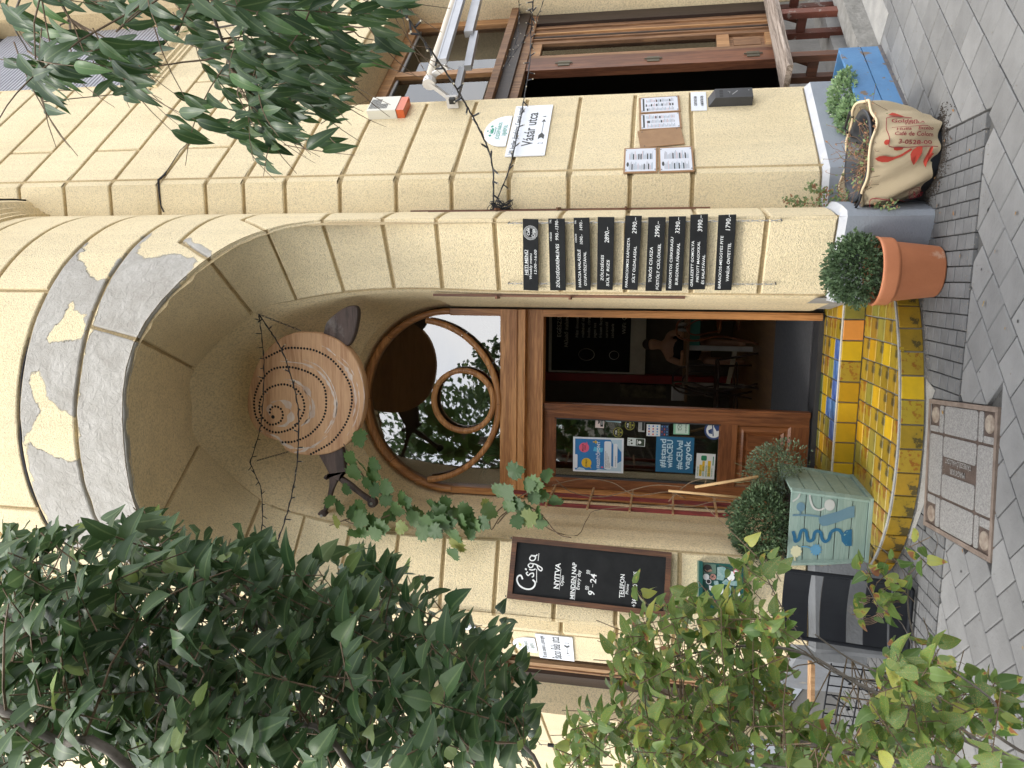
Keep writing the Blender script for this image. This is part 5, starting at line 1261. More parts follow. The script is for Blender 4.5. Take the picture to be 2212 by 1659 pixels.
# street name plates
def street_sign(q, plane, top, name_, nums, lab, labp, arrow_left, col_em, on):
    f = frame4(*[on(p_, .012) for p_ in q])
    b = thing('street_sign', lab, 'street sign', 'white street name plates'); board(f, .008, 'plate', m_white, b, back=.008)
    items = [('t', 'VIII. kerület, Józsefváros, Csarnok negyed', .03, .80, .15, .1, 'LEFT', .006, 0)]
    for s_, x, y, sz, tgt in ((top, .03, .78, .20, .93), (name_, .18 if not arrow_left else .04, .36, .40, .66 if not arrow_left else .93)):
        v, _ = text_mesh(s_, 1); wid = max(a for a, _b in v); items.append(('t', s_, x, y, sz, tgt * f.w / (wid * sz * f.h), 'LEFT', .012, 0))
    items = items[1:]
    y = .17; asp = f.h / f.w
    sx = -1 if arrow_left else 1; cx_ = .50
    items += [('l', [(cx_ - .17, y), (cx_ + .15, y)], .004),
              ('p', [(cx_ + sx * .20, y), (cx_ + sx * .14, y + .06), (cx_ + sx * .15, y), (cx_ + sx * .14, y - .06)]),
              ('p', [(cx_ - sx * .20, y + .075), (cx_ - sx * .12, y + .075), (cx_ - sx * .07, y), (cx_ - sx * .12, y - .075), (cx_ - sx * .20, y - .075), (cx_ - sx * .16, y)]),
              ('t', nums[0], cx_ - .29, y - .07, .19, .6, 'LEFT', .004, 0), ('t', nums[1], cx_ + .24, y - .07, .19, .6, 'LEFT', .004, 0)]
    prints(f, items, .0012, 'lettering', m_txt, b)
    for a_, b__ in ((.03, .93), (.97, .93), (.03, .07), (.97, .07)):
        mb = MB(); mb.add([f.p(a_, b__, .002) + f.x * .004 * math.cos(t) + f.y * .004 * math.sin(t) for t in np.linspace(0, 6.28, 9)[:-1]], [tuple(range(8))]); mb.build('rivet', m_metal, b)
    # round topped plaque above
    H_ = .19; W_ = f.w * .60
    o = f.o + f.y * (f.h + .012) + f.x * (f.w * .2)
    p = thing('round_topped_plaque', labp, 'plaque', 'round-topped district plaques')
    P = [(-W_ / 2, 0), (W_ / 2, 0)] + [(W_ / 2 * math.cos(a), .03 + (H_ - .03) * math.sin(a)) for a in np.linspace(0, math.pi, 18)]
    mb = MB(); c = o + f.x * W_ / 2; n_ = len(P)
    mb.v = [c + f.x * a + f.y * b2 - f.n * .008 for a, b2 in P] + [c + f.x * a + f.y * b2 for a, b2 in P]; mb.f = [tuple(range(n_, 2 * n_))] + [(j, (j + 1) % n_, n_ + (j + 1) % n_, n_ + j) for j in range(n_)]; mb.m = [0] * len(mb.f)
    mb.build('plate', m_white, p)
    h = Frame(c - f.x * W_ / 2, f.x, f.y, W_, H_, f.n)
    prints(h, [('t', 'JÓZSEFVÁROS', .5, .34, .21, .92, 'CENTER', .012, 0), ('t', 'ÚJJÁÉPÜL', .5, .10, .21, .95, 'CENTER', .012, 0)], .0012, 'lettering', m_green if not arrow_left else flat('olive_print', (.16, .2, .12), .5), p)
    em = [('p', [(.42, .62), (.58, .62), (.60, .74), (.55, .70), (.55, .80), (.51, .74), (.49, .74), (.45, .80), (.45, .70), (.40, .74)]), ('p', disc(.5, .86, .025, .04, 8)), ('p', [(.36, .60), (.40, .54), (.60, .54), (.64, .60), (.58, .57), (.42, .57)]), ('p', [(.33, .66), (.38, .70), (.37, .80), (.31, .74)]), ('p', [(.67, .66), (.62, .70), (.63, .80), (.69, .74)])]
    prints(h, em, .0012, 'emblem', flat('emblem_' + name_[:3].lower(), col_em, .5), p)
street_sign([c2(1085, 970), c2(1160, 657), c2(1385, 655), c2(1335, 966)], 'R', 'VIII. kerület, Józsefváros, Csarnok negyed', 'Vásár utca', ('2', '4'),
            'white street name plate reading Vásár utca, on the right of the arch', 'round-topped plaque with a green emblem above the Vásár utca plate', False, (.02, .26, .16), onR)
street_sign([e5(945, 403), e5(885, 135), e5(1312, 178), e5(1332, 445)], 'L', 'VIII. kerület, Józsefváros, Csarnok negyed', 'Bacsó Béla utca', ('26', '28'),
            'white street name plate reading Bacsó Béla utca, on the left wing', 'round-topped plaque with an olive emblem above the Bacsó Béla utca plate', True, (.42, .45, .05), onL)
# red and white house number plates half hidden by leaves
for k, (q, lab, cc) in enumerate((([e5(320, 360), e5(250, 290), e5(470, 310), e5(520, 385)], 'red-edged white notice plate behind the tree leaves on the left wing', (.5, .03, .03)), ([e5(100, 95), e5(90, 62), e5(250, 60), e5(260, 95)], 'narrow white number plate above the red-edged notice', (.1, .15, .2)))):
    f = frame4(*[onL(p_, .012) for p_ in q]) if k == 0 else Frame(onL(e5(230, 100), .012), tL * -1, V((0, 0, 1)), .12, .32, nL)
    if k == 0: f = Frame(onL(e5(505, 385), .012), tL * -1, V((0, 0, 1)), .34, .30, nL)
    b = thing('notice_plate', lab, 'plate'); board(f, .006, 'plate', m_white, b, back=.006)
    prints(f, [('l', [(.04, .05), (.96, .05), (.96, .95), (.04, .95), (.04, .05)], .014), ('t', 'B160' if k == 0 else '2', .12, .6, .28, .8, 'LEFT', .01, 0)], .001, 'lettering', flat('plate_red' if k == 0 else 'plate_navy', cc, .5), b)

# alarm siren box
a = thing('alarm_siren', 'cream alarm siren box with an orange beacon on the right wall', 'alarm box')
def wallbox(s0, s1, z0, z1, d, name, mat, parent, front_top=None, d0=0):
    mb = MB(); A = [WR_(s0, z0, -d0), WR_(s1, z0, -d0), WR_(s1, z1, -d0), WR_(s0, z1, -d0)]; B = [WR_(s0, z0, -d), WR_(s1, z0, -d), WR_(s1, z1, -d), WR_(s0, z1, -d)]
    mb.v = A + B; mb.f = [(4, 5, 6, 7), (0, 1, 5, 4), (1, 2, 6, 5), (2, 3, 7, 6), (3, 0, 4, 7)]; mb.m = [0] * 5
    o = mb.build(name, mat, parent); return o
wallbox(.83, 1.04, 3.60, 3.84, .075, 'housing', m_offw, a); wallbox(.835, 1.035, 3.535, 3.598, .070, 'beacon', pm('orange_lens', (.65, .12, .03), (.5, .1, .03), rough=.3, bump=0), a)
for k in range(14):
    wallbox(.86, 1.0 if k < 8 else .93, 3.83 - .011 * k - .006, 3.83 - .011 * k, .0765, 'grille_slot', m_black, a, d0=.074)
# ashtray and smoking plate
a = thing('wall_ashtray', 'dark grey metal wall ashtray with three slots by the side door', 'ashtray')
def SZ(p, off=0.0):
    q = onR(p, off); return ((q - CRp).dot(tR), q.z)
s0, zb = SZ(d6(2105, 300), .07); s1, zt = SZ(d6(1530, 75), .07); sb, zm = SZ(d6(1545, 205), .07)
s0 = sb
wallbox(s0, s1, zb, zt, .07, 'case', m_dkmetal, a)
mb = MB(); A = [WR_(s0, zt, -.07), WR_(s1, zt, -.07), WR_(s1, zt + .045, 0), WR_(s0, zt + .045, 0), WR_(s0, zt, 0), WR_(s1, zt, 0)]; mb.add(A, [(0, 1, 2, 3), (0, 3, 4), (1, 5, 2)]); mb.build('sloped_lid', m_dkmetal, a)
for k in range(3):
    w3 = (s1 - s0) / 4; wallbox(s0 + w3 * (.35 + k * 1.15), s0 + w3 * (.35 + k * 1.15) + w3 * .8, zt - .055, zt - .03, .0708, 'slot', m_black, a, d0=.069)
fA = Frame(WR_(s0, zb, -.0708), tR, V((0, 0, 1)), s1 - s0, zt - zb, nR)
prints(fA, [('l', [(.3, .55), (.7, .40)], .008), ('l', [(.45, .62), (.6, .60), (.68, .66)], .004)], .001, 'cigarette_symbol', m_metal, a)
mb = MB(); mb.add([fA.p(.72, .10, .001) + fA.x * .006 * math.cos(t) + fA.y * .006 * math.sin(t) for t in np.linspace(0, 6.28, 11)[:-1]], [tuple(range(10))]); mb.build('lock', m_metal, a)
def plate(q, on, lab, name, cat, th=.005, mat=None, off=.008, group=None):
    f = frame4(*[on(p_, off) for p_ in q]); b = thing(name, lab, cat, group); board(f, th, 'plate', mat or m_white, b, back=th); return b, f
b, f = plate([d6(1185, 385), d6(1180, 120), d6(1395, 120), d6(1418, 382)], onR, 'small white enamel plate with two bold lines above the ashtray', 'notice_plate', 'plate')
prints(f, [('t', 'CIGARETTAVÉGET KÉREM', .5, .62, .26, .40, 'CENTER', .02, 0), ('t', 'A HAMUTARTÓBA DOBJA', .5, .20, .26, .42, 'CENTER', .02, 0)], .001, 'lettering', m_txt, b)
# clipboards with menus
m_mdf = pm('brown_hardboard', (.34, .20, .10), (.28, .16, .08), rough=.7, scale=12, bump=.1)
m_paper = pm('menu_paper', (.66, .68, .74), (.62, .64, .70), rough=.8, bump=0); m_bl = flat('blue_grey_print', (.16, .25, .30), .8); m_rd = flat('faded_red_print', (.45, .22, .2), .8); m_gr = flat('grey_print', (.2, .2, .22), .8)
CB = [([d6(430, 420), d6(428, 200), d6(1010, 172), d6(1035, 400)], 'menu clipboard at the top right of the five on the wall', 3), ([d6(435, 668), d6(428, 428), d6(1030, 415), d6(1052, 640)], 'menu clipboard directly left of the top right one', 3),
      ([d6(447, 915), d6(402, 685), d6(1035, 628), d6(1095, 880)], 'bare brown hardboard without a menu sheet, screwed askew', 0), ([d6(200, 1285), d6(215, 928), d6(695, 925), d6(695, 1290)], 'menu clipboard at the upper left, with the round logo', 2),
      ([d6(722, 1292), d6(708, 925), d6(1205, 900), d6(1232, 1260)], 'menu clipboard at the lower left of the group', 2)]
rr_ = random.Random(4)
for q, lab, nc in CB:
    f = frame4(*[onR(p_, .012) for p_ in q]); b = thing('menu_clipboard', lab, 'clipboard', 'menu clipboards on the wall'); board(f, .006, 'backboard', m_mdf, b, back=.006)
    if nc:
        g = Frame(f.p(.05, .05), f.x, f.y, f.w * .9, f.h * .9, f.n); board(g, .0015, 'menu_sheet', m_paper, b)
        A, B, C_, D_ = [], [], [], []
        for c_ in range(nc):
            x0_ = .06 + c_ * .9 / nc; y = .84 if nc == 3 else .86
            while y > .1:
                if rr_.random() < .16: A.append(('p', [(x0_, y), (x0_ + .5 / nc, y), (x0_ + .5 / nc, y + .035), (x0_, y + .035)]))
                else: (B if rr_.random() < .5 else C_ if rr_.random() < .35 else D_).append(('p', [(x0_, y), (x0_ + rr_.uniform(.3, .8) / nc, y), (x0_ + rr_.uniform(.3, .8) / nc, y + .012), (x0_, y + .012)]))
                y -= .036
        if nc == 3: A.append(('p', [(.06, .91), (.94, .91), (.94, .955), (.06, .955)]))
        else: A.append(('p', disc(.3, .92, .10, .04, 16)))
        for L_, m_, nm in ((A, m_txt, 'headings'), (B, m_bl, 'menu_text'), (C_, m_rd, 'menu_text'), (D_, m_gr, 'menu_text')):
            if L_: prints(g, L_, .0022, nm, m_, b)
    for a_, b2 in ((.1, .93), (.9, .93), (.9, .07), (.1, .07)) if nc else ((.06, .9), (.9, .9), (.9, .1)):
        mb = MB(); mb.add([f.p(a_, b2, .003) + f.x * .005 * math.cos(t) + f.y * .005 * math.sin(t) for t in np.linspace(0, 6.28, 9)[:-1]], [tuple(range(8))]); mb.build('screw', m_dkmetal, b)

# posters and stickers on the glass of the shut door leaf
def dq(*c): return [onP(d4(*c_), V((0, dy0 + .024, 0)), V((0, 1, 0))) for c_ in c]
def sticker(c, lab, name, cat, mat, group=None):
    f = frame4(*dq(*c)); b = thing(name, lab, cat, group)
    mb = MB(); mb.add([f.p(0, 0, .0005), f.p(1, 0, .0005), f.p(1, 1, .0005), f.p(0, 1, .0005)], [(0, 1, 2, 3)]); mb.build('sheet', mat, b); return b, f
C_ = lambda n, c: bpy.data.materials.get(n) or flat(n, c, .45)
b, f = sticker([(312, 900), (316, 500), (903, 518), (897, 925)], 'blue poster about a refreshment point, with yellow and pink speech bubbles', 'poster', 'poster', C_('poster_white', (.70, .74, .80)))
prints(f, [('p', [(.05, .04), (.95, .04), (.95, .96), (.05, .96)])], .001, 'blue_field', pm('poster_blue', (.02, .16, .42), (.03, .2, .5), rough=.45, scale=6, bump=0), b)
prints(f, [('p', [(.05, .04), (.35, .04), (.28, .12), (.15, .16), (.2, .24), (.08, .34), (.10, .5), (.05, .55)]), ('p', [(.95, .04), (.6, .04), (.70, .10), (.82, .13), (.80, .2), (.95, .26)]), ('p', [(.05, .75), (.10, .78), (.13, .88), (.06, .93)])], .0015, 'splash', C_('splash_white', (.45, .6, .72)), b)
prints(f, [('p', disc(.26, .73, .14, .10)), ('p', [(.14, .68), (.10, .63), (.2, .66)])], .0018, 'yellow_bubble', C_('sun_yellow', (.75, .48, .03)), b)
prints(f, [('p', disc(.70, .78, .14, .10)), ('p', [(.8, .74), (.88, .73), (.82, .71)]), ('p', [(.12, .42), (.15, .45), (.18, .42), (.15, .39)])], .0018, 'pink_bubble', C_('bubble_pink', (.75, .12, .22)), b)
prints(f, [('p', [(.82, .55), (.87, .585), (.92, .55), (.87, .515)]), ('p', [(.85, .60), (.87, .61), (.89, .60), (.87, .50)])], .0018, 'star', C_('sun_yellow', (.75, .48, .03)), b)
prints(f, [('p', [(.58, .42), (.70, .40), (.73, .58), (.61, .60)])], .0018, 'bottle_picture', C_('bottle_blue', (.10, .45, .70)), b)
prints(f, [('t', 'FRISSÍTŐPONT', .5, .465, .085, .98, 'CENTER', .02, 0), ('p', rrect(.10, .90, .24, .38, .04, .03)), ('p', rrect(.14, .84, .12, .20, .04, .03)), ('p', rrect(.10, .5, .91, .965, .03, .02))], .0022, 'white_lettering', C_('poster_white', (.70, .74, .80)), b)
prints(f, [('t', 'MELEGE', .70, .79, .045, .9, 'CENTER', .01, 0), ('t', 'VAN?', .70, .745, .045, .9, 'CENTER', .01, 0), ('t', 'SZOMJAS?', .26, .72, .045, .85, 'CENTER', .01, 0)] + [('t', s_, .14, .345 - .027 * k, .026, .9, 'LEFT', 0, 0) for k, s_ in enumerate(['Biztosan Ön és hűtött egy friss italt', 'kérjen egy pohár vizet a pultnál', 'frissítőpontunkon ingyen', 'Józsefváros'])] + [('t', 'www.jozsefvaros.hu', .18, .145, .03, .9, 'LEFT', 0, 0)], .003, 'dark_lettering', m_txt, b)
b, f = sticker([(1268, 905), (1283, 492), (1722, 512), (1708, 925)], 'teal blue square sticker with four lines of white hashtags', 'hashtag_sticker', 'sticker', pm('teal_print', (.012, .12, .25), (.015, .13, .27), rough=.45, bump=0))
it = []
for s_, x, y, tgt in (('#Istand', .13, .72, .80), ('withCEU', .13, .54, .78), ('#aCEUval', .10, .28, .80), ('vagyok', .10, .08, .80)):
    v, _ = text_mesh(s_, 1, bold=.02); wid = max(a_ for a_, _b in v); sz = .215; it.append(('t', s_, x, y + .02, sz, tgt * f.w / (wid * sz * f.h), 'LEFT', .022, 0))
prints(f, it, .001, 'white_lettering', C_('pale_teal_print', (.50, .68, .78)), b)
b, f = sticker([(1735, 980), (1748, 688), (1972, 705), (1948, 998)], 'white sticker with green and yellow text offering a free toilet', 'toilet_sticker', 'sticker', C_('sticker_white', (.72, .74, .74)))
prints(f, [('p', [(.1, .22), (.72, .22), (.72, .38), (.1, .38)]), ('p', [(.1, .68), (.55, .68), (.55, .82), (.1, .82)]), ('p', [(.3, .54), (.7, .54), (.7, .67), (.3, .67)])], .001, 'yellow_highlight', C_('sun_yellow', (.75, .48, .03)), b)
prints(f, [('t', 'ENNEK A HELYNEK', .1, .86, .10, .62, 'LEFT', .01, 0), ('t', 'A VECÉJÉT', .12, .71, .12, .65, 'LEFT', .015, 0), ('t', 'BÁRKI INGYEN', .1, .56, .12, .70, 'LEFT', .015, 0), ('t', 'HASZNÁLHATJA!', .08, .41, .12, .72, 'LEFT', .015, 0), ('t', 'FREE TOILET', .1, .25, .14, .75, 'LEFT', .015, 0), ('t', 'INSIDE FOR EVERYONE', .1, .12, .09, .5, 'LEFT', .01, 0), ('p', rrect(.72, .92, .45, .75, .05, .06)), ('p', [(.55, .08), (.9, .08), (.9, .13), (.55, .13)])], .0015, 'green_lettering', C_('sticker_green', (.02, .22, .10)), b)
b, f = sticker([(1478, 468), (1482, 305), (1668, 312), (1662, 480)], 'pale green sticker with an owl face badge', 'owl_badge_sticker', 'sticker', C_('mint_print', (.22, .48, .32)))
prints(f, [('p', rrect(.06, .9, .06, .86, .05, .05))], .0008, 'pale_field', C_('pale_mint', (.55, .68, .60)), b)
prints(f, [('l', disc(.40, .58, .09, .09, 14) + disc(.40, .58, .09, .09, 14)[:1], .003), ('l', disc(.64, .58, .09, .09, 14) + disc(.64, .58, .09, .09, 14)[:1], .003), ('l', [(.25, .68), (.52, .74), (.79, .68)], .003), ('t', 'tripadvisor', .14, .18, .16, .95, 'LEFT', .01, 0)], .0015, 'badge_print', C_('dark_green_print', (.02, .10, .06)), b)
b, f = sticker([(1838, 535), (1838, 318), (2058, 318), (2058, 535)], 'round navy and white sticker at the foot of the door glass', 'round_sticker', 'sticker', C_('navy_clear', (.03, .06, .18)))
f_sheet = [o for o in b.children][0]; me = f_sheet.data
P = [f.p(x, y, .0006) for x, y in disc(.5, .5, .5, .5, 28)]; me.clear_geometry(); me.from_pydata([tuple(p) for p in P], [], [tuple(range(28))])
prints(f, [('p', disc(.5, .5, .40, .40, 28))], .001, 'white_disc', C_('sticker_white', (.72, .74, .74)), b)
prints(f, [('p', [(.18, .56), (.82, .60), (.80, .54), (.2, .5)]), ('p', [(.3, .58), (.34, .76), (.5, .8), (.6, .6)]), ('p', [(.5, .14), (.45, .35), (.7, .5), (.86, .45), (.82, .3), (.7, .17)])], .0014, 'dark_figure', C_('navy_clear', (.03, .06, .18)), b)
for c, lab, mt, t_ in (([(570, 395), (578, 258), (678, 265), (672, 400)], 'small square sticker with a stag head above a dark label', (.65, .55, .52), 'CARIBOU'), ([(688, 325), (695, 255), (875, 268), (872, 335)], 'pale blue payment sticker beside the stag sticker', (.42, .62, .70), 'VISA'),
                  ([(1070, 440), (1075, 285), (1150, 285), (1145, 448)], 'grey and silver narrow sticker beside the ring badges', (.35, .36, .36), ''), ([(1165, 492), (1170, 355), (1328, 360), (1325, 495)], 'white sticker with a grid of small coloured card logos', (.66, .67, .68), ''),
                  ([(1328, 495), (1332, 362), (1428, 365), (1425, 495)], 'dark blue sticker beside the card logo grid', (.03, .04, .08), ''), ([(942, 605), (948, 515), (1152, 520), (1148, 612)], 'white rounded sticker with black paw prints', (.6, .66, .66), ''),
                  ([(1175, 345), (1180, 290), (1445, 300), (1440, 350)], 'dark strip of card payment symbols', (.02, .03, .06), '')):
    b, f = sticker(c, lab, 'door_sticker', 'sticker', flat('print_' + lab[:12].replace(' ', '_'), mt, .45), 'small stickers on the door glass')
    if 'stag' in lab and 'square' in lab:
        prints(f, [('p', [(.12, .10), (.95, .10), (.95, .42), (.12, .42)]), ('p', [(.4, .5), (.6, .5), (.68, .72), (.5, .66), (.32, .72)])], .001, 'dark_print', m_txt, b); prints(f, [('t', 'CARIBOU', .52, .17, .22, .7, 'CENTER', .01, 0)], .0015, 'lettering', C_('sticker_white', (.72, .74, .74)), b)
    elif 'grid' in lab:
        for cc, ks in (((.03, .08, .4), (0, 2, 5, 7, 10)), ((.6, .08, .05), (1, 4, 6)), ((.1, .35, .6), (3, 8, 9, 11))):
            prints(f, [('p', disc(.16 + .23 * (k % 4), .82 - .3 * (k // 4), .08, .06, 10)) for k in ks], .001, 'card_logos', C_('logo_%d' % int(cc[0] * 100), cc), b)
    elif 'payment sticker' in lab: prints(f, [('p', disc(.3, .55, .12, .2)), ('t', 'VISA', .5, .5, .3, .8, 'LEFT', .02, 0), ('t', 'VISA', .5, .15, .3, .8, 'LEFT', .02, 0)], .001, 'logos', C_('logo_blue', (.02, .12, .4)), b)
    elif 'paw' in lab:
        prints(f, [('p', disc(.5, .15, .0, .0, 4)), ('p', rrect(.06, .94, .04, .52, .06, .03)), ('p', disc(.3, .75, .12, .06, 10)), ('p', disc(.7, .78, .12, .06, 10)), ('p', disc(.5, .9, .08, .03, 8)), ('p', disc(.2, .9, .07, .03, 8)), ('p', disc(.8, .92, .07, .03, 8))], .001, 'paw_print', C_('paw_dark', (.03, .05, .03)), b)
        prints(f, [('p', disc(.5, .3, .2, .09, 14)), ('p', [(.2, .42), (.8, .42), (.8, .46), (.2, .46)])], .0015, 'pale_print', C_('sticker_white', (.72, .74, .74)), b)
    elif 'strip' in lab: prints(f, [('p', disc(.5, .35 + .0, .18, .04, 10)), ('p', disc(.5, .6, .18, .04, 10))], .001, 'card_logos', C_('logo_60', (.6, .08, .05)), b)
    elif 'narrow' in lab: prints(f, [('p', [(.1, .05), (.9, .05), (.9, .45), (.1, .45)]), ('l', disc(.5, .75, .3, .12) + disc(.5, .75, .3, .12)[:1], .002)], .001, 'dark_print', m_txt, b)
for k, (cx_, cy_) in enumerate(((836, 450), (972, 366))):
    P4 = [(cx_ - 60, cy_ + 60), (cx_ - 60, cy_ - 60), (cx_ + 60, cy_ - 60), (cx_ + 60, cy_ + 60)]
    b, f = sticker(P4, ['round black badge with a yellow ring, the one farther from the meeting strip', 'round black badge with a bright yellow ring nearest the meeting strip'][k], 'ring_badge_sticker', 'sticker', m_black, 'yellow ringed guide badges')
    me = b.children[0].data; me.clear_geometry(); me.from_pydata([tuple(f.p(x, y, .0005)) for x, y in disc(.5, .5, .5, .5, 24)], [], [tuple(range(24))])
    prints(f, [('l', disc(.5, .5, .45, .45, 24) + disc(.5, .5, .45, .45, 24)[:1], .0035), ('t', 'GUIDE', .5, .36, .26, .9, 'CENTER', .02, 0), ('p', [(.4, .14), (.6, .14), (.54, .3), (.46, .3)])], .001, 'yellow_print', C_('badge_yellow', (.55, .50, .04) if k else (.35, .34, .04)), b)
    prints(f, [('t', 'PUBS', .5, .62, .2, .9, 'CENTER', .02, 0)], .001, 'white_print', C_('sticker_white', (.72, .74, .74)), b)
# ---------------------------------------------------------------- wooden snail over the door
YS = 4.80
sn = thing('snail_sign', 'carved wooden snail with a drilled spiral, hanging in the arch over the door', 'shop sign')
m_shell = wood('whitewashed_shell_wood', (.54, .33, .18), (.37, .195, .10), 'x', rough=.7, scale=7, bump=.5, ring=20)
m_body = wood('dark_snail_wood', (.10, .07, .06), (.05, .036, .032), 'x', rough=.8, scale=9, bump=.8, grey=(.58, (.16, .14, .13)))
def E1(x, y, yy=YS): return onY(e1(x, y), yy)
def plank(pts, name, mat, y0, y1, parent, rnd_=.012, smooth_n=6, closed=True):
    P = [E1(*p, yy=YS) for p in pts]; C2 = catmull([(p.x, p.z) for p in P] + [(P[0].x, P[0].z)], smooth_n)[:-1]
    if area2(C2) < 0: C2 = C2[::-1]
    n = len(C2); I1 = inset(C2, rnd_ * .35); I2 = inset(C2, rnd_)
    mb = MB(); mb.v = [V((p[0], y1, p[1])) for p in C2] + [V((p[0], y0 + rnd_, p[1])) for p in C2] + [V((p[0], y0 + rnd_ * .3, p[1])) for p in I1] + [V((p[0], y0, p[1])) for p in I2]
    for a in range(3):
        for j in range(n): mb.f.append((a * n + j, a * n + (j + 1) % n, (a + 1) * n + (j + 1) % n, (a + 1) * n + j)); mb.m.append(0)
    mb.f += [tuple(3 * n + j for j in range(n)), tuple(range(n))[::-1]]; mb.m += [0, 0]
    o = mb.build(name, mat, parent, True); o.data.set_sharp_from_angle(angle=R(50)); return o
shell = [(430, 248), (600, 262), (740, 325), (850, 455), (905, 620), (905, 800), (860, 960), (780, 1060), (660, 1125), (520, 1142), (400, 1130), (330, 1095), (300, 1045), (200, 1010), (110, 935), (65, 830), (62, 720), (90, 590), (150, 450), (240, 340), (340, 275)]
plank(shell, 'shell', m_shell, YS - .035, YS + .035, sn)
plank([(600, 262), (625, 180), (700, 110), (780, 65), (835, 65), (855, 110), (845, 200), (820, 290), (775, 355), (700, 330)], 'tail', m_body, YS - .018, YS + .034, sn)
plank([(566, 1143), (600, 1100), (730, 1085), (750, 1140), (760, 1240), (785, 1250), (775, 1275), (740, 1290), (720, 1335), (690, 1320), (650, 1290), (625, 1325), (600, 1310), (615, 1290), (640, 1280)], 'head', m_body, YS - .018, YS + .034, sn)
plank([(640, 1290), (690, 1300), (700, 1330), (670, 1400), (640, 1500), (615, 1560), (595, 1550), (625, 1450), (640, 1370)], 'tentacle', m_body, YS - .012, YS + .02, sn, .006)
plank([(700, 1290), (740, 1310), (800, 1350), (870, 1410), (940, 1460), (925, 1485), (860, 1440), (790, 1390), (720, 1340)], 'tentacle', m_body, YS - .0125, YS + .02, sn, .006)
for c_ in ((955, 1490), (595, 1578)):
    o_ = E1(*c_); mb = MB(); n = 24
    for r_, y_ in ((0, -.03), (.026, -.03), (.034, -.024), (.036, -.012), (.036, .02)): mb.v += [V((o_.x + r_ * math.cos(2 * math.pi * j / n), YS + y_, o_.z + r_ * math.sin(2 * math.pi * j / n))) for j in range(n)]
    for a in range(4): 
        for j in range(n): mb.f.append((a * n + j, a * n + (j + 1) % n, (a + 1) * n + (j + 1) % n, (a + 1) * n + j)); mb.m.append(0)
    e_ = mb.build('eye', m_body, sn, True)
    mb = MB(); mb.tube([V((o_.x, YS - .030, o_.z)), V((o_.x, YS - .036, o_.z))], .011, 8); mb.build('bolt', m_metal, e_)
# painted white swirls, raised a hair above the wood
m_wash = pm('worn_whitewash', (.62, .56, .50), (.42, .28, .20), rough=.85, scale=16, detail=8, bump=.3, stretch=(.25, 1, 1))
def swirl(pts, ws, name='white_swirl'):
    C2 = catmull([(*E1(*p).xz,) for p in pts], 7); k = len(C2); mb = MB(); L = []
    for i, p in enumerate(C2):
        t = C2[min(i + 1, k - 1)] - C2[max(i - 1, 0)]; t /= max(np.linalg.norm(t), 1e-9); w = np.interp(i / (k - 1), np.linspace(0, 1, len(ws)), ws) * 1.0
        q = np.array([-t[1], t[0]]) * w * max(.03, .75 + 1.5 * mnoise.noise(V((p[0] * 26, p[1] * 26, ws[0] * 900)))); L.append(V((p[0] + q[0], YS - .0357, p[1] + q[1]))); L.append(V((p[0] - q[0], YS - .0357, p[1] - q[1])))
    mb.v = L; mb.f = [(2 * i, 2 * i + 1, 2 * i + 3, 2 * i + 2) for i in range(k - 1)]; mb.m = [0] * len(mb.f); mb.build(name, m_wash, sn)
swirl([(440, 470), (540, 510), (620, 580), (680, 690), (700, 800), (670, 900), (620, 980)], [.002, .010, .014, .010, .014, .010, .003])
swirl([(700, 440), (780, 520), (830, 640), (845, 760), (820, 880)], [.003, .016, .010, .010, .002])
swirl([(330, 590), (420, 610), (500, 680), (540, 780), (520, 870), (450, 930)], [.001, .008, .016, .012, .016, .002])
swirl([(235, 760), (300, 745), (360, 780), (380, 850), (340, 920), (270, 930)], [.004, .012, .018, .018, .012, .003])
swirl([(200, 980), (280, 1010), (330, 1060), (420, 1090), (560, 1080)], [.003, .010, .012, .010, .002])
swirl([(225, 850), (215, 800), (240, 775)], [.010, .012, .010])
swirl([(470, 450), (580, 500), (660, 600), (705, 720), (705, 830), (665, 940), (600, 1020)], [.001, .004, .005, .003, .006, .004, .001])
swirl([(720, 420), (800, 500), (855, 630), (870, 770), (840, 900), (780, 1000)], [.001, .004, .006, .002, .005, .001])
swirl([(350, 610), (450, 650), (510, 740), (510, 850), (470, 920)], [.001, .005, .003, .006, .002])
swirl([(300, 460), (400, 470), (470, 480)], [.001, .005, .002])
swirl([(640, 1000), (560, 1060), (470, 1105), (400, 1120)], [.002, .007, .008, .002])
swirl([(600, 350), (640, 370), (700, 420)], [.002, .006, .002])
swirl([(860, 500), (900, 640), (903, 780), (870, 920)], [.001, .004, .003, .001])
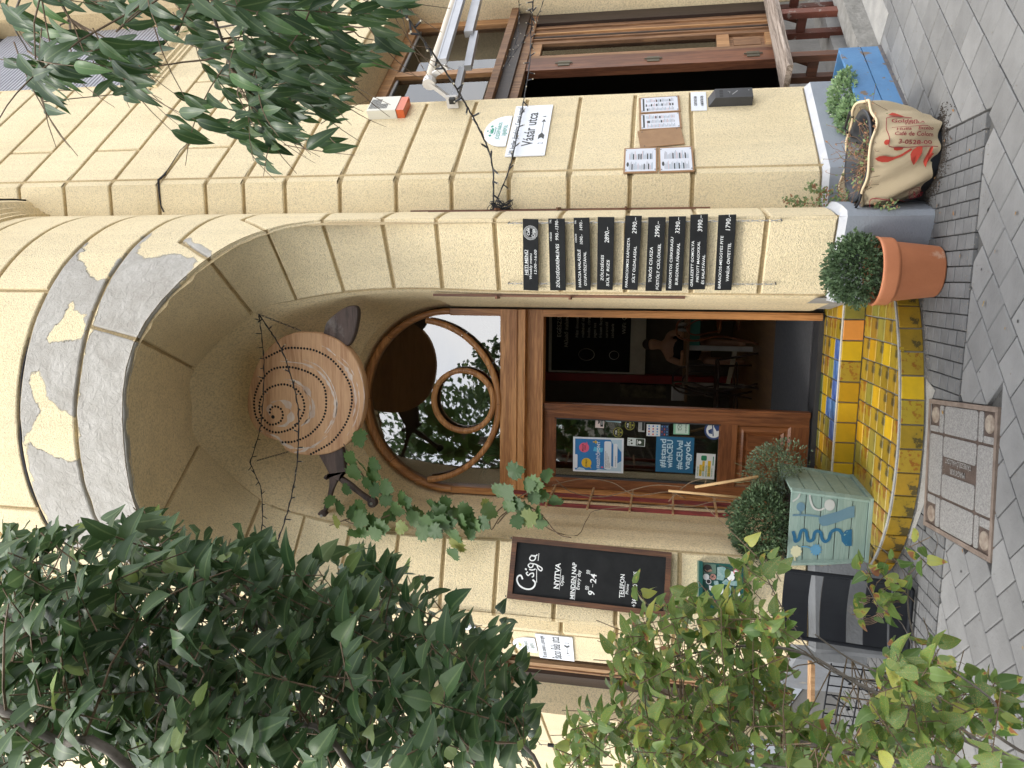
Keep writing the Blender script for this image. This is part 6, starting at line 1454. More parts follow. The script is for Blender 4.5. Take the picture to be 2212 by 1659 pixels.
# drilled holes along the spiral
m_hole = flat('drilled_hole', (.006, .005, .005), .9)
spir = [[(200, 435), (280, 395), (350, 367), (445, 367), (530, 378), (600, 405), (665, 445), (720, 500), (770, 567), (805, 640), (818, 720), (812, 790), (785, 885), (735, 970), (670, 1045), (590, 1095), (520, 1132)],
        [(317, 1046), (400, 1040), (497, 1000), (572, 932), (615, 862), (632, 775), (622, 660), (577, 588), (512, 545), (430, 515), (345, 503), (240, 522), (160, 605), (120, 700), (112, 785), (130, 870), (178, 935), (250, 972), (325, 968), (405, 932), (462, 845), (475, 785), (455, 710), (400, 652), (320, 628), (225, 653), (170, 712), (150, 780), (160, 850), (217, 912), (250, 918), (300, 897), (320, 850), (303, 803), (258, 787), (228, 810), (226, 843)]]
mb = MB(); 
for P in spir:
    C2 = [E1(*p) for p in P]; C2 = cpts(C2, 10); d = 0; last = None
    for a, b_ in zip(C2, C2[1:]):
        L = (b_ - a).length
        while d < L:
            q = a.lerp(b_, d / L) if L > 0 else a
            mb.add([V((q.x + .0094 * math.cos(t), YS - .0362, q.z + .0094 * math.sin(t))) for t in np.linspace(0, 6.283, 9)[:-1]], [tuple(range(8))]); d += .0245
        d -= L
tag(mb.build('drilled_holes', m_hole, sn), kind='stuff')
q = E1(248, 863); mb = MB(); mb.add([V((q.x + .014 * math.cos(t), YS - .0364, q.z + .014 * math.sin(t))) for t in np.linspace(0, 6.283, 17)[:-1]], [tuple(range(16))]); mb.build('centre_hole', m_hole, sn)
def chain(a, b_, name_lab, w=.011, n=None):
    a, b_ = V(a), V(b_); ch = thing('hanging_chain', name_lab, 'chain'); L_ = (b_ - a).length; n = n or int(L_ / .028); t_ = (b_ - a).normalized(); s1 = t_.orthogonal().normalized(); s2 = t_.cross(s1); mb = MB()
    for i in range(n):
        c = a + (b_ - a) * (i + .5) / n; w_ = s1 if i % 2 else s2; hl = L_ / n * .72
        mb.tube([c + t_ * hl * math.sin(x) + w_ * w / 2 * math.cos(x) for x in np.linspace(0, 2 * math.pi, 9)], .0018, 4, cap=False)
    mb.build('chain_links', m_dkmetal if w < .012 else m_metal, ch)
chain(E1(128, 125, 4.73), E1(430, 242, 4.80), 'chain from the right of the arch to the top of the snail shell')
chain(E1(12, 1216, 4.95), E1(350, 1120, 4.80), 'chain from the niche ceiling to the left of the snail shell')

# ---------------------------------------------------------------- strings of fairy lights
m_wire = flat('black_cable', (.012, .013, .018), .5); m_led = pm('led_cap', (.55, .50, .38), bump=0, rough=.3)
def fairy(pts, label, step=.085, r=.0038, sz=.036, seed=1, name='fairy_light_string'):
    P = cpts(pts, 10); t = thing(name, label, 'string lights', 'black fairy light strings'); mb = MB(); r_ = random.Random(seed)
    w = [p + V((r_.uniform(-1, 1), r_.uniform(-1, 1), r_.uniform(-1, 1))) * .002 for p in P]
    mb.tube(w, r, 5); mb.tube([p + V((0, -.003, .004 * math.sin(i * 1.3))) for i, p in enumerate(w)], r * .7, 4)
    cab = mb.build('cable', m_wire, t, True); d = step * .5; k = 0
    for a, b_ in zip(P, P[1:]):
        L = (b_ - a).length
        while d < L:
            q = a.lerp(b_, d / L); dr = V((r_.uniform(-1, 1), r_.uniform(-.6, .2), r_.uniform(-1.0, .8))).normalized()
            tt = (b_ - a).normalized(); dr = (dr - tt * dr.dot(tt) * .6).normalized()
            m1 = MB(); m1.tube([q, q + dr * sz], r * 1.15, 5); m1.tube([q + dr * sz, q + dr * (sz + .010)], r * .9, 5, m=1); m1.build('bulb', [m_wire, m_led], t); d += step * r_.uniform(.75, 1.3)
        d -= L
def W3(lst): return [onY(c, y) for c, y in lst]
fairy(W3([(e1(128, 125), 4.70), (e1(150, 300), 4.70), (e1(165, 500), 4.70), (e1(155, 800), 4.70), (e1(135, 960), 4.70), (e1(65, 1200), 4.70)]), 'upper fairy light string across the snail shell, from hook to hook', seed=1, r=.003)
fairy(W3([(e1(65, 1200), 4.70), (e1(110, 1310), 4.6), (e1(145, 1400), 4.6), (e1(150, 1659), 4.45), (c7(1570, 330), 4.2), (c7(1540, 480), 4.0)]), 'fairy light string running left from the inner hook into the tree', seed=2, r=.003)
fairy(W3([(e1(128, 125), 4.70), (e1(220, 260), 4.70), (e1(300, 400), 4.68), (e1(380, 640), 4.66), (e1(415, 850), 4.64), (e1(410, 1150), 4.6), (e1(375, 1400), 4.5), (e1(310, 1640), 4.4), (c7(1690, 350), 4.2), (c7(1590, 640), 3.9)]), 'lower thicker fairy light string sagging across the snail shell', seed=3, r=.0042)
bun = onP(c2(1015, 1300), CRp + V((0, -.04, 0)), V((0, 1, 0)))
fairy([onY(c2(400, 0), 3.6), onY(c2(570, 235), 4.1), onY(c2(740, 480), 4.5), onY(c2(850, 660), 4.75), onY(c2(950, 850), 4.9), onY(c2(1010, 1030), 4.95), bun], 'thick fairy light string from the top right down to the wall bundle', seed=4, r=.0058, sz=.05, step=.075)
fairy([onY(c2(1265, 0), 5.3), onR(c2(1250, 180), .10), onR(c2(1240, 400), .12), onR(c2(1200, 650), .06), onR(c2(1160, 850), .05), onR(c2(1115, 1050), .05), bun], 'thinner fairy light string crossing the Vásár utca plate', seed=5, r=.0042, sz=.042, step=.13)
fairy([onR(c2(1175, 0), .2), onR(c2(1175, 100), .1), onR(c2(1160, 250), .05), onR(c2(1070, 440), .0)], 'short fairy light string hanging at the side window mullion', seed=6, r=.0025, step=.08, sz=.022)
fairy([onR(c2(1330, 0), .2), onR(c2(1260, 170), .1), onR(c2(1160, 310), .05), onR(c2(1075, 430), .02)], 'fairy light string fanning up right from the side window mullion', seed=7, r=.0025, step=.10, sz=.022)
bt = thing('cable_bundle', 'tangled bundle of black fairy light cable beside the bay', 'cable'); mb = MB(); r_ = random.Random(9)
for k in range(9):
    a = bun + V((0, -.02, 0)); P = [a + V((r_.uniform(-.05, .06), r_.uniform(-.03, .01), r_.uniform(-.15, .04))) for _ in range(5)]; mb.tube(cpts([a] + P + [a], 5), .003, 4)
mb.build('cable_loops', m_wire, bt, True)
# festoon bulbs on the left
fs_ = thing('festoon_string', 'thin festoon cable with two clear glass bulbs on the left wing', 'string lights'); 
P = [onL(e5(410, 670), .35), onL(e5(620, 940), .35), onL(e5(740, 1100), .35), onL(e5(890, 1320), .35), onL(e5(960, 1400), .35)]
mb = MB(); mb.tube(cpts(P, 5), .004, 5); mb.build('cable', m_wire, fs_, True)
for a, c_ in ((onL(e5(690, 990), .35), onL(e5(815, 1000), .35)), (onL(e5(930, 1390), .35), onL(e5(1070, 1400), .35))):
    z = V((0, 0, 1)); mb = MB(); mb.tube([a, c_ + z * .02], .003, 4); mb.tube([c_ + z * .035, c_ - z * .03], .019, 8); h_ = mb.build('socket', m_black, fs_)
    mb = MB(); mb.lathe(c_ - z * .028, [(0.012, 0), (.022, -.02), (.028, -.045), (.022, -.07), (0, -.082)], 12); mb.build('bulb', glass('bulb_glass', .25) if 'bulb_glass' not in bpy.data.materials else bpy.data.materials['bulb_glass'], fs_, True)
# ---------------------------------------------------------------- folded awning
aw = thing('folded_awning', 'rolled cream awning with grey folding arms, bracketed to the right wall', 'awning')
m_al = pm('painted_aluminium', (.42, .43, .46), (.34, .35, .38), rough=.4, metal=.3, bump=0); m_cas = pm('white_bracket', (.62, .60, .58), (.5, .48, .46), rough=.5, bump=.1); m_can = pm('cream_canvas', (.60, .54, .46), (.52, .46, .38), rough=.9, scale=5, bump=.2, bscale=30)
A0, A1 = WR_(1.02, 3.33, -.20), WR_(3.4, 3.40, -.30)
mb = MB(); mb.tube([A0 + (A1 - A0) * k / 10 for k in range(11)], [.040, .045, .046, .043, .046, .044, .046, .044, .046, .045, .044], 12); mb.build('rolled_canvas', m_can, aw, True)
F0, F1 = WR_(1.08, 3.215, -.32), WR_(3.4, 3.30, -.42)
mb = MB(); mb.bar(F0, F1, .045, .07); mb.bar(F0 + V((0, 0, .03)) + nR * .02, F1 + V((0, 0, .03)) + nR * .02, .012, .012); mb.build('front_rail', m_al, aw)
mb = MB(); mb.bar(WR_(1.30, 3.08, -.15), WR_(1.75, 3.09, -.22), .05, .06); mb.build('folding_arm', m_al, aw)
mb = MB(); mb.bar(WR_(1.70, 3.13, -.24), WR_(2.55, 3.16, -.30), .055, .075); mb.build('folding_arm', m_al, aw)
mb = MB(); mb.bar(WR_(2.5, 3.16, -.28), WR_(2.62, 3.17, -.36), .07, .08); mb.build('arm_joint', m_cas, aw)
mb = MB(); mb.bar(WR_(.97, 3.16, -.01), WR_(1.35, 3.14, -.12), .05, .05); mb.build('square_tube', m_al, aw)
mb = MB(); c_ = WR_(.99, 3.155, -.005); mb.box(WR_(.955, 3.16, -.055), tR * .012, nR * .05, V((0, 0, .045))); mb.tube([WR_(.98, 3.33, -.19), WR_(1.03, 3.33, -.20)], .052, 12); mb.bar(WR_(.99, 3.33, -.2), WR_(.99, 3.17, -.05), .03, .03); mb.bar(WR_(1.06, 3.30, -.23), WR_(1.06, 3.18, -.29), .03, .04)
mb.build('wall_bracket', m_cas, aw)
mb = MB(); mb.bar(WR_(.93, 3.15, -.06), WR_(.93, 3.15, -.10), .045, .045); mb.build('square_tube_end', m_black, aw)

# ---------------------------------------------------------------- trellis strips
m_trw = wood('brown_trellis_strip', (.25, .12, .07), (.12, .06, .04), 'z', rough=.7); m_trr = wood('red_trellis_strip', (.24, .035, .03), (.13, .02, .018), 'z', rough=.6)
tr = thing('trellis', 'thin brown wooden trellis strip standing on the right edge of the pier', 'trellis')
mb = MB(); a, b_ = onPR(c2(790, 1325), .02), onPR(c3(380, 1297), .02); 
mb.bar(V((CX + RB + .008, 5.0, 3.28)), V((CX + RB + .008, 5.0, 1.20)), .010, .010)
mb.build('strip', m_trw, tr); mb = MB(); mb.bar(V((CX + RB - .012, 4.84, 3.1)), V((CX + RB - .012, 4.84, 1.3)), .008, .010); mb.build('strip', m_trw, tr)
for z in (2.62, 2.2, 1.75): mb = MB(); mb.bar(V((CX + RB - .006, 4.80, z)), V((CX + RB + .012, 5.0, z)), .018, .010); mb.build('rung', m_trw, tr)
tr = thing('trellis', 'thin brown wooden trellis strip along the inner edge of the menu board pier', 'trellis')
ix = Ipt(5).x - .012
mb = MB(); mb.bar(V((ix, 4.78, 3.05)), V((ix, 4.78, 1.35)), .018, .018); mb.build('strip', m_trw, tr)
for z in (2.60, 2.1): mb = MB(); mb.bar(V((ix - .012, 4.75, z)), V((ix - .012, 4.86, z)), .02, .014); mb.build('rung', m_trw, tr)
tr = thing('trellis', 'dark red wooden trellis with pale rungs against the left jamb, carrying the vine', 'trellis')
P0, P1 = onY(c5(1010, 1530), 5.25), onY(c9(400, 25), 5.25); Q0, Q1 = onY(c8(1300, 12), 5.0), onY(c9(400, 90), 5.0)
q0 = onY(c5(1150, 1500), 5.45); 
for (a, b_), nm in (((P0, P1), 'rail'), ((Q0, Q1), 'rail')): mb = MB(); a = V((b_.x, b_.y, a.z)); mb.bar(a, b_, .024, .03); mb.build(nm, m_trr, tr)
for k in range(6):
    z = 2.25 - .30 * k; mb = MB(); mb.bar(V((P1.x + .03, 5.36, z)), V((Q1.x + .01, 4.92, z + .015)), .024, .014); mb.build('rung', m_wpale, tr)

# ---------------------------------------------------------------- leaves and plants
def leafmesh(name, L, W, prof, fold=.25, curl=.25, nseg=6, mat=None, lobes=None, wave=.6):
    me = bpy.data.meshes.new(name); vs = []; fs = []
    if lobes:
        ring = lobes; c = (0, .42 * L, 0); vs = [c] + [(x * W, y * L, -curl * L * (x * x * .9 + (y - .4) ** 2 * .6) + (fold * .1 * L * (abs(x) > .25))) for x, y in ring]
        n = len(ring); fs = [(0, 1 + i, 1 + (i + 1) % n) for i in range(n)]
    else:
        for i in range(nseg + 1):
            t = i / nseg; w = W * prof(t); y = L * t; z = -curl * L * t * t
            wv = wave * .035 * L * math.sin(t * 11 + fold * 9) * (1 if 0 < i < nseg else 0); wv2 = wave * .035 * L * math.sin(t * 9 + 2 + curl * 7) * (1 if 0 < i < nseg else 0); sw = wave * .05 * L * math.sin(t * 3)
            vs += [(-w + sw, y, z + fold * w + wv), (sw, y, z), (w + sw, y, z + fold * w + wv2)]
        for i in range(nseg):
            for j in range(2): a = i * 3 + j; fs.append((a, a + 1, a + 4, a + 3))
    me.from_pydata(vs, [], fs); me.update()
    for p in me.polygons: p.use_smooth = True
    a_ = me.attributes.new('rib', 'FLOAT', 'POINT'); a_.data.foreach_set('value', [1.0 if (not lobes and i % 3 == 1) else 0.0 for i in range(len(vs))])
    if mat: me.materials.append(mat)
    return me
ov = lambda t: max(.02, (math.sin(math.pi * min(1, t ** .68)) ** .72) * (1 - .12 * t))
lan = lambda t: max(.02, math.sin(math.pi * t ** .8) ** .9)
hrt = lambda t: max(.03, (math.sin(math.pi * min(1, (t * .93 + .07) ** .62)) ** .75) * (1 - .12 * t)) if t < 1 else .02
m_lfL = leafmat('dark_broad_leaf', (.022, .058, .018), (.058, .108, .038), (.17, .24, .06), rough=.48, trans=.2, spec=.38)
m_lfR = leafmat('deep_green_leaflet', (.016, .048, .014), (.045, .095, .030), (.06, .14, .03), rough=.42, trans=.25, spec=.5)
m_lfB = leafmat('light_bush_leaf', (.060, .125, .024), (.140, .215, .048), (.34, .36, .08), rough=.5, trans=.28, brown=(24, .63))
m_lfV = leafmat('vine_leaf', (.030, .078, .018), (.068, .135, .032), (.2, .22, .05), rough=.55, trans=.25)
LB = [leafmesh('broad_leaf', 1, .31, ov, f_, c_, 7, m_lfL, wave=w_) for f_, c_, w_ in ((.2, .25, .5), (.4, .45, 1.2), (.1, .7, .9), (.35, -.15, 1.3), (.6, .3, .4))]
LR = [leafmesh('lanceolate_leaf', 1, .15, lan, f_, c_, 7, m_lfR) for f_, c_ in ((.3, .2), (.5, .35), (.2, .5))]
LH = [leafmesh('heart_leaf', 1, .37, hrt, f_, c_, 7, m_lfB, wave=w_) for f_, c_, w_ in ((.2, .15, .4), (.45, .35, .9), (.15, .6, .6), (.7, .1, .3))]
grape = [(0, .02), (.18, -.06), (.34, .02), (.30, .12), (.52, .16), (.46, .26), (.60, .40), (.44, .44), (.42, .54), (.50, .68), (.34, .68), (.22, .74), (.16, .90), (.06, .88), (0, 1.02)]
grape = grape + [(-x, y) for x, y in grape[::-1][1:-1]]
LV = [leafmesh('vine_leaf', 1, .95, None, f_, c_, 0, m_lfV, lobes=grape) for f_, c_ in ((.4, .25), (.9, .4), (.2, .1))]
def lmat(pos, d, nrm, s):
    d = V(d).normalized(); n = V(nrm); n = (n - d * n.dot(d)); n = n.normalized() if n.length > 1e-4 else d.orthogonal().normalized(); x = d.cross(n)
    m = Matrix(((x.x, d.x, n.x, pos[0]), (x.y, d.y, n.y, pos[1]), (x.z, d.z, n.z, pos[2]), (0, 0, 0, 1))); return m @ Matrix.Diagonal((s, s, s, 1))
def px(p):
    d = p - CAM; z = d.dot(_F)
    return (1106 - FPX * d.dot(_u) / z, 829.5 - FPX * d.dot(_r) / z) if z > .05 else (-999, -999)
def emit(leaves, parent, limit=290, name='leaf', massname='foliage', mat=None):
    # leaves: (mesh, matrix, size). The largest in the picture become objects of their own, the rest one mass
    def key(l):
        p = V(l[1].translation); q = px(p); vis = 0 <= q[0] <= 2212 and 0 <= q[1] <= 1659
        return -(l[2] / max((p - CAM).length, .3)) * (1 if vis else .05)
    leaves.sort(key=key)
    for me, m, s in leaves[:limit]:
        o = bpy.data.objects.new(name, me); col.objects.link(o); o.parent = parent; o.matrix_world = m
    vs = []; fs = []; base = 0; rib = []
    for me, m, s in leaves[limit:]:
        rib += [d.value for d in me.attributes['rib'].data]
        A = np.array([v.co[:] + (1,) for v in me.vertices]) @ np.array(m).T; vs.append(A[:, :3]); fs += [tuple(base + i for i in p.vertices) for p in me.polygons]; base += len(A)
    if vs:
        o = tag(mesh_ob(massname, np.concatenate(vs).tolist(), fs, mat, parent, True), kind='stuff'); a_ = o.data.attributes.new('rib', 'FLOAT', 'POINT'); a_.data.foreach_set('value', rib)
def polyD(P, x, y): return inpoly([(a, b) for a, b in P], x, y)
def atD(dx, dy, dist):      # point at a distance from the camera along the ray of an image pixel
    d = ray(dx / .54861, dy / .54861).normalized(); return CAM + d * dist
def shoot(mb, root, tip, r0, r1, rg_, sag=.1, n=5):
    pts = [root.lerp(tip, t) + V((rg_.uniform(-1, 1), rg_.uniform(-1, 1), rg_.uniform(-1, 1))) * .03 * math.sin(math.pi * t) * (tip - root).length + V((0, 0, -sag * math.sin(math.pi * t) * (tip - root).length)) for t in np.linspace(0, 1, n)]
    mb.tube(pts, list(np.linspace(r0, r1, n)), 5); return pts
def branchset(parent, lst, mat, name='branch'):
    for pts, r0, r1 in lst:
        P = cpts(pts, 5); mb = MB(); n = len(P); mb.tube(P, list(np.linspace(r0 * .55, r1 * .8, n)), 7); mb.build(name, mat, parent, True)

# --- large dark tree on the left: trunk outside the frame, limbs reaching up and right
r_ = random.Random(21)
lt = thing('broadleaf_tree', 'dark green broad-leaved tree covering the upper left of the facade', 'tree')
poly = [(-30, 1150), (60, 1170), (120, 1150), (200, 1150), (235, 1125), (262, 1175), (285, 1130), (310, 1120), (385, 1145), (400, 1185), (480, 1190), (515, 1165), (560, 1170), (600, 1215), (650, 1250), (690, 1200), (715, 1200), (755, 1225), (800, 1195), (795, 1245), (850, 1215), (890, 1285), (920, 1240), (920, 1290), (985, 1265), (985, 1310), (1010, 1335), (1100, 1330), (1110, 1395), (1145, 1440), (1125, 1490), (1070, 1480), (1110, 1530), (1150, 1560), (1200, 1590), (1180, 1630), (1240, 1700), (-30, 1700)]
trunkL = [V((-2.62, 1.75, -.05)), V((-2.6, 1.8, 1.0)), V((-2.5, 1.85, 2.0)), V((-2.35, 1.95, 3.0)), V((-2.1, 2.1, 4.2))]
mb = MB(); P = cpts(trunkL, 6); mb.tube(P, list(np.linspace(.10, .05, len(P))), 12); mb.build('trunk', m_bark, lt, True)
limbs = [([P[10], atD(900, 1600, 2.5), atD(640, 1420, 2.7), atD(480, 1285, 2.8), atD(278, 1184, 2.8)], .018, .006), ([P[14], atD(500, 1620, 2.3), atD(250, 1490, 2.4), atD(104, 1385, 2.5), atD(0, 1319, 2.6)], .020, .010),
         ([P[8], atD(1040, 1665, 2.3), atD(985, 1560, 2.4), atD(900, 1490, 2.5), atD(800, 1400, 2.6), atD(735, 1340, 2.7)], .022, .005), ([P[16], atD(300, 1680, 2.0), atD(120, 1600, 2.1), atD(-20, 1520, 2.2)], .02, .012),
         ([P[12], atD(760, 1660, 2.2), atD(600, 1560, 2.3), atD(420, 1470, 2.4), atD(300, 1400, 2.5)], .018, .006), ([P[9], atD(1180, 1690, 2.6), atD(1080, 1600, 2.8), atD(1000, 1480, 2.9), atD(960, 1400, 3.0)], .014, .004)]
branchset(lt, limbs, m_bark)
allp = [p for L in limbs for p in cpts(L[0], 8)]
leaves = []; tw = MB(); tries = 0; cnt = 0
while cnt < 900 and tries < 20000:
    tries += 1; dx, dy = r_.uniform(-20, 1220), r_.uniform(1110, 1690); d = polyD(poly, dx, dy)
    if d < 14: continue
    gapx = mnoise.noise(V((dx / 70, dy / 70, 4)))
    if gapx > .26 and d < 220 and dy < 1440: continue
    if d > 60 and r_.random() > .82: continue
    base = atD(dx, dy, r_.uniform(1.95, 3.1) if r_.random() < .65 else r_.uniform(2.8, 3.7))
    if min((base - q).length for q in trunkL) < .12: continue
    up_ = V((r_.uniform(-.1, 1.0), r_.uniform(-.7, .5), r_.uniform(-.2, .9))).normalized()
    near = min(allp, key=lambda q: (q - base).length)
    if r_.random() < .14: shoot(tw, near, base, .0035, .0018, r_, -.05)
    nl = r_.choice((3, 5, 5, 7)); Lr = .11 * nl / 5 + .05; side_ = up_.cross(V((0, 0, 1))).normalized() if abs(up_.z) < .95 else V((1, 0, 0))
    tip = base + up_ * Lr
    upn = (V((.05, -1.0, .55)) + V((r_.uniform(-.45, .45), r_.uniform(-.3, .3), r_.uniform(-.4, .4)))).normalized()
    k = 0
    for j in range(nl):
        tt = 1 if j == 0 else 1 - .28 * ((j + 1) // 2); sg = 0 if j == 0 else (1 if j % 2 else -1)
        pos = base.lerp(tip, max(.1, tt)); dr = (up_ * (1 if j == 0 else .45) + side_ * sg * .9 + V((0, 0, -.30)) + V((r_.uniform(-.25, .25), r_.uniform(-.25, .25), r_.uniform(-.25, .25)))).normalized()
        s = r_.uniform(.062, .100) * (1.0 if j == 0 else .92)
        c = px(pos + dr * s * .7)
        if polyD(poly, *c) < -24: continue
        leaves.append((r_.choice(LB), lmat(pos, dr, upn + V((r_.uniform(-.3, .3), r_.uniform(-.3, .3), 0)), s), s)); k += 1
    if k >= nl - 1: tw.tube([base, base.lerp(tip, .5) + V((0, 0, .008)), tip], .0018, 4)
    cnt += 1
tag(tw.build('twigs', m_stem, lt), kind='stuff')
emit(leaves, lt, mat=m_lfL)

# --- overhanging tree on the right with long narrow leaflets drooping in sprays
r_ = random.Random(33)
rt_ = thing('ash_tree', 'overhanging tree with long narrow leaflets in drooping sprays at the upper right', 'tree')
polyR = [(-30, -40), (-30, 150), (30, 170), (95, 240), (140, 225), (115, 190), (170, 160), (215, 130), (250, 190), (290, 215), (320, 170), (340, 130), (350, 100), (420, 80), (450, 130), (455, 185), (430, 230), (415, 270), (450, 330), (500, 300), (560, 340), (600, 385), (590, 340), (610, 330), (640, 300), (645, 250), (690, 280), (735, 330), (715, 260), (760, 215), (740, 150), (800, 140), (870, 100), (830, 60), (900, 20), (860, -40)]
trunkR = [V((3.3, 1.0, -.05)), V((3.25, 1.05, 1.5)), V((3.1, 1.15, 3.2)), V((2.7, 1.35, 4.8)), V((2.1, 1.6, 6.0))]
mb = MB(); PR_ = cpts(trunkR, 6); mb.tube(PR_, list(np.linspace(.13, .06, len(PR_))), 12); mb.build('trunk', m_bark, rt_, True)
limbs = [([PR_[18], atD(300, -300, 2.6), atD(420, -60, 2.8), atD(470, 60, 2.9), atD(500, 150, 2.9)], .02, .005), ([PR_[20], atD(-100, -300, 3.0), atD(80, -80, 3.2), atD(150, 40, 3.2)], .02, .006),
         ([PR_[15], atD(700, -300, 2.5), atD(660, -80, 2.7), atD(620, 40, 2.8)], .018, .006), ([atD(470, 60, 2.9), atD(600, 40, 2.8), atD(720, 60, 2.8)], .006, .003), ([atD(80, -80, 3.2), atD(30, 40, 3.3), atD(60, 110, 3.3)], .008, .003)]
branchset(rt_, limbs, m_bark)
allp = [p for L in limbs for p in cpts(L[0], 8)]
leaves = []; tw = MB(); tries = 0; cnt = 0
SPR = [((320, 0), (330, 90), 1), ((200, 60), (250, 175), 1), ((90, 60), (70, 160), 1), ((30, 90), (60, 210), 1), ((480, 150), (400, 250), 1), ((520, 170), (560, 330), 1), ((600, 150), (700, 290), 1), ((560, 120), (490, 290), 1), ((680, 80), (740, 190), 1), ((780, 40), (840, 90), 1), ((650, 180), (600, 240), 1)]
def spray(a, dr, nl, s0, spread=.8):
    # a drooping rachis with paired narrow leaflets
    Lr = .030 * nl; g = V((0, 0, -1)); pts = [a]; d = dr.copy()
    for k in range(5): d = (d + g * .13).normalized(); pts.append(pts[-1] + d * Lr / 5)
    tw.tube(pts, [.002, .002, .0018, .0016, .0014, .001], 4)
    sidev = dr.cross(g).normalized()
    if sidev.length < .1: sidev = V((1, 0, 0))
    for j in range(nl):
        t = (j // 2 * 2 + 1) / nl if j < nl - 1 else 1; i = min(4, int(t * 5)); pos = pts[i].lerp(pts[i + 1], t * 5 - i) if t < 1 else pts[-1]
        sg = 1 if j % 2 else -1
        if j == nl - 1: sg = 0
        dd_ = (d * .75 + sidev * sg * spread * (1 - .3 * t) + g * .55 + V((r_.uniform(-.2, .2), r_.uniform(-.2, .2), r_.uniform(-.2, .2)))).normalized()
        s = s0 * r_.uniform(.85, 1.15); c = px(pos + dd_ * s * .8)
        if polyD(polyR, *c) < -10: continue
        nv = V((r_.uniform(-.4, .4), -.7 + r_.uniform(-.4, .4), .5 + r_.uniform(-.3, .3)))
        leaves.append((r_.choice(LR), lmat(pos, dd_, nv, s), s))
for a, b_, _q in SPR:
    A_, B_ = atD(*a, 2.6), atD(*b_, 2.6); spray(A_, (B_ - A_).normalized(), 11, .105)
while cnt < 125 and tries < 6000:
    tries += 1; dx, dy = r_.uniform(-30, 880), r_.uniform(-40, 330); d = polyD(polyR, dx, dy)
    if d < 8: continue
    if mnoise.noise(V((dx / 60, dy / 60, 9))) > .22: continue
    a = atD(dx, dy, r_.uniform(2.4, 3.4))
    near = min(allp, key=lambda q: (q - a).length)
    if r_.random() < .4: shoot(tw, near, a, .004, .002, r_, .0)
    spray(a, V((r_.uniform(-.9, .3), r_.uniform(-.4, .4), r_.uniform(-.9, .1))).normalized(), r_.choice((5, 7, 9)), r_.uniform(.085, .12)); cnt += 1
tag(tw.build('twigs', m_stem, rt_), kind='stuff')
emit(leaves, rt_, mat=m_lfR)

# --- lighter bush with yellowing leaves in front of the left wing
r_ = random.Random(44)
bu = thing('lilac_bush', 'light green bush with browning heart-shaped leaves at the lower left', 'bush')
polyB = [(1215, 1700), (1260, 1600), (1265, 1550), (1310, 1510), (1360, 1540), (1350, 1470), (1370, 1460), (1345, 1400), (1365, 1370), (1380, 1330), (1345, 1285), (1370, 1270), (1440, 1300), (1470, 1270), (1540, 1320), (1600, 1260), (1620, 1190), (1645, 1195), (1690, 1240), (1740, 1260), (1760, 1310), (1735, 1340), (1740, 1395), (1790, 1410), (1775, 1450), (1720, 1480), (1760, 1520), (1800, 1500), (1810, 1545), (1770, 1580), (1830, 1610), (1900, 1560), (1950, 1500), (1920, 1440), (1960, 1405), (2050, 1385), (2100, 1400), (2060, 1440), (2130, 1450), (2230, 1490), (2260, 1700)]
holes = [[(1740, 1430), (1830, 1450), (1900, 1490), (1890, 1560), (1820, 1600), (1760, 1560)]]
root = atD(2380, 1690, 2.15); root.z = 0
b0 = V((-1.35, 1.75, 0))
stems = [([b0, atD(2210, 1650, 2.25), atD(2050, 1580, 2.3), atD(1950, 1525, 2.35), atD(1850, 1475, 2.4), atD(1745, 1415, 2.5), atD(1650, 1395, 2.55), atD(1560, 1400, 2.6), atD(1450, 1420, 2.6)], .014, .004),
         ([b0, atD(2200, 1640, 2.3), atD(2060, 1560, 2.35), atD(1930, 1470, 2.4), atD(1830, 1420, 2.5), atD(1760, 1370, 2.5)], .008, .003),
         ([atD(1960, 1530, 2.35), atD(1900, 1480, 2.4), atD(1780, 1440, 2.4), atD(1700, 1330, 2.5), atD(1660, 1255, 2.5), atD(1640, 1210, 2.5)], .005, .002),
         ([b0, atD(2210, 1700, 2.1), atD(1800, 1620, 2.2), atD(1600, 1560, 2.3), atD(1400, 1500, 2.4)], .012, .004), ([b0, atD(1900, 1700, 2.0), atD(1600, 1640, 2.1), atD(1350, 1560, 2.3)], .012, .004),
         ([atD(2100, 1600, 2.25), atD(2000, 1470, 2.3), atD(1975, 1380, 2.35), atD(1962, 1320, 2.35), atD(1962, 1260, 2.35)], .005, .003), ([atD(1962, 1260, 2.35), atD(1985, 1235, 2.35), atD(2010, 1205, 2.35), atD(2025, 1175, 2.35), atD(2020, 1150, 2.35)], .003, .0012),
         ([atD(1962, 1260, 2.35), atD(1945, 1225, 2.35), atD(1912, 1190, 2.35), atD(1885, 1177, 2.35)], .003, .0014), ([atD(1990, 1450, 2.3), atD(1950, 1350, 2.3), atD(1900, 1310, 2.3), atD(1870, 1260, 2.3)], .003, .0015), ([b0, atD(2200, 1620, 2.1), atD(2150, 1520, 2.2), atD(2060, 1450, 2.25)], .008, .003)]
branchset(bu, stems, m_bark)
allp = [p for L in stems for p in cpts(L[0], 8)]
leaves = []; tw = MB(); tries = 0; cnt = 0
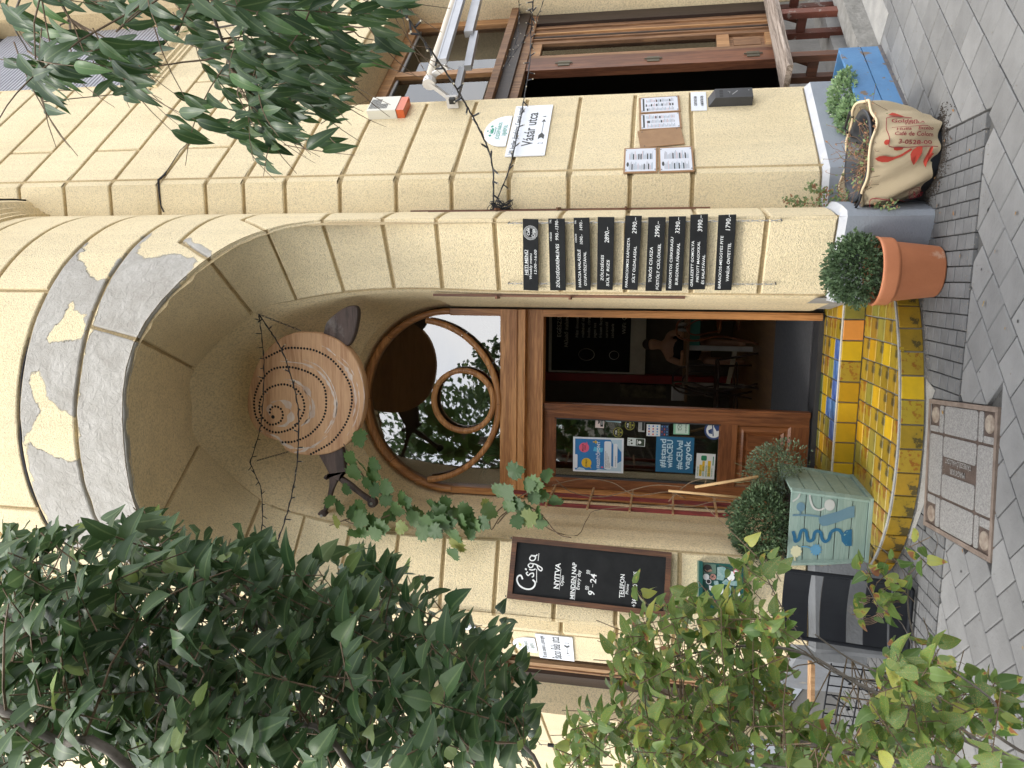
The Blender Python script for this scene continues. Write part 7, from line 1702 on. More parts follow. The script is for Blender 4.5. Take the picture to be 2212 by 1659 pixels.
def sprig(base, up_, n, s0, rg2):
    tip = base + up_ * .022 * n; tw.tube([base, tip], .0013, 4)
    sv = up_.cross(V((rg2.uniform(-1, 1), rg2.uniform(-1, 1), rg2.uniform(-1, 1)))).normalized(); sv2 = up_.cross(sv)
    for j in range(n):
        t = (j // 2 + 1) / (n / 2 + .5); pos = base.lerp(tip, min(1, t)); s_ = (sv if (j // 2) % 2 else sv2) * (1 if j % 2 else -1)
        dr = (up_ * .4 + s_ + V((0, 0, -.25)) + V((rg2.uniform(-.3, .3), rg2.uniform(-.3, .3), rg2.uniform(-.3, .3)))).normalized()
        s = s0 * rg2.uniform(.75, 1.2); c = px(pos + dr * s * .6)
        if polyD(polyB, *c) < -38 and not free: continue
        leaves.append((rg2.choice(LH), lmat(pos + dr * .012, dr, V((rg2.uniform(-.5, .5), -.4 + rg2.uniform(-.5, .5), .75)), s), s)); tw.tube([pos, pos + dr * .014], .0008, 3)
free = False
while cnt < 310 and tries < 12000:
    tries += 1; dx, dy = r_.uniform(1210, 2240), r_.uniform(1180, 1690); d = polyD(polyB, dx, dy)
    if d < 8: continue
    if any(polyD(h, dx, dy) > -10 for h in holes) and r_.random() < .62: continue
    if mnoise.noise(V((dx / 55, dy / 55, 14))) > (.20 if dx < 1700 else .02): continue
    base = atD(dx, dy, r_.uniform(1.95, 2.9)); near = min(allp, key=lambda q: (q - base).length)
    if base.z < .12: continue
    if r_.random() < .3: shoot(tw, near, base, .002, .0012, r_, -.03)
    sprig(base, V((r_.uniform(-.6, .6), r_.uniform(-.6, .4), r_.uniform(.1, 1))).normalized(), r_.choice((4, 6, 6, 8)), .051, r_); cnt += 1
free = True
for (dx, dy) in ((2010, 1160), (1998, 1215), (1985, 1220), (1975, 1300), (1955, 1300), (1930, 1265), (1945, 1310), (1905, 1240), (1885, 1255), (1900, 1290), (1880, 1330), (1950, 1330), (1955, 1215), (1925, 1230)):
    sprig(atD(dx, dy, 2.35), V((r_.uniform(-.6, .6), r_.uniform(-.5, .2), r_.uniform(.1, 1))).normalized(), 3, .042, r_)
tag(tw.build('twigs', m_stem, bu), kind='stuff')
emit(leaves, bu, mat=m_lfB)

# --- grape vine on the left jamb
r_ = random.Random(55)
vi = thing('grape_vine', 'grape vine with lobed leaves climbing from the trellis to the snail head', 'vine')
vp = [(210, 35), (165, 130), (180, 200), (225, 175), (285, 165), (280, 215), (250, 260), (290, 290), (345, 280), (145, 290), (60, 350), (110, 380), (175, 410), (95, 450), (215, 380), (345, 340), (425, 335), (460, 385), (370, 420), (345, 430), (320, 480), (290, 510), (180, 510), (225, 500), (215, 440), (270, 455), (420, 480), (500, 410), (545, 450), (530, 500), (575, 365), (570, 430), (610, 390), (650, 400), (620, 450), (670, 450), (690, 410), (740, 390), (760, 430), (745, 460), (660, 500), (690, 520), (790, 470), (830, 460), (850, 370), (860, 400), (700, 560), (680, 610), (765, 510), (905, 290), (950, 300), (990, 195), (1145, 220), (1060, 265), (1090, 260), (960, 370), (1000, 360), (1030, 385), (1085, 330), (1130, 320), (1190, 345), (1100, 410), (1060, 430), (1000, 450), (1040, 425), (1110, 450), (450, 350), (480, 430), (600, 480), (640, 360), (720, 440), (590, 500), (400, 390)]
for x, y in vp:
    yy = 4.60 if y > 430 else 4.72
    if x > 850: yy = 4.66
    p = onY(g8(x, y), yy - r_.uniform(0, .08)); s = r_.uniform(.10, .145)
    dr = V((r_.uniform(-.7, .7), -.25, r_.uniform(-1.2, .1))).normalized(); o = bpy.data.objects.new('leaf', r_.choice(LV)); col.objects.link(o); o.parent = vi
    o.matrix_world = lmat(p - dr * s * .45, dr, V((r_.uniform(-.35, .35), -1, .35 + r_.uniform(-.3, .3))), s)
stems_v = [[(130, 60), (165, 130), (200, 180), (260, 260), (330, 320), (400, 380), (480, 420), (560, 430), (650, 430), (760, 440), (860, 430), (920, 380), (1000, 330), (1080, 290), (1150, 240)], [(130, 440), (200, 465), (300, 440), (400, 400)], [(860, 430), (870, 490), (910, 430), (960, 390)], [(1115, 410), (1150, 450), (1180, 490), (1220, 520), (1270, 530)], [(170, 430), (140, 440), (60, 470)], [(900, 460), (960, 400), (1060, 380), (1130, 420)]]
for L in stems_v:
    mb = MB(); mb.tube(cpts([onY(g8(x, y), 4.64 if y > 430 else 4.74) for x, y in L], 5), .0045, 5); mb.build('stem', m_stem, vi, True)
for L in ([c8(1270, 540 - 430), c8(1400, 190), c8(1540, 210), c8(1600, 110), c8(1690, 50), c9(100, 20)], [c5(1380, 1440), c5(1560, 1400), c5(1750, 1420), c5(1900, 1500), c5(2100, 1480), c5(2212, 1520)], [c5(1400, 1400), c5(1500, 1480), c5(1700, 1510), c5(2000, 1440), c5(2212, 1450)], [c9(0, 20), c9(150, 30), c9(300, 0), c9(460, 20)], [c6(0, 1480), c6(200, 1500), c6(320, 1520), c6(470, 1530)], [c6(0, 1540), c6(120, 1430), c6(230, 1400), c6(215, 1450)]):
    mb = MB(); mb.tube(cpts([onY(p, 4.86) for p in L], 5), .003, 5); mb.build('stem', m_stem, vi, True)
for a, b_, r0 in ((c6(165, 1450), c6(560, 1385), .011), (c6(0, 1473), c6(460, 1515), .009)):
    mb = MB(); mb.tube([onY(a, 4.86), onY(a, 4.86).lerp(onY(b_, 4.80), .5), onY(b_, 4.80)], r0, 6); tag(mb.build('support_cane', pm('peeled_cane', (.48, .32, .15), (.36, .22, .1), rough=.6, bump=.2) if 'peeled_cane' not in bpy.data.materials else bpy.data.materials['peeled_cane'], vi, True))

# ---------------------------------------------------------------- pots and planters
def shrub(name, centre, rad, n, s, mat, parent, seed=1, shape=None, stalk=0):
    r2 = random.Random(seed); vs = []; fs = []; c = V(centre)
    for k in range(n):
        u = V((r2.gauss(0, 1), r2.gauss(0, 1), r2.gauss(0, 1))).normalized(); rr2 = r2.uniform(.35, 1) ** .5 * (1 + .22 * mnoise.noise(u * 2.3 + V((seed, 0, 0))))
        p = c + V((u.x * rad[0], u.y * rad[1], u.z * rad[2])) * rr2
        if u.z < -.5 and r2.random() < .6: continue
        d = (u + V((r2.uniform(-.8, .8), r2.uniform(-.8, .8), r2.uniform(-.5, .9)))).normalized(); nn = (u + V((r2.uniform(-.8, .8), r2.uniform(-.8, .8), r2.uniform(0, 1)))).normalized(); nn = (nn - d * nn.dot(d)).normalized(); x = d.cross(nn); ss = s * r2.uniform(.6, 1.25); b = len(vs)
        vs += [p, p + d * ss * .5 + x * ss * .30 + nn * ss * .08, p + d * ss, p + d * ss * .5 - x * ss * .30 + nn * ss * .08]; fs += [(b, b + 1, b + 2), (b, b + 2, b + 3)]
    return tag(mesh_ob(name, vs, fs, mat, parent), kind='stuff')
m_mum = leafmat('small_dark_leaf', (.042, .080, .034), (.085, .14, .06), (.09, .15, .06), rough=.6, trans=.15); m_alys = leafmat('pale_fleshy_leaf', (.13, .22, .10), (.20, .30, .14), rough=.55, trans=.2); m_box_ = leafmat('grey_green_sprig', (.06, .10, .06), (.12, .17, .09), rough=.6, trans=.2)
# terracotta pot
tp = thing('terracotta_pot', 'terracotta pot with a bushy green plant in front of the right pier', 'plant pot')
tc_ = V((.055, 4.40, 0)); mb = MB(); mb.lathe(tc_, [(0, .002), (.135, .002), (.142, .012), (.168, .235), (.172, .240), (.186, .250), (.190, .262), (.192, .315), (.196, .330), (.190, .338), (.178, .332), (.174, .290), (0, .285)], 40); mb.build('pot', m_terra, tp, True)
mb = MB(); mb.lathe(tc_, [(0, .295), (.174, .288)], 24); mb.build('soil', m_soil, tp)
shrub('foliage', tc_ + V((.01, .0, .43)), (.20, .17, .165), 5200, .026, m_mum, tp, 3)
# coffee sack pot
sk = thing('sack_covered_pot', 'black tub wrapped in a printed jute coffee sack, holding half-dried trailing plants', 'plant pot')
KC = V((.735, 4.70, 0)); RT_, RBm, HS = .285, .215, .375
mb = MB(); mb.lathe(KC, [(RBm - .01, .0), (RBm, .01), (RT_ - .03, HS + .0), (RT_ - .018, HS + .012), (RT_ - .035, HS + .018), (RT_ - .055, HS + .005), (RBm - .0, .22), (0, .22)], 40); mb.build('tub', pm('black_tub', (.03, .034, .042), (.02, .022, .028), rough=.45, bump=.1), sk, True)
mb = MB(); mb.lathe(KC, [(0, .30), (RT_ - .06, .295)], 30); mb.build('soil', m_soil, sk)
for a_ in (R(40), R(205)):
    c = KC + V((math.cos(a_) * (RT_ + .0), math.sin(a_) * (RT_ + .0), HS + .02)); t = V((-math.sin(a_), math.cos(a_), 0)); o = V((math.cos(a_), math.sin(a_), 0))
    mb = MB(); mb.tube([c - t * .06, c - t * .06 + o * .045 + V((0, 0, .01)), c + t * .06 + o * .045 + V((0, 0, .01)), c + t * .06], .008, 6); mb.build('handle', m_black, sk)
m, n_, b_s = new_mat('jute_sacking'); L = n_.links.new; t = N(n_, 'ShaderNodeTexCoord'); uvm = N(n_, 'ShaderNodeMapping'); uvm.inputs['Scale'].default_value = (1, 1, 1); L(t.outputs['UV'], uvm.inputs[0])
w1 = N(n_, 'ShaderNodeTexWave', Scale=42, Distortion=1.2, Detail=2); w1.bands_direction = 'X'; w2 = N(n_, 'ShaderNodeTexWave', Scale=42, Distortion=1.2, Detail=2); w2.bands_direction = 'Y'
L(uvm.outputs[0], w1.inputs[0]); L(uvm.outputs[0], w2.inputs[0]); mlt = N(n_, 'ShaderNodeMath', operation='MULTIPLY'); L(w1.outputs[1], mlt.inputs[0]); L(w2.outputs[1], mlt.inputs[1])
nz_ = N(n_, 'ShaderNodeTexNoise', Scale=8, Detail=6); L(t.outputs['Object'], nz_.inputs['Vector']); c1r = N(n_, 'ShaderNodeMixRGB'); c1r.inputs[1].default_value = (.76, .63, .42, 1); c1r.inputs[2].default_value = (.84, .70, .48, 1); L(nz_.outputs[0], c1r.inputs[0])
c2r = N(n_, 'ShaderNodeMixRGB'); c2r.inputs[1].default_value = (.60, .48, .31, 1); rr3 = N(n_, 'ShaderNodeMapRange'); rr3.inputs[2].default_value = .30; L(mlt.outputs[0], rr3.inputs[0]); L(rr3.outputs[0], c2r.inputs[0]); L(c1r.outputs[0], c2r.inputs[2]); L(c2r.outputs[0], b_s.inputs['Base Color']); b_s.inputs['Roughness'].default_value = .95
bp = N(n_, 'ShaderNodeBump', Strength=.8, Distance=.004); L(mlt.outputs[0], bp.inputs['Height']); L(bp.outputs[0], b_s.inputs['Normal']); m_jute = m
def sackp(a, v, off=0):     # a: angle in degrees, v: 0 foot .. 1 rim
    an = R(a); wob = .010 * math.sin(an * 5 + v * 3) + .007 * math.sin(an * 11 + v * 7) + .012 * mnoise.noise(V((an * 1.4, v * 2.5, 3)))
    fold = .035 * math.exp(-((a - 205) / 9.0) ** 2) * (1 - .4 * v)
    r2 = RBm + .012 + (RT_ - RBm + .004) * v + .020 * math.sin(math.pi * v) + wob + fold + off
    zt = HS + .012 + .015 * math.sin(an * 3 + 1) + .01 * math.sin(an * 7)
    z0 = .030 + .015 * math.sin(an * 2 + .5) + .012 * math.sin(an * 9)
    return KC + V((math.cos(an) * r2, math.sin(an) * r2, z0 + (zt - z0) * v))
na, nv = 260, 40; vs = []; fs = []; uv = []
for i in range(na + 1):
    for j in range(nv + 1): vs.append(sackp(-60 + 360 * i / na - 150, j / nv)); uv.append((i / na * 4.6, j / nv))
for i in range(na):
    for j in range(nv): k = i * (nv + 1) + j; fs.append((k, k + nv + 1, k + nv + 2, k + 1))
o = mesh_ob('jute_sack', vs, fs, m_jute, sk, True); ul = o.data.uv_layers.new(name='UVMap')
for lp in o.data.loops: ul.data[lp.index].uv = uv[lp.vertex_index]
# frayed hems
mb = MB(); r2 = random.Random(2); mb.tube([sackp(a, 1.0, .004) for a in range(-210, 151, 5)], .008, 6); mb.build('frayed_hem', m_jute, sk, True)
m_cr = flat('sack_red_print', (.42, .05, .03), .95); m_cr2 = flat('sack_dark_red_print', (.28, .03, .04), .95)
# prints follow the sack: x, y are zoom pixels of the image, projected onto the cloth; the reading direction is along the picture's upright
A0_ = 262
def sackp0(a, v, off=0):
    an = R(a); r2 = RBm + .012 + (RT_ - RBm + .004) * v + .020 * math.sin(math.pi * v) + off; return KC + V((math.cos(an) * r2, math.sin(an) * r2, .035 + (HS - .02) * v))
_g = [(a_, v_, px(sackp0(a_, v_, .0035))) for a_ in np.arange(186, 342, 2) for v_ in np.linspace(-.05, 1.05, 34)]
_ga = np.array([(a_, v_, q_[0], q_[1]) for a_, v_, q_ in _g])
def SK(x, y, off=.0035):      # a point of the print, read off the picture, put on the cloth
    sx, sy = e2(x, y); X, Y = sx * .54861, sy * .54861; d = (_ga[:, 2] - X) ** 2 + (_ga[:, 3] - Y) ** 2; i = int(np.argmin(d)); a_, v_ = _ga[i, 0], _ga[i, 1]
    for _ in range(4):
        p0 = px(sackp0(a_, v_, off)); pa = px(sackp0(a_ + .5, v_, off)); pv = px(sackp0(a_, v_ + .01, off))
        J = np.array([[(pa[0] - p0[0]) / .5, (pv[0] - p0[0]) / .01], [(pa[1] - p0[1]) / .5, (pv[1] - p0[1]) / .01]]); r_v = np.array([X - p0[0], Y - p0[1]])
        try: st_ = np.linalg.solve(J, r_v)
        except Exception: break
        a_ = float(np.clip(a_ + np.clip(st_[0], -2, 2), 180, 346)); v_ += float(np.clip(st_[1], -.04, .04))
    return sackp(min(max(a_, 130), 375), min(max(v_, -.02), 1.03), off)
def sprint(items, name, mat, off=.0085):
    mb = MB()
    for it in items:
        if it[0] == 't':
            _, s_, x, y, wd, ht = it; v, f_ = text_mesh(s_, 1, 1, 0, .015); w0 = max(a for a, _b in v); mb.add([SK(x + a / w0 * wd, y - b2 * ht / .72, off) for a, b2 in v], f_)
        elif it[0] == 'p':
            P = densify([np.array(p, float) for p in it[1]], 25); c = sum(P) / len(P); mb.add([SK(*c, off)] + [SK(*p, off) for p in P], [(0, 1 + i, 1 + (i + 1) % len(P)) for i in range(len(P))])
        else:
            P = catmull(it[1], 5); w = it[2]; L_ = []
            for i, p in enumerate(P):
                t_ = P[min(i + 1, len(P) - 1)] - P[max(i - 1, 0)]; t_ /= max(np.linalg.norm(t_), 1e-9); nn = np.array([-t_[1], t_[0]]) * w / 2; L_ += [SK(*(p + nn), off), SK(*(p - nn), off)]
            mb.add(L_, [(2 * i, 2 * i + 1, 2 * i + 3, 2 * i + 2) for i in range(len(P) - 1)])
    return mb.build(name, mat, sk)
sprint([('t', 'Golden', 1305, 238, 300, 42), ('t', 'TERRA', 1460, 270, 230, 28), ('t', 'Huila', 1382, 342, 175, 34), ('t', 'Excelso', 1632, 342, 180, 34), ('t', 'Café de Colom', 1368, 402, 455, 42), ('t', '3-0528-00', 1425, 488, 370, 46)], 'sack_lettering', m_cr2)
sprint([('l', [(1540, 185), (1400, 172), (1270, 182), (1248, 205), (1262, 300), (1300, 380), (1322, 450), (1325, 500), (1350, 530), (1500, 528), (1700, 515), (1850, 520)], 9), ('l', [(1325, 300), (1500, 298), (1740, 305)], 6)], 'sack_border_line', m_cr2)
sprint([('p', [(1300 + 30 * math.cos(t), 482 + 30 * math.sin(t)) for t in np.linspace(0, 6.28, 14)[:-1]]), ('p', [(1190, 662), (1240, 635), (1300, 630), (1360, 640), (1440, 650), (1400, 680), (1340, 705), (1270, 705), (1220, 690)]), ('l', [(1400, 660), (1480, 630), (1540, 585), (1590, 545)], 26), ('p', [(1385, 540), (1440, 532), (1500, 530), (1490, 555), (1430, 568), (1395, 560)]),
        ('p', [(1600, 560), (1650, 515), (1695, 520), (1700, 600), (1675, 690), (1640, 742), (1600, 680), (1585, 610)]), ('p', [(1770, 530), (1800, 515), (1800, 600), (1830, 600), (1810, 690), (1775, 768), (1750, 700), (1755, 600)]), ('p', [(1270, 150), (1330, 118), (1380, 140), (1480, 182), (1400, 165), (1330, 160)])], 'sack_flower_print', m_cr)
sprint([('l', [(1605, 995), (1718, 992), (1708, 1080), (1598, 1080), (1605, 995), (1606, 994)], 7), ('l', [(1622, 1010), (1698, 1008), (1692, 1066), (1616, 1066), (1622, 1010), (1623, 1009)], 4), ('l', [(1085, 1160), (1110, 1115), (1180, 1098), (1330, 1095), (1430, 1100), (1550, 1122)], 6)], 'sack_stamp', m_cr2)
sprint([('t', 'B', 1640, 1056, 36, 34)], 'sack_stamp_letter', m_cr2)
# trailing, half dried plant
r2 = random.Random(12); m_dry = pm('dried_stem', (.24, .14, .085), (.14, .08, .05), rough=.85, bump=0)
m_tr = leafmat('trailing_leaf', (.10, .16, .06), (.18, .24, .09), (.26, .12, .05), rough=.6, trans=.2); m_trd = leafmat('dried_leaf', (.20, .10, .05), (.30, .16, .08), rough=.8, trans=.1)
tl = [leafmesh('small_leaf', 1, .28, lan, .3, .3, 3, m_tr), leafmesh('dried_leaf', 1, .26, lan, .5, .6, 3, m_trd)]
mb = MB(); lv = []
for k in range(170):
    a = r2.uniform(R(60), R(330)) if k < 115 else r2.uniform(0, 6.28); r0 = r2.uniform(0, .16); p = KC + V((r0 * math.cos(a), r0 * math.sin(a), .30)); L_ = r2.uniform(.12, .30)
    out = V((math.cos(a + r2.uniform(-.5, .5)) * .8, math.sin(a) * .6, r2.uniform(.1, .7)))
    pts = [p]; d = out.normalized()
    for j in range(6): d = (d + V((r2.uniform(-.5, .5), r2.uniform(-.5, .5), r2.uniform(-.4, .25)))).normalized(); pts.append(pts[-1] + d * L_ / 6)
    pts = [V((q.x, min(q.y, 4.96), max(q.z, .28))) if (q - KC).xy.length < RT_ else V((q.x, min(q.y, 4.97), max(q.z, .38))) for q in pts]
    mb.tube(pts, .0016, 3)
    for j in range(1, 7):
        if r2.random() < .6:
            lv.append((tl[0] if r2.random() < .5 else tl[1], lmat(pts[j], V((r2.uniform(-1, 1), r2.uniform(-1, 1), r2.uniform(-.5, 1))), V((0, -.5, 1)) + V((r2.uniform(-.6, .6),) * 3), r2.uniform(.012, .024)), .018))
# the strand creeping up the corner beside the pier
for (pts_, green) in (([(.50, 4.86, .36), (.50, 4.93, .46), (.49, 4.95, .56), (.50, 4.96, .66), (.51, 4.96, .72)], 1), ([(.52, 4.86, .36), (.56, 4.93, .48), (.58, 4.95, .55), (.60, 4.96, .60)], 1), ([(.48, 4.8, .36), (.46, 4.85, .34), (.44, 4.6, .30), (.43, 4.5, .22)], 1)):
    P = cpts(pts_, 6); mb.tube(P, .002, 4)
    for q in P:
        for _k in range(7 if green else 2): lv.append((tl[0] if r2.random() < .75 else tl[1], lmat(q + V((r2.uniform(-.03, .03), r2.uniform(-.04, 0), r2.uniform(-.03, .03))), V((r2.uniform(-1, 1), r2.uniform(-1, .3), r2.uniform(-.3, 1))), V((0, -1, .6)), r2.uniform(.014, .028)), .02))
tag(mb.build('dry_stems', m_dry, sk), kind='stuff'); 
vs = []; fs = []; mi = []; base = 0
for me, mt_, s in lv:
    A = np.array([v.co[:] + (1,) for v in me.vertices]) @ np.array(mt_).T; vs += A[:, :3].tolist(); fs += [tuple(base + i for i in p.vertices) for p in me.polygons]; mi += [0 if me is tl[0] else 1] * len(me.polygons); base += len(A)
tag(mesh_ob('trailing_leaves', vs, fs, [m_tr, m_trd], sk, True, mi), kind='stuff')
# spilled earth around the tub
vs = []; fs = []
for k in range(1500):
    a = r2.uniform(R(185), R(330)); rr2 = .20 + abs(r2.gauss(0, .055)); c = KC + V((math.cos(a) * rr2, math.sin(a) * rr2, .001)); s = r2.uniform(.0015, .006); b = len(vs)
    vs += [c + V((s * math.cos(t), s * math.sin(t), 0)) for t in (0, 2.1, 4.2)] + [c + V((0, 0, s))]; fs += [(b, b + 1, b + 3), (b + 1, b + 2, b + 3), (b + 2, b, b + 3)]
tag(mesh_ob('spilled_soil', vs, fs, m_soil), 'dark spilled earth around the foot of the sack tub', kind='stuff')

# blue box planter
m_blue = pm('worn_blue_paint', (.09, .23, .43), (.07, .18, .36), rough=.55, scale=5, detail=7, bump=.25, bscale=50, spots=(11, .61, (.17, .13, .10)))
bb = thing('blue_planter_box', 'long worn blue wooden planter box with a pale green plant', 'planter')
bo = V((1.115, 5.135, 0)); bx = (V((1.67, 5.80, 0)) - bo); BL = bx.length; bx.normalize(); by = V((-bx.y, bx.x, 0)); BW = .27; BH = .285
bo = bo + V((0, -.01, 0))
def bxp(a, b2, z): return bo + bx * a + by * b2 + V((0, 0, z))
for z0, z1 in ((.02, .135), (.14, BH)):
    mb = MB(); mb.box(bxp(BL / 2, .010, (z0 + z1) / 2), bx * BL / 2, by * .010, V((0, 0, (z1 - z0) / 2 - .001))); mb.build('board', m_blue, bb)
    mb = MB(); mb.box(bxp(BL / 2, BW - .01, (z0 + z1) / 2), bx * BL / 2, by * .010, V((0, 0, (z1 - z0) / 2 - .001))); mb.build('board', m_blue, bb)
for z0, z1 in ((.02, .09), (.094, .165), (.17, .22), (.224, BH)):
    for a_ in (.011, BL - .011):
        mb = MB(); mb.box(bxp(a_, BW / 2, (z0 + z1) / 2), bx * .009, by * (BW / 2 - .022), V((0, 0, (z1 - z0) / 2 - .001))); mb.build('end_board', m_blue, bb)
mb = MB(); mb.box(bxp(BL / 2, BW / 2, .012), bx * (BL / 2 + .006), by * (BW / 2 + .006), V((0, 0, .011))); mb.build('base_board', pm('peeled_edge_wood', (.16, .13, .11), (.07, .08, .1), rough=.8, scale=20, bump=.5), bb)
mb = MB(); mb.box(bxp(BL / 2, BW / 2, .20), bx * (BL / 2 - .02), by * (BW / 2 - .022), V((0, 0, .01))); mb.build('soil', m_soil, bb)
mb = MB(); mb.box(bxp(BL / 2, BW - .05, .25), bx * (BL / 2 - .05), by * .02, V((0, 0, .04))); mb.build('green_liner_trough', pm('dark_green_liner', (.01, .09, .075), (.01, .06, .05), rough=.4, bump=0), bb)
pl_ = thing('alyssum_plant', 'pale green low plant with tiny white flowers growing in the blue box', 'plant')
shrub('foliage', bxp(.33, .13, .30), (.21, .13, .09), 1700, .032, m_alys, pl_, 5); shrub('foliage', bxp(.12, .14, .29), (.13, .13, .09), 900, .032, m_alys, pl_, 6)
shrub('flowers', bxp(.30, .16, .36), (.2, .10, .05), 90, .012, flat('tiny_white_flower', (.7, .7, .55), .8), pl_, 7)
mb = MB(); P = [bxp(.03, .02, .27), bxp(.06, .06, .29), bxp(.05, .12, .30), bxp(.02, .18, .29)]; mb.tube(cpts(P, 5), [.018, .022, .02, .024, .018, .02, .026, .02, .018, .02, .022, .018, .02, .022, .018, .014], 7); tag(mb.build('bark_chunk', pm('pale_bark', (.45, .33, .2), (.3, .2, .12), rough=.9, bump=.8, bscale=30), None, True), 'pale twisted bark chunk lying on the near end of the blue box', 'bark')

# painted green planter on the lower step
gp = thing('painted_planter', 'pale green slatted planter painted with blue and white shapes, on the lower step', 'planter')
m_gp = wood('pale_green_painted_board', (.27, .36, .32), (.21, .30, .265), 'x', rough=.55, scale=12, bump=.35)
T4 = [V((-1.815, 4.655, .645)), V((-1.325, 4.655, .645)), V((-1.285, 5.15, .645)), V((-1.83, 5.15, .645))]; B4 = [V((-1.785, 4.70, .165)), V((-1.375, 4.70, .165)), V((-1.345, 5.14, .165)), V((-1.80, 5.14, .165))]
cuts_ = [0, .20, .40, .60, .80, 1.0]
fronts = []
for si in range(4):
    a0, a1 = si, (si + 1) % 4; nrm = ((B4[a1] - B4[a0]).cross(T4[a0] - B4[a0])).normalized(); ctr = sum(T4, V()) / 4; 
    if nrm.dot(ctr - B4[a0]) > 0: nrm = -nrm
    for k in range(5):
        u0, u1 = cuts_[k] + .006, cuts_[k + 1] - .006
        LB_, RB2, RT2, LT2 = B4[a0].lerp(T4[a0], u0), B4[a1].lerp(T4[a1], u0), B4[a1].lerp(T4[a1], u1), B4[a0].lerp(T4[a0], u1)
        mb = MB(); q = [LB_, RB2, RT2, LT2]; ins = [p - nrm * .012 for p in q]; mb.v = [p + (sum(q, V()) / 4 - p) * .004 for p in q] + ins; mb.f = [(0, 1, 2, 3)] + [(j, 4 + j, 4 + (j + 1) % 4, (j + 1) % 4) for j in range(4)]; mb.m = [0] * 5
        mb.build('board', m_gp, gp)
    if si == 0: fronts = [B4[a0], B4[a1], T4[a1], T4[a0], nrm]
for k in range(4):
    mb = MB(); mb.bar(B4[k] + V((0, 0, -.0)), T4[k], .026, .026); mb.build('corner_post', m_gp, gp)
mb = MB(); c = sum(B4, V()) / 4; mb.v = [p + (p - c).normalized() * .02 + V((0, 0, z)) for z in (-.024, -.002) for p in B4]; mb.f = [(4, 5, 6, 7), (0, 1, 5, 4), (1, 2, 6, 5), (2, 3, 7, 6), (3, 0, 4, 7)]; mb.m = [0] * 5; mb.build('base_tray', m_wpale if False else m_gp, gp)
mb = MB(); mb.v = [B4[k].lerp(T4[k], .9) + (c - B4[k]) * .06 for k in range(4)]; mb.v = [V((p.x, p.y, .60)) for p in mb.v]; mb.f = [(0, 1, 2, 3)]; mb.m = [0]; mb.build('soil', m_soil, gp)
def GPt(x, y):     # zoom pixels on the front -> point on it
    return onP(e7(x, y), fronts[0] + fronts[4] * .003, fronts[4])
def gprint(shapes, name, mat, lift=.0):
    mb = MB()
    for s_ in shapes:
        if s_[0] == 'p': P = [GPt(*p) + fronts[4] * lift for p in s_[1]]; c = sum(P, V()) / len(P); mb.add([c] + P, [(0, 1 + i, 1 + (i + 1) % len(P)) for i in range(len(P))])
        else:
            P = [V(p) for p in catmull([tuple(GPt(*p) + fronts[4] * lift) for p in s_[1]], 6)]; L_ = []; 
            for i, p in enumerate(P):
                t_ = (P[min(i + 1, len(P) - 1)] - P[max(i - 1, 0)]).normalized(); q = fronts[4].cross(t_) * s_[2] / 2; L_ += [p + q, p - q]
            mb.add(L_, [(2 * i, 2 * i + 1, 2 * i + 3, 2 * i + 2) for i in range(len(P) - 1)])
    mb.build(name, mat, gp)
m_pb = pm('petrol_blue_motif', (.015, .10, .20), (.02, .13, .24), rough=.6, scale=30, bump=0, spots=(18, .66, (.22, .36, .34))); m_pg = pm('grey_blue_motif', (.10, .19, .25), (.12, .22, .28), rough=.6, bump=0); m_pw = pm('white_motif', (.50, .51, .49), (.42, .44, .42), rough=.7, bump=0); m_py = flat('cream_motif', (.60, .58, .38), .7); m_ps = flat('sky_blue_motif', (.10, .27, .42), .7)
gprint([('l', [(885, 1110), (905, 1180), (915, 1240), (960, 1215), (975, 1150), (1000, 1100), (1050, 1110), (1065, 1180), (1085, 1235), (1140, 1220), (1160, 1140), (1190, 1110), (1240, 1130), (1260, 1210), (1300, 1245), (1345, 1210), (1370, 1130), (1420, 1095), (1480, 1100), (1530, 1170), (1580, 1250)], .020)], 'snake_motif', m_pb)
gprint([('p', [(1500, 1170), (1560, 1100), (1640, 1085), (1638, 1300), (1560, 1300), (1510, 1240)])], 'snake_motif', m_pb, .0008)
gprint([('p', [(985 + 55 * math.cos(t), 800 + 60 * math.sin(t)) for t in np.linspace(0, 6.28, 18)[:-1]]), ('l', [(985, 850), (980, 900)], .012), ('l', [(880, 905), (1000, 905), (1120, 910), (1230, 925)], .012), ('p', [(1215, 950), (1250, 915), (1350, 890), (1480, 850), (1600, 800), (1675, 785), (1675, 930), (1560, 960), (1480, 990), (1330, 1040), (1260, 1045), (1225, 1010)])], 'leaf_motif', m_pg)
gprint([('l', [(1098, 620), (1110, 720), (1150, 810), (1220, 840), (1290, 815)], .012), ('p', [(1355 + 68 * math.cos(t), 775 + 72 * math.sin(t)) for t in np.linspace(0, 6.28, 20)[:-1]]), ('l', [(985, 600), (950, 680), (880, 730)], .010)], 'white_branch_motif', m_pw, .0006)
gprint([('p', [(925 + (70 + 7 * math.cos(9 * t)) * math.cos(t), 1370 + (72 + 7 * math.cos(9 * t)) * math.sin(t)) for t in np.linspace(0, 6.28, 40)[:-1]]), ('l', [(905, 1430), (915, 1520)], .010)], 'cream_flower_motif', m_py)
gprint([('p', [(1180 + (68 + 12 * math.cos(12 * t)) * math.cos(t), 1350 + (70 + 12 * math.cos(12 * t)) * math.sin(t)) for t in np.linspace(0, 6.28, 60)[:-1]]), ('l', [(990, 1310), (1060, 1310), (1120, 1335)], .009)], 'blue_flower_motif', m_ps)
sh = thing('potted_shrub', 'dense dark green cushion of small leaves growing in the painted planter', 'shrub')
shrub('foliage', onY(dd(1645, 1135), 4.82), (.285, .20, .21), 7000, .026, m_mum, sh, 8)
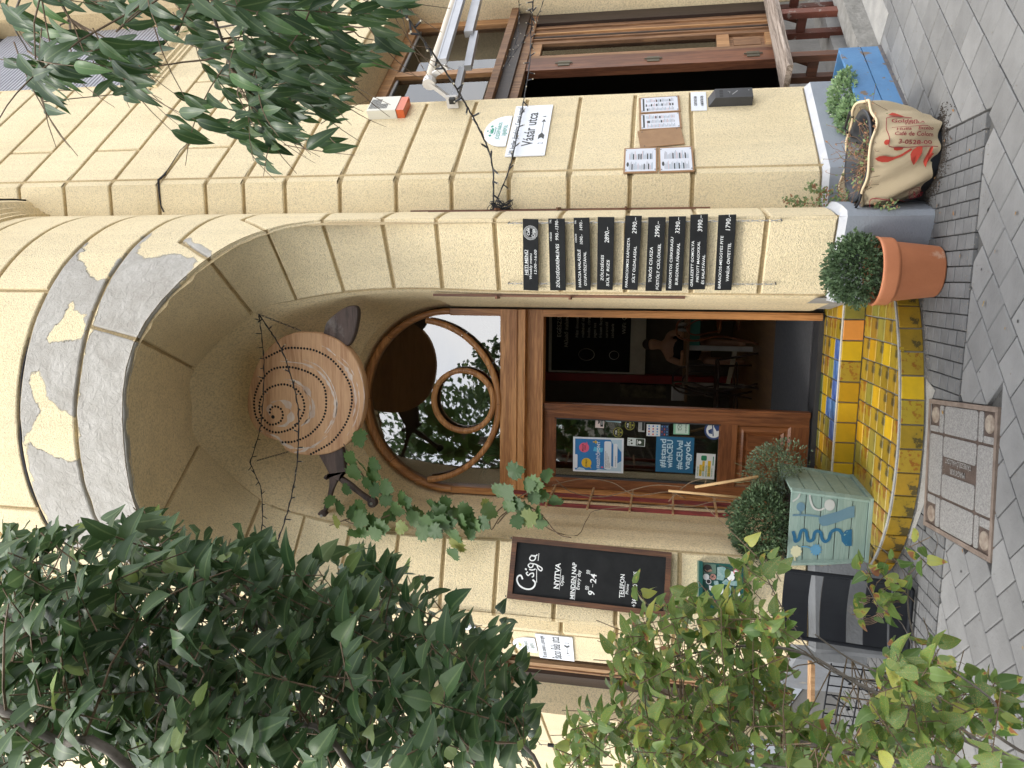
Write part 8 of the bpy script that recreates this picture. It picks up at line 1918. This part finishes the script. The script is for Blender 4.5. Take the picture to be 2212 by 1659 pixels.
sh = thing('potted_shrub', 'loose grey-green sprigs leaning out of the planter towards the door', 'shrub')
shrub('foliage', onY(dd(1672, 1015), 4.98), (.19, .15, .19), 2200, .019, m_box_, sh, 9); shrub('foliage', onY(dd(1700, 985), 4.96), (.12, .10, .16), 600, .019, m_box_, sh, 10)
mb = MB(); r2 = random.Random(6)
for k in range(34): a = V((-1.42 + r2.uniform(-.05, .05), 4.98, .62)); e_ = V((-1.33 + r2.uniform(-.18, .17), 4.97 + r2.uniform(-.14, .14), .72 + r2.uniform(-.12, .24))); mb.tube([a, a.lerp(e_, .5) + V((.02, 0, .02)), e_], .0018, 4)
tag(mb.build('sprig_stems', pm('green_stem', (.16, .17, .08), (.10, .11, .05), bump=0), sh), kind='stuff')
dp = thing('dark_planter', 'small dark brown wooden planter on the landing behind the green one', 'planter')
for k in range(3):
    mb = MB(); mb.aab(-1.80, -1.44, 5.24, 5.26, .30 + .11 * k, .405 + .11 * k); mb.build('board', m_wdark, dp); mb = MB(); mb.aab(-1.459, -1.439, 5.261, 5.52, .30 + .11 * k, .405 + .11 * k); mb.build('board', m_wdark, dp)
mb = MB(); mb.aab(-1.81, -1.43, 5.23, 5.53, .28, .299); mb.build('base_board', m_wdark, dp); mb = MB(); mb.aab(-1.79, -1.46, 5.265, 5.51, .56, .57); mb.build('soil', m_soil, dp)

# ---------------------------------------------------------------- bench in front of the side door
be_ = thing('plank_bench', 'bench of one silvered plank on brown trestle legs below the side window', 'bench')
u_ = (V((2.40, 7.0, 0)) - V((1.475, 5.96, 0))).normalized(); w_ = V((u_.y, -u_.x, 0)); bs = V((1.49, 5.93, .60))
mb = MB(); segs = 10; L_ = 2.6; vs = []
for i in range(segs + 1):
    c = bs + u_ * (L_ * i / segs); hw = .125 + .008 * mnoise.noise(V((i * .7, 0, 0)))
    for a, z in ((-hw, -.02), (-hw - .002, .015), (-hw + .012, .024), (hw - .012, .024), (hw + .002, .012), (hw, -.02)): vs.append(c + w_ * a + V((0, 0, z)))
fs = [(i * 6 + j, i * 6 + (j + 1) % 6, (i + 1) * 6 + (j + 1) % 6, (i + 1) * 6 + j) for i in range(segs) for j in range(6)] + [tuple(range(6)), tuple(segs * 6 + j for j in range(6))[::-1]]
mb.add(vs, fs)
m_gw = wood('silvered_plank_grain', (.40, .33, .28), (.14, .105, .08), 'z', rough=.85, scale=16, bump=.9)
o = mb.build('seat_plank', m_gw, be_)
# plank grain along its own length: object rotated so that local z runs along it
rotm = Matrix((( w_.x, 0, u_.x), (w_.y, 0, u_.y), (0, 1, 0))).to_4x4(); rotm[0][1] = 0; rotm[1][1] = 0; rotm[2][1] = 1
Mx = Matrix(((w_.x, 0, u_.x, bs.x), (w_.y, 0, u_.y, bs.y), (0, 1, 0, bs.z), (0, 0, 0, 1))); o.data.transform(Mx.inverted()); o.matrix_world = Mx
m_leg = wood('chipped_brown_leg', (.16, .06, .03), (.08, .035, .02), 'z', rough=.6, grey=(.60, (.20, .15, .11)))
m_legr = pm('peeling_red_leg', (.17, .05, .03), (.11, .04, .025), rough=.6, scale=8, bump=.4, spots=(10, .6, (.26, .20, .17)))
for i, (d_, mt_) in enumerate(((.20, m_leg), (.95, m_legr), (1.45, m_legr))):
    for sg in (-1, 1):
        mb = MB(); a = bs + u_ * d_ + w_ * sg * .085 + V((0, 0, -.021)); mb.bar(a, V((a.x, a.y, .0)), .07 if i == 0 else .085, .05, up=w_); mb.build('leg', mt_, be_)
    mb = MB(); a = bs + u_ * d_; mb.bar(V((a.x, a.y, .40)) - w_ * .058, V((a.x, a.y, .40)) + w_ * .058, .05, .07); mb.build('stretcher', mt_, be_)
    mb = MB(); a = bs + u_ * (d_ + .2) + V((0, 0, -.03)); mb.bar(a, bs + u_ * (d_ + .03) + V((0, 0, -.22)), .03, .04); mb.build('brace', m_leg, be_)

# ---------------------------------------------------------------- left side: letter box, folded chair, wire rack
lb = thing('letter_box', 'green metal letter box covered with torn stickers below the blackboard', 'letter box')
m_lb = pm('bottle_green_enamel', (.010, .085, .075), (.008, .07, .06), rough=.4, bump=.03, scale=5)
q = [onPL(e4(450, 1700), .10), onPL(e4(440, 440), .10), onPL(e4(1510, 490), .10), onPL(e4(1500, 1720), .10)]; f = frame4(*q)
mb = MB(); c = f.p(.5, .5, -.05); mb.box(c, f.x * f.w / 2, f.y * f.h / 2, f.n * .05); mb.build('case', m_lb, lb)
for a0, a1, b0, b1 in ((.955, 1, 0, 1), (0, .045, 0, 1), (.045, .955, 0, .05)): h = Frame(f.p(a0, b0), f.x, f.y, f.w * (a1 - a0), f.h * (b1 - b0), f.n); board(h, .006, 'frame_rib', m_lb, lb)
mb = MB(); mb.box(f.p(.5, 1.06, -.04), f.x * (f.w / 2 + .008), f.y * .012, f.n * .075); mb.build('hood', m_lb, lb); mb = MB(); mb.box(f.p(.5, 1.02, -.055), f.x * (f.w / 2 - .003), f.y * .022, f.n * .045); mb.build('slot', m_black, lb)
SX = lambda x, y: (1 - (y - 440) / 1270.0, 1 - (x - 450) / 1055.0)
def sdisc(x, y, r_, n=16): return ('p', [SX(x + r_ * math.cos(t), y + r_ * math.sin(t)) for t in np.linspace(0, 6.28, n)[:-1]])
def spoly(*P): return ('p', [SX(*p) for p in P])
m_tor = pm('torn_sticker_grey', (.32, .40, .40), (.10, .25, .24), rough=.7, scale=40, bump=0)
prints(f, [spoly((455, 445), (790, 470), (800, 720), (455, 730))], .0065, 'faded_sticker', flat('grey_green_sticker', (.10, .17, .13), .6), lb)
prints(f, [sdisc(570, 595, 115)], .0072, 'portrait_disc', flat('dark_disc', (.02, .02, .02), .6), lb); prints(f, [spoly((480, 600), (560, 660), (660, 600), (700, 650), (620, 680), (540, 670))], .0078, 'portrait_light', flat('skin_print', (.35, .22, .16), .6), lb)
prints(f, [spoly((820, 540), (1000, 510), (1050, 560), (1030, 780), (980, 890), (800, 870), (830, 700)), spoly((740, 910), (850, 905), (870, 1020), (790, 1060), (735, 980)), spoly((950, 930), (1060, 840), (1120, 900), (1380, 860), (1390, 1010), (1180, 1000), (1000, 990)), spoly((1040, 1060), (1160, 1010), (1190, 1080), (1170, 1360), (1060, 1360), (1030, 1200))], .0066, 'torn_stickers', m_tor, lb)
prints(f, [sdisc(535, 820, 85), sdisc(1180, 790, 98), spoly((610, 1040), (700, 1060), (760, 1160), (860, 1180), (880, 1020), (940, 980), (990, 1060), (980, 1200), (900, 1290), (800, 1260), (620, 1160)), spoly((1150, 620), (1230, 630), (1300, 700), (1240, 720), (1140, 690)), spoly((840, 1330), (920, 1320), (1010, 1390), (900, 1450), (800, 1450)), spoly((1020, 1390), (1300, 1380), (1150, 1450), (960, 1510)), spoly((1330, 1060), (1390, 1080), (1440, 1320), (1370, 1330))], .007, 'white_stickers', C_('sticker_white', (.72, .74, .74)), lb)
prints(f, [sdisc(1340, 630, 98)], .0075, 'pink_sticker', flat('pink_print', (.62, .16, .22), .5), lb); prints(f, [spoly((1260, 610), (1320, 570), (1400, 670), (1340, 710)), sdisc(600, 940, 72)], .008, 'pale_label', C_('sticker_white', (.72, .74, .74)), lb)
prints(f, [sdisc(715, 810, 82)], .0072, 'brown_sticker', flat('salmon_print', (.42, .22, .18), .5), lb); prints(f, [('l', [SX(650, 780), SX(760, 820)], .004), ('l', [SX(730, 750), SX(680, 840)], .004), sdisc(600, 940, 55), spoly((1205, 1050), (1300, 1060), (1300, 1380), (1200, 1370)), sdisc(545, 1140, 35)], .0085, 'dark_marks', flat('dark_disc', (.03, .03, .03), .6), lb)
prints(f, [spoly((560, 1500), (780, 1440), (780, 1520), (540, 1530))], .0075, 'red_sticker', flat('red_print', (.55, .05, .04), .5), lb)

fc = thing('folded_chair', 'black folding chair with wide slats leaning folded against the left pier', 'chair')
XL, XR = -2.155, -1.735
def fcp(x, z): return V((x, 4.245 + .12 * z, z))
m_blk = pm('black_lacquer', (.008, .009, .012), (.011, .013, .016), rough=.55, bump=.05, spec=.15)
for x in (XL, XR): mb = MB(); mb.tube(cpts([fcp(x, .76), fcp(x, .5), fcp(x + (.0), .10), fcp(x + (.03 if x == XL else -.03), .03)], 5), .013, 8); mb.build('side_rail', m_blk, fc, True)
mb = MB(); mb.tube([fcp(XL + .03, .03), fcp(XR - .03, .03)], .014, 8); mb.build('foot_rail', m_blk, fc, True)
for z0, z1 in ((.03, .12), (.135, .262), (.355, .50), (.57, .715)):
    mb = MB(); n_ = 10
    for i in range(n_ + 1):
        x = XL + .012 + (XR - XL - .024) * i / n_; bow = .035 * math.sin(math.pi * i / n_)
        for z in (z0, z1): mb.v.append(fcp(x, z) + V((0, bow - .004, 0)))
        for z in (z1, z0): mb.v.append(fcp(x, z) + V((0, bow + .008, 0)))
    for i in range(n_):
        for j in range(4): mb.f.append((i * 4 + j, i * 4 + (j + 1) % 4, i * 4 + 4 + (j + 1) % 4, i * 4 + 4 + j)); mb.m.append(0)
    mb.f += [(0, 1, 2, 3), (n_ * 4 + 3, n_ * 4 + 2, n_ * 4 + 1, n_ * 4)]; mb.m += [0, 0]; mb.build('slat', m_blk, fc)
wr = thing('wire_rack', 'black wire rack with hooked arms standing behind the bush', 'rack')
Pw = [onY(g6(*q), 4.35) for q in [(490, 245), (650, 800), (900, 665), (640, 480)]]
for i in range(7):
    x = -2.32 - .075 * i; mb = MB(); mb.tube([V((x, 4.32 + .02 * i, .42)), V((x, 4.30 + .02 * i, .02))], .0045, 5); mb.build('upright_wire', m_blk, wr)
for z in (.04, .14, .24, .34, .42): mb = MB(); mb.tube([V((-2.30, 4.31, z)), V((-2.80, 4.43, z))], .005, 5); mb.build('cross_wire', m_blk, wr)
for (x, z) in ((-2.36, .40), (-2.52, .40), (-2.42, .28)): mb = MB(); mb.tube([V((x, 4.34, z)), V((x + .06, 4.10, z - .04)), V((x + .065, 4.085, z - .02))], .006, 5); mb.build('hook_arm', m_blk, wr)
mb = MB(); mb.box((-2.50, 4.42, .50), (.12, .03, 0), (-.01, .045, 0), (0, 0, .012)); tag(mb.build('pale_plank', m_wpale), 'short pale plank lying on top of the wire rack', 'plank')
# curl of wire and dry stalks hooked on the folded chair
mb = MB(); r2 = random.Random(3)
for k in range(5):
    c = fcp(-1.90, .26) + V((0, -.05, 0)); mb.tube([c + V((.05 + .01 * k, 0, 0)) * math.cos(t) + V((0, -.01 * math.sin(3 * t), (.05 + .008 * k) * math.sin(t))) for t in np.linspace(0, 6.0, 22)], .0022, 4)
tag(mb.build('twisted_stalks', m_stem), 'coil of dry vine stalks hanging on the black folded chair', 'vine stalks')

# ---------------------------------------------------------------- across the street, seen in the glass
r2 = random.Random(77)
m_far = leafmat('street_tree_leaf', (.03, .07, .02), (.07, .13, .04), rough=.5, trans=.25)
def streettree(x, y, h, rad, lab, n=1500):
    t = thing('street_tree', lab, 'tree', 'trees across the street'); mb = MB(); mb.tube([V((x, y, -.02)), V((x + .1, y, h * .4)), V((x, y + .1, h * .75))], [.16, .12, .05], 8); mb.build('trunk', m_bark, t, True)
    for k in range(5):
        a = r2.uniform(0, 6.28); mb = MB(); mb.tube([V((x, y, h * .42)), V((x + rad * .45 * math.cos(a), y + rad * .45 * math.sin(a), h * .62)), V((x + rad * .7 * math.cos(a), y + rad * .7 * math.sin(a), h * .8))], [.06, .04, .02], 6); mb.build('branch', m_bark, t)
    shrub('crown', (x, y, h * .68), (rad, rad, h * .36), n * 3, .17, m_far, t, int(x * 10) + 50)
for x, y, h, rad, lab in ((-4.6, -3.4, 7.6, 2.4, 'tall leafy tree across the street, leftmost in the window reflection'), (-8.2, -5.5, 8.6, 3.0, 'broad tree across the street at the far left of the reflection'), (.2, -8.5, 4.4, 2.2, 'lower round tree across the street behind the camera'), (4.8, -7.5, 5.0, 2.5, 'tree across the street on the right side of the reflection')):
    streettree(x, y, h, rad, lab, 2600 if x < -3 else 1500)
hd = thing('street_hedge', 'long clipped hedge across the street, seen only in the door glass', 'hedge'); 
vs = []; fs = []
for k in range(9000):
    p = V((r2.uniform(-13, 12), r2.uniform(-6.6, -5.4), r2.uniform(0, 2.3))); s = .14; d = V((r2.gauss(0, 1), r2.gauss(0, 1), r2.gauss(0, 1))).normalized(); e_ = d.orthogonal().normalized(); b = len(vs); vs += [p, p + d * s * .5 + e_ * s * .35, p + d * s, p + d * s * .5 - e_ * s * .35]; fs.append((b, b + 1, b + 2, b + 3))
tag(mesh_ob('foliage', vs, fs, m_far, hd), kind='stuff')
mb = MB(); mb.aab(-13, 12, -6.4, -5.6, -.02, 2.1); mb.build('inner_twigs', m_soil, hd)
ob_ = thing('opposite_building', 'dull grey apartment house across the street, behind the hedge', 'building')
m_opp = pm('opposite_render', (.5, .46, .40), (.42, .39, .34), rough=.9, scale=2, bump=0)
mb = MB(); mb.aab(-24, 20, -19, -15, 0, 4.6); mb.build('wall', m_opp, ob_)
for i in range(14):
    for z in (1.2,): mb = MB(); mb.aab(-22 + i * 3, -20.8 + i * 3, -14.99, -14.95, z, z + 1.9); mb.build('window', m_blackm, ob_)

# ---------------------------------------------------------------- gum, grit and fallen leaves on the paving
r2 = random.Random(91); mb = MB(); m_gum = flat('trodden_gum', (.035, .034, .033), .9)
spots_ = [onZ(c6(2065, 882), .0008), onZ(f3(840, 260), .0008), onZ(f3(825, 912), .0008), onZ(c3(2060, 410), .0008)] + [V((r2.uniform(-2.0, 2.2), r2.uniform(2.7, 3.9), .0016)) for _ in range(26)]
for p in spots_:
    a = r2.uniform(.004, .010); p = V((p.x, p.y, .0022)); mb.add([p + V((a * math.cos(t) * r2.uniform(.8, 1.2), a * .8 * math.sin(t), 0)) for t in np.linspace(0, 6.28, 9)[:-1]], [tuple(range(8))])
tag(mb.build('gum_spots', m_gum), 'small dark trodden gum spots scattered over the paving slabs', kind='stuff')
vs = []; fs = []
for k in range(2600):
    if k < 1500:      # along the foot of the steps and piers
        q, t_ = fat(r2.uniform(0, acc[-1])); p = V((q.x + r2.gauss(0, .03), q.y - abs(r2.gauss(0, .022)) - .004, .002))
    elif k < 2000: p = V((r2.uniform(-2.4, .8), 3.97 + r2.gauss(0, .05), .002))
    else: p = V((r2.uniform(-2.4, 2.6), r2.uniform(2.7, 6), .002))
    s = r2.uniform(.0010, .0042); b = len(vs); vs += [p + V((s * math.cos(t + k), s * math.sin(t + k), 0)) for t in (0, 2.1, 4.2)] + [p + V((0, 0, s * .8))]; fs += [(b, b + 1, b + 3), (b + 1, b + 2, b + 3), (b + 2, b, b + 3)]
tag(mesh_ob('grit', vs, fs, pm('grit', (.12, .10, .08), (.25, .22, .18), scale=60, bump=0)), 'loose grit gathered along the steps and paving joints', kind='stuff')
m_fall = leafmat('fallen_leaf', (.28, .20, .06), (.20, .10, .04), rough=.8, trans=.05); lf = leafmesh('fallen_leaf', 1, .3, ov, .3, -.25, 5, m_fall)
vs = []; fs = []; base = 0
for k in range(34):
    p = V((r2.uniform(-2.3, 1.9), r2.uniform(2.8, 4.4), .006)) if k > 12 else V((.5 + r2.uniform(-.12, .3), 4.45 + r2.uniform(-.1, .1), .006))
    if p.y > 4.3 and p.x < .2: continue
    A = np.array([v.co[:] + (1,) for v in lf.vertices]) @ np.array(lmat(p, V((r2.uniform(-1, 1), r2.uniform(-1, 1), 0)), V((r2.uniform(-.3, .3), r2.uniform(-.3, .3), 1)), r2.uniform(.012, .03))).T
    vs += A[:, :3].tolist(); fs += [tuple(base + i for i in q.vertices) for q in lf.polygons]; base += len(A)
tag(mesh_ob('fallen_leaves', vs, fs, m_fall), 'a few small dry fallen leaves lying on the paving', kind='stuff')
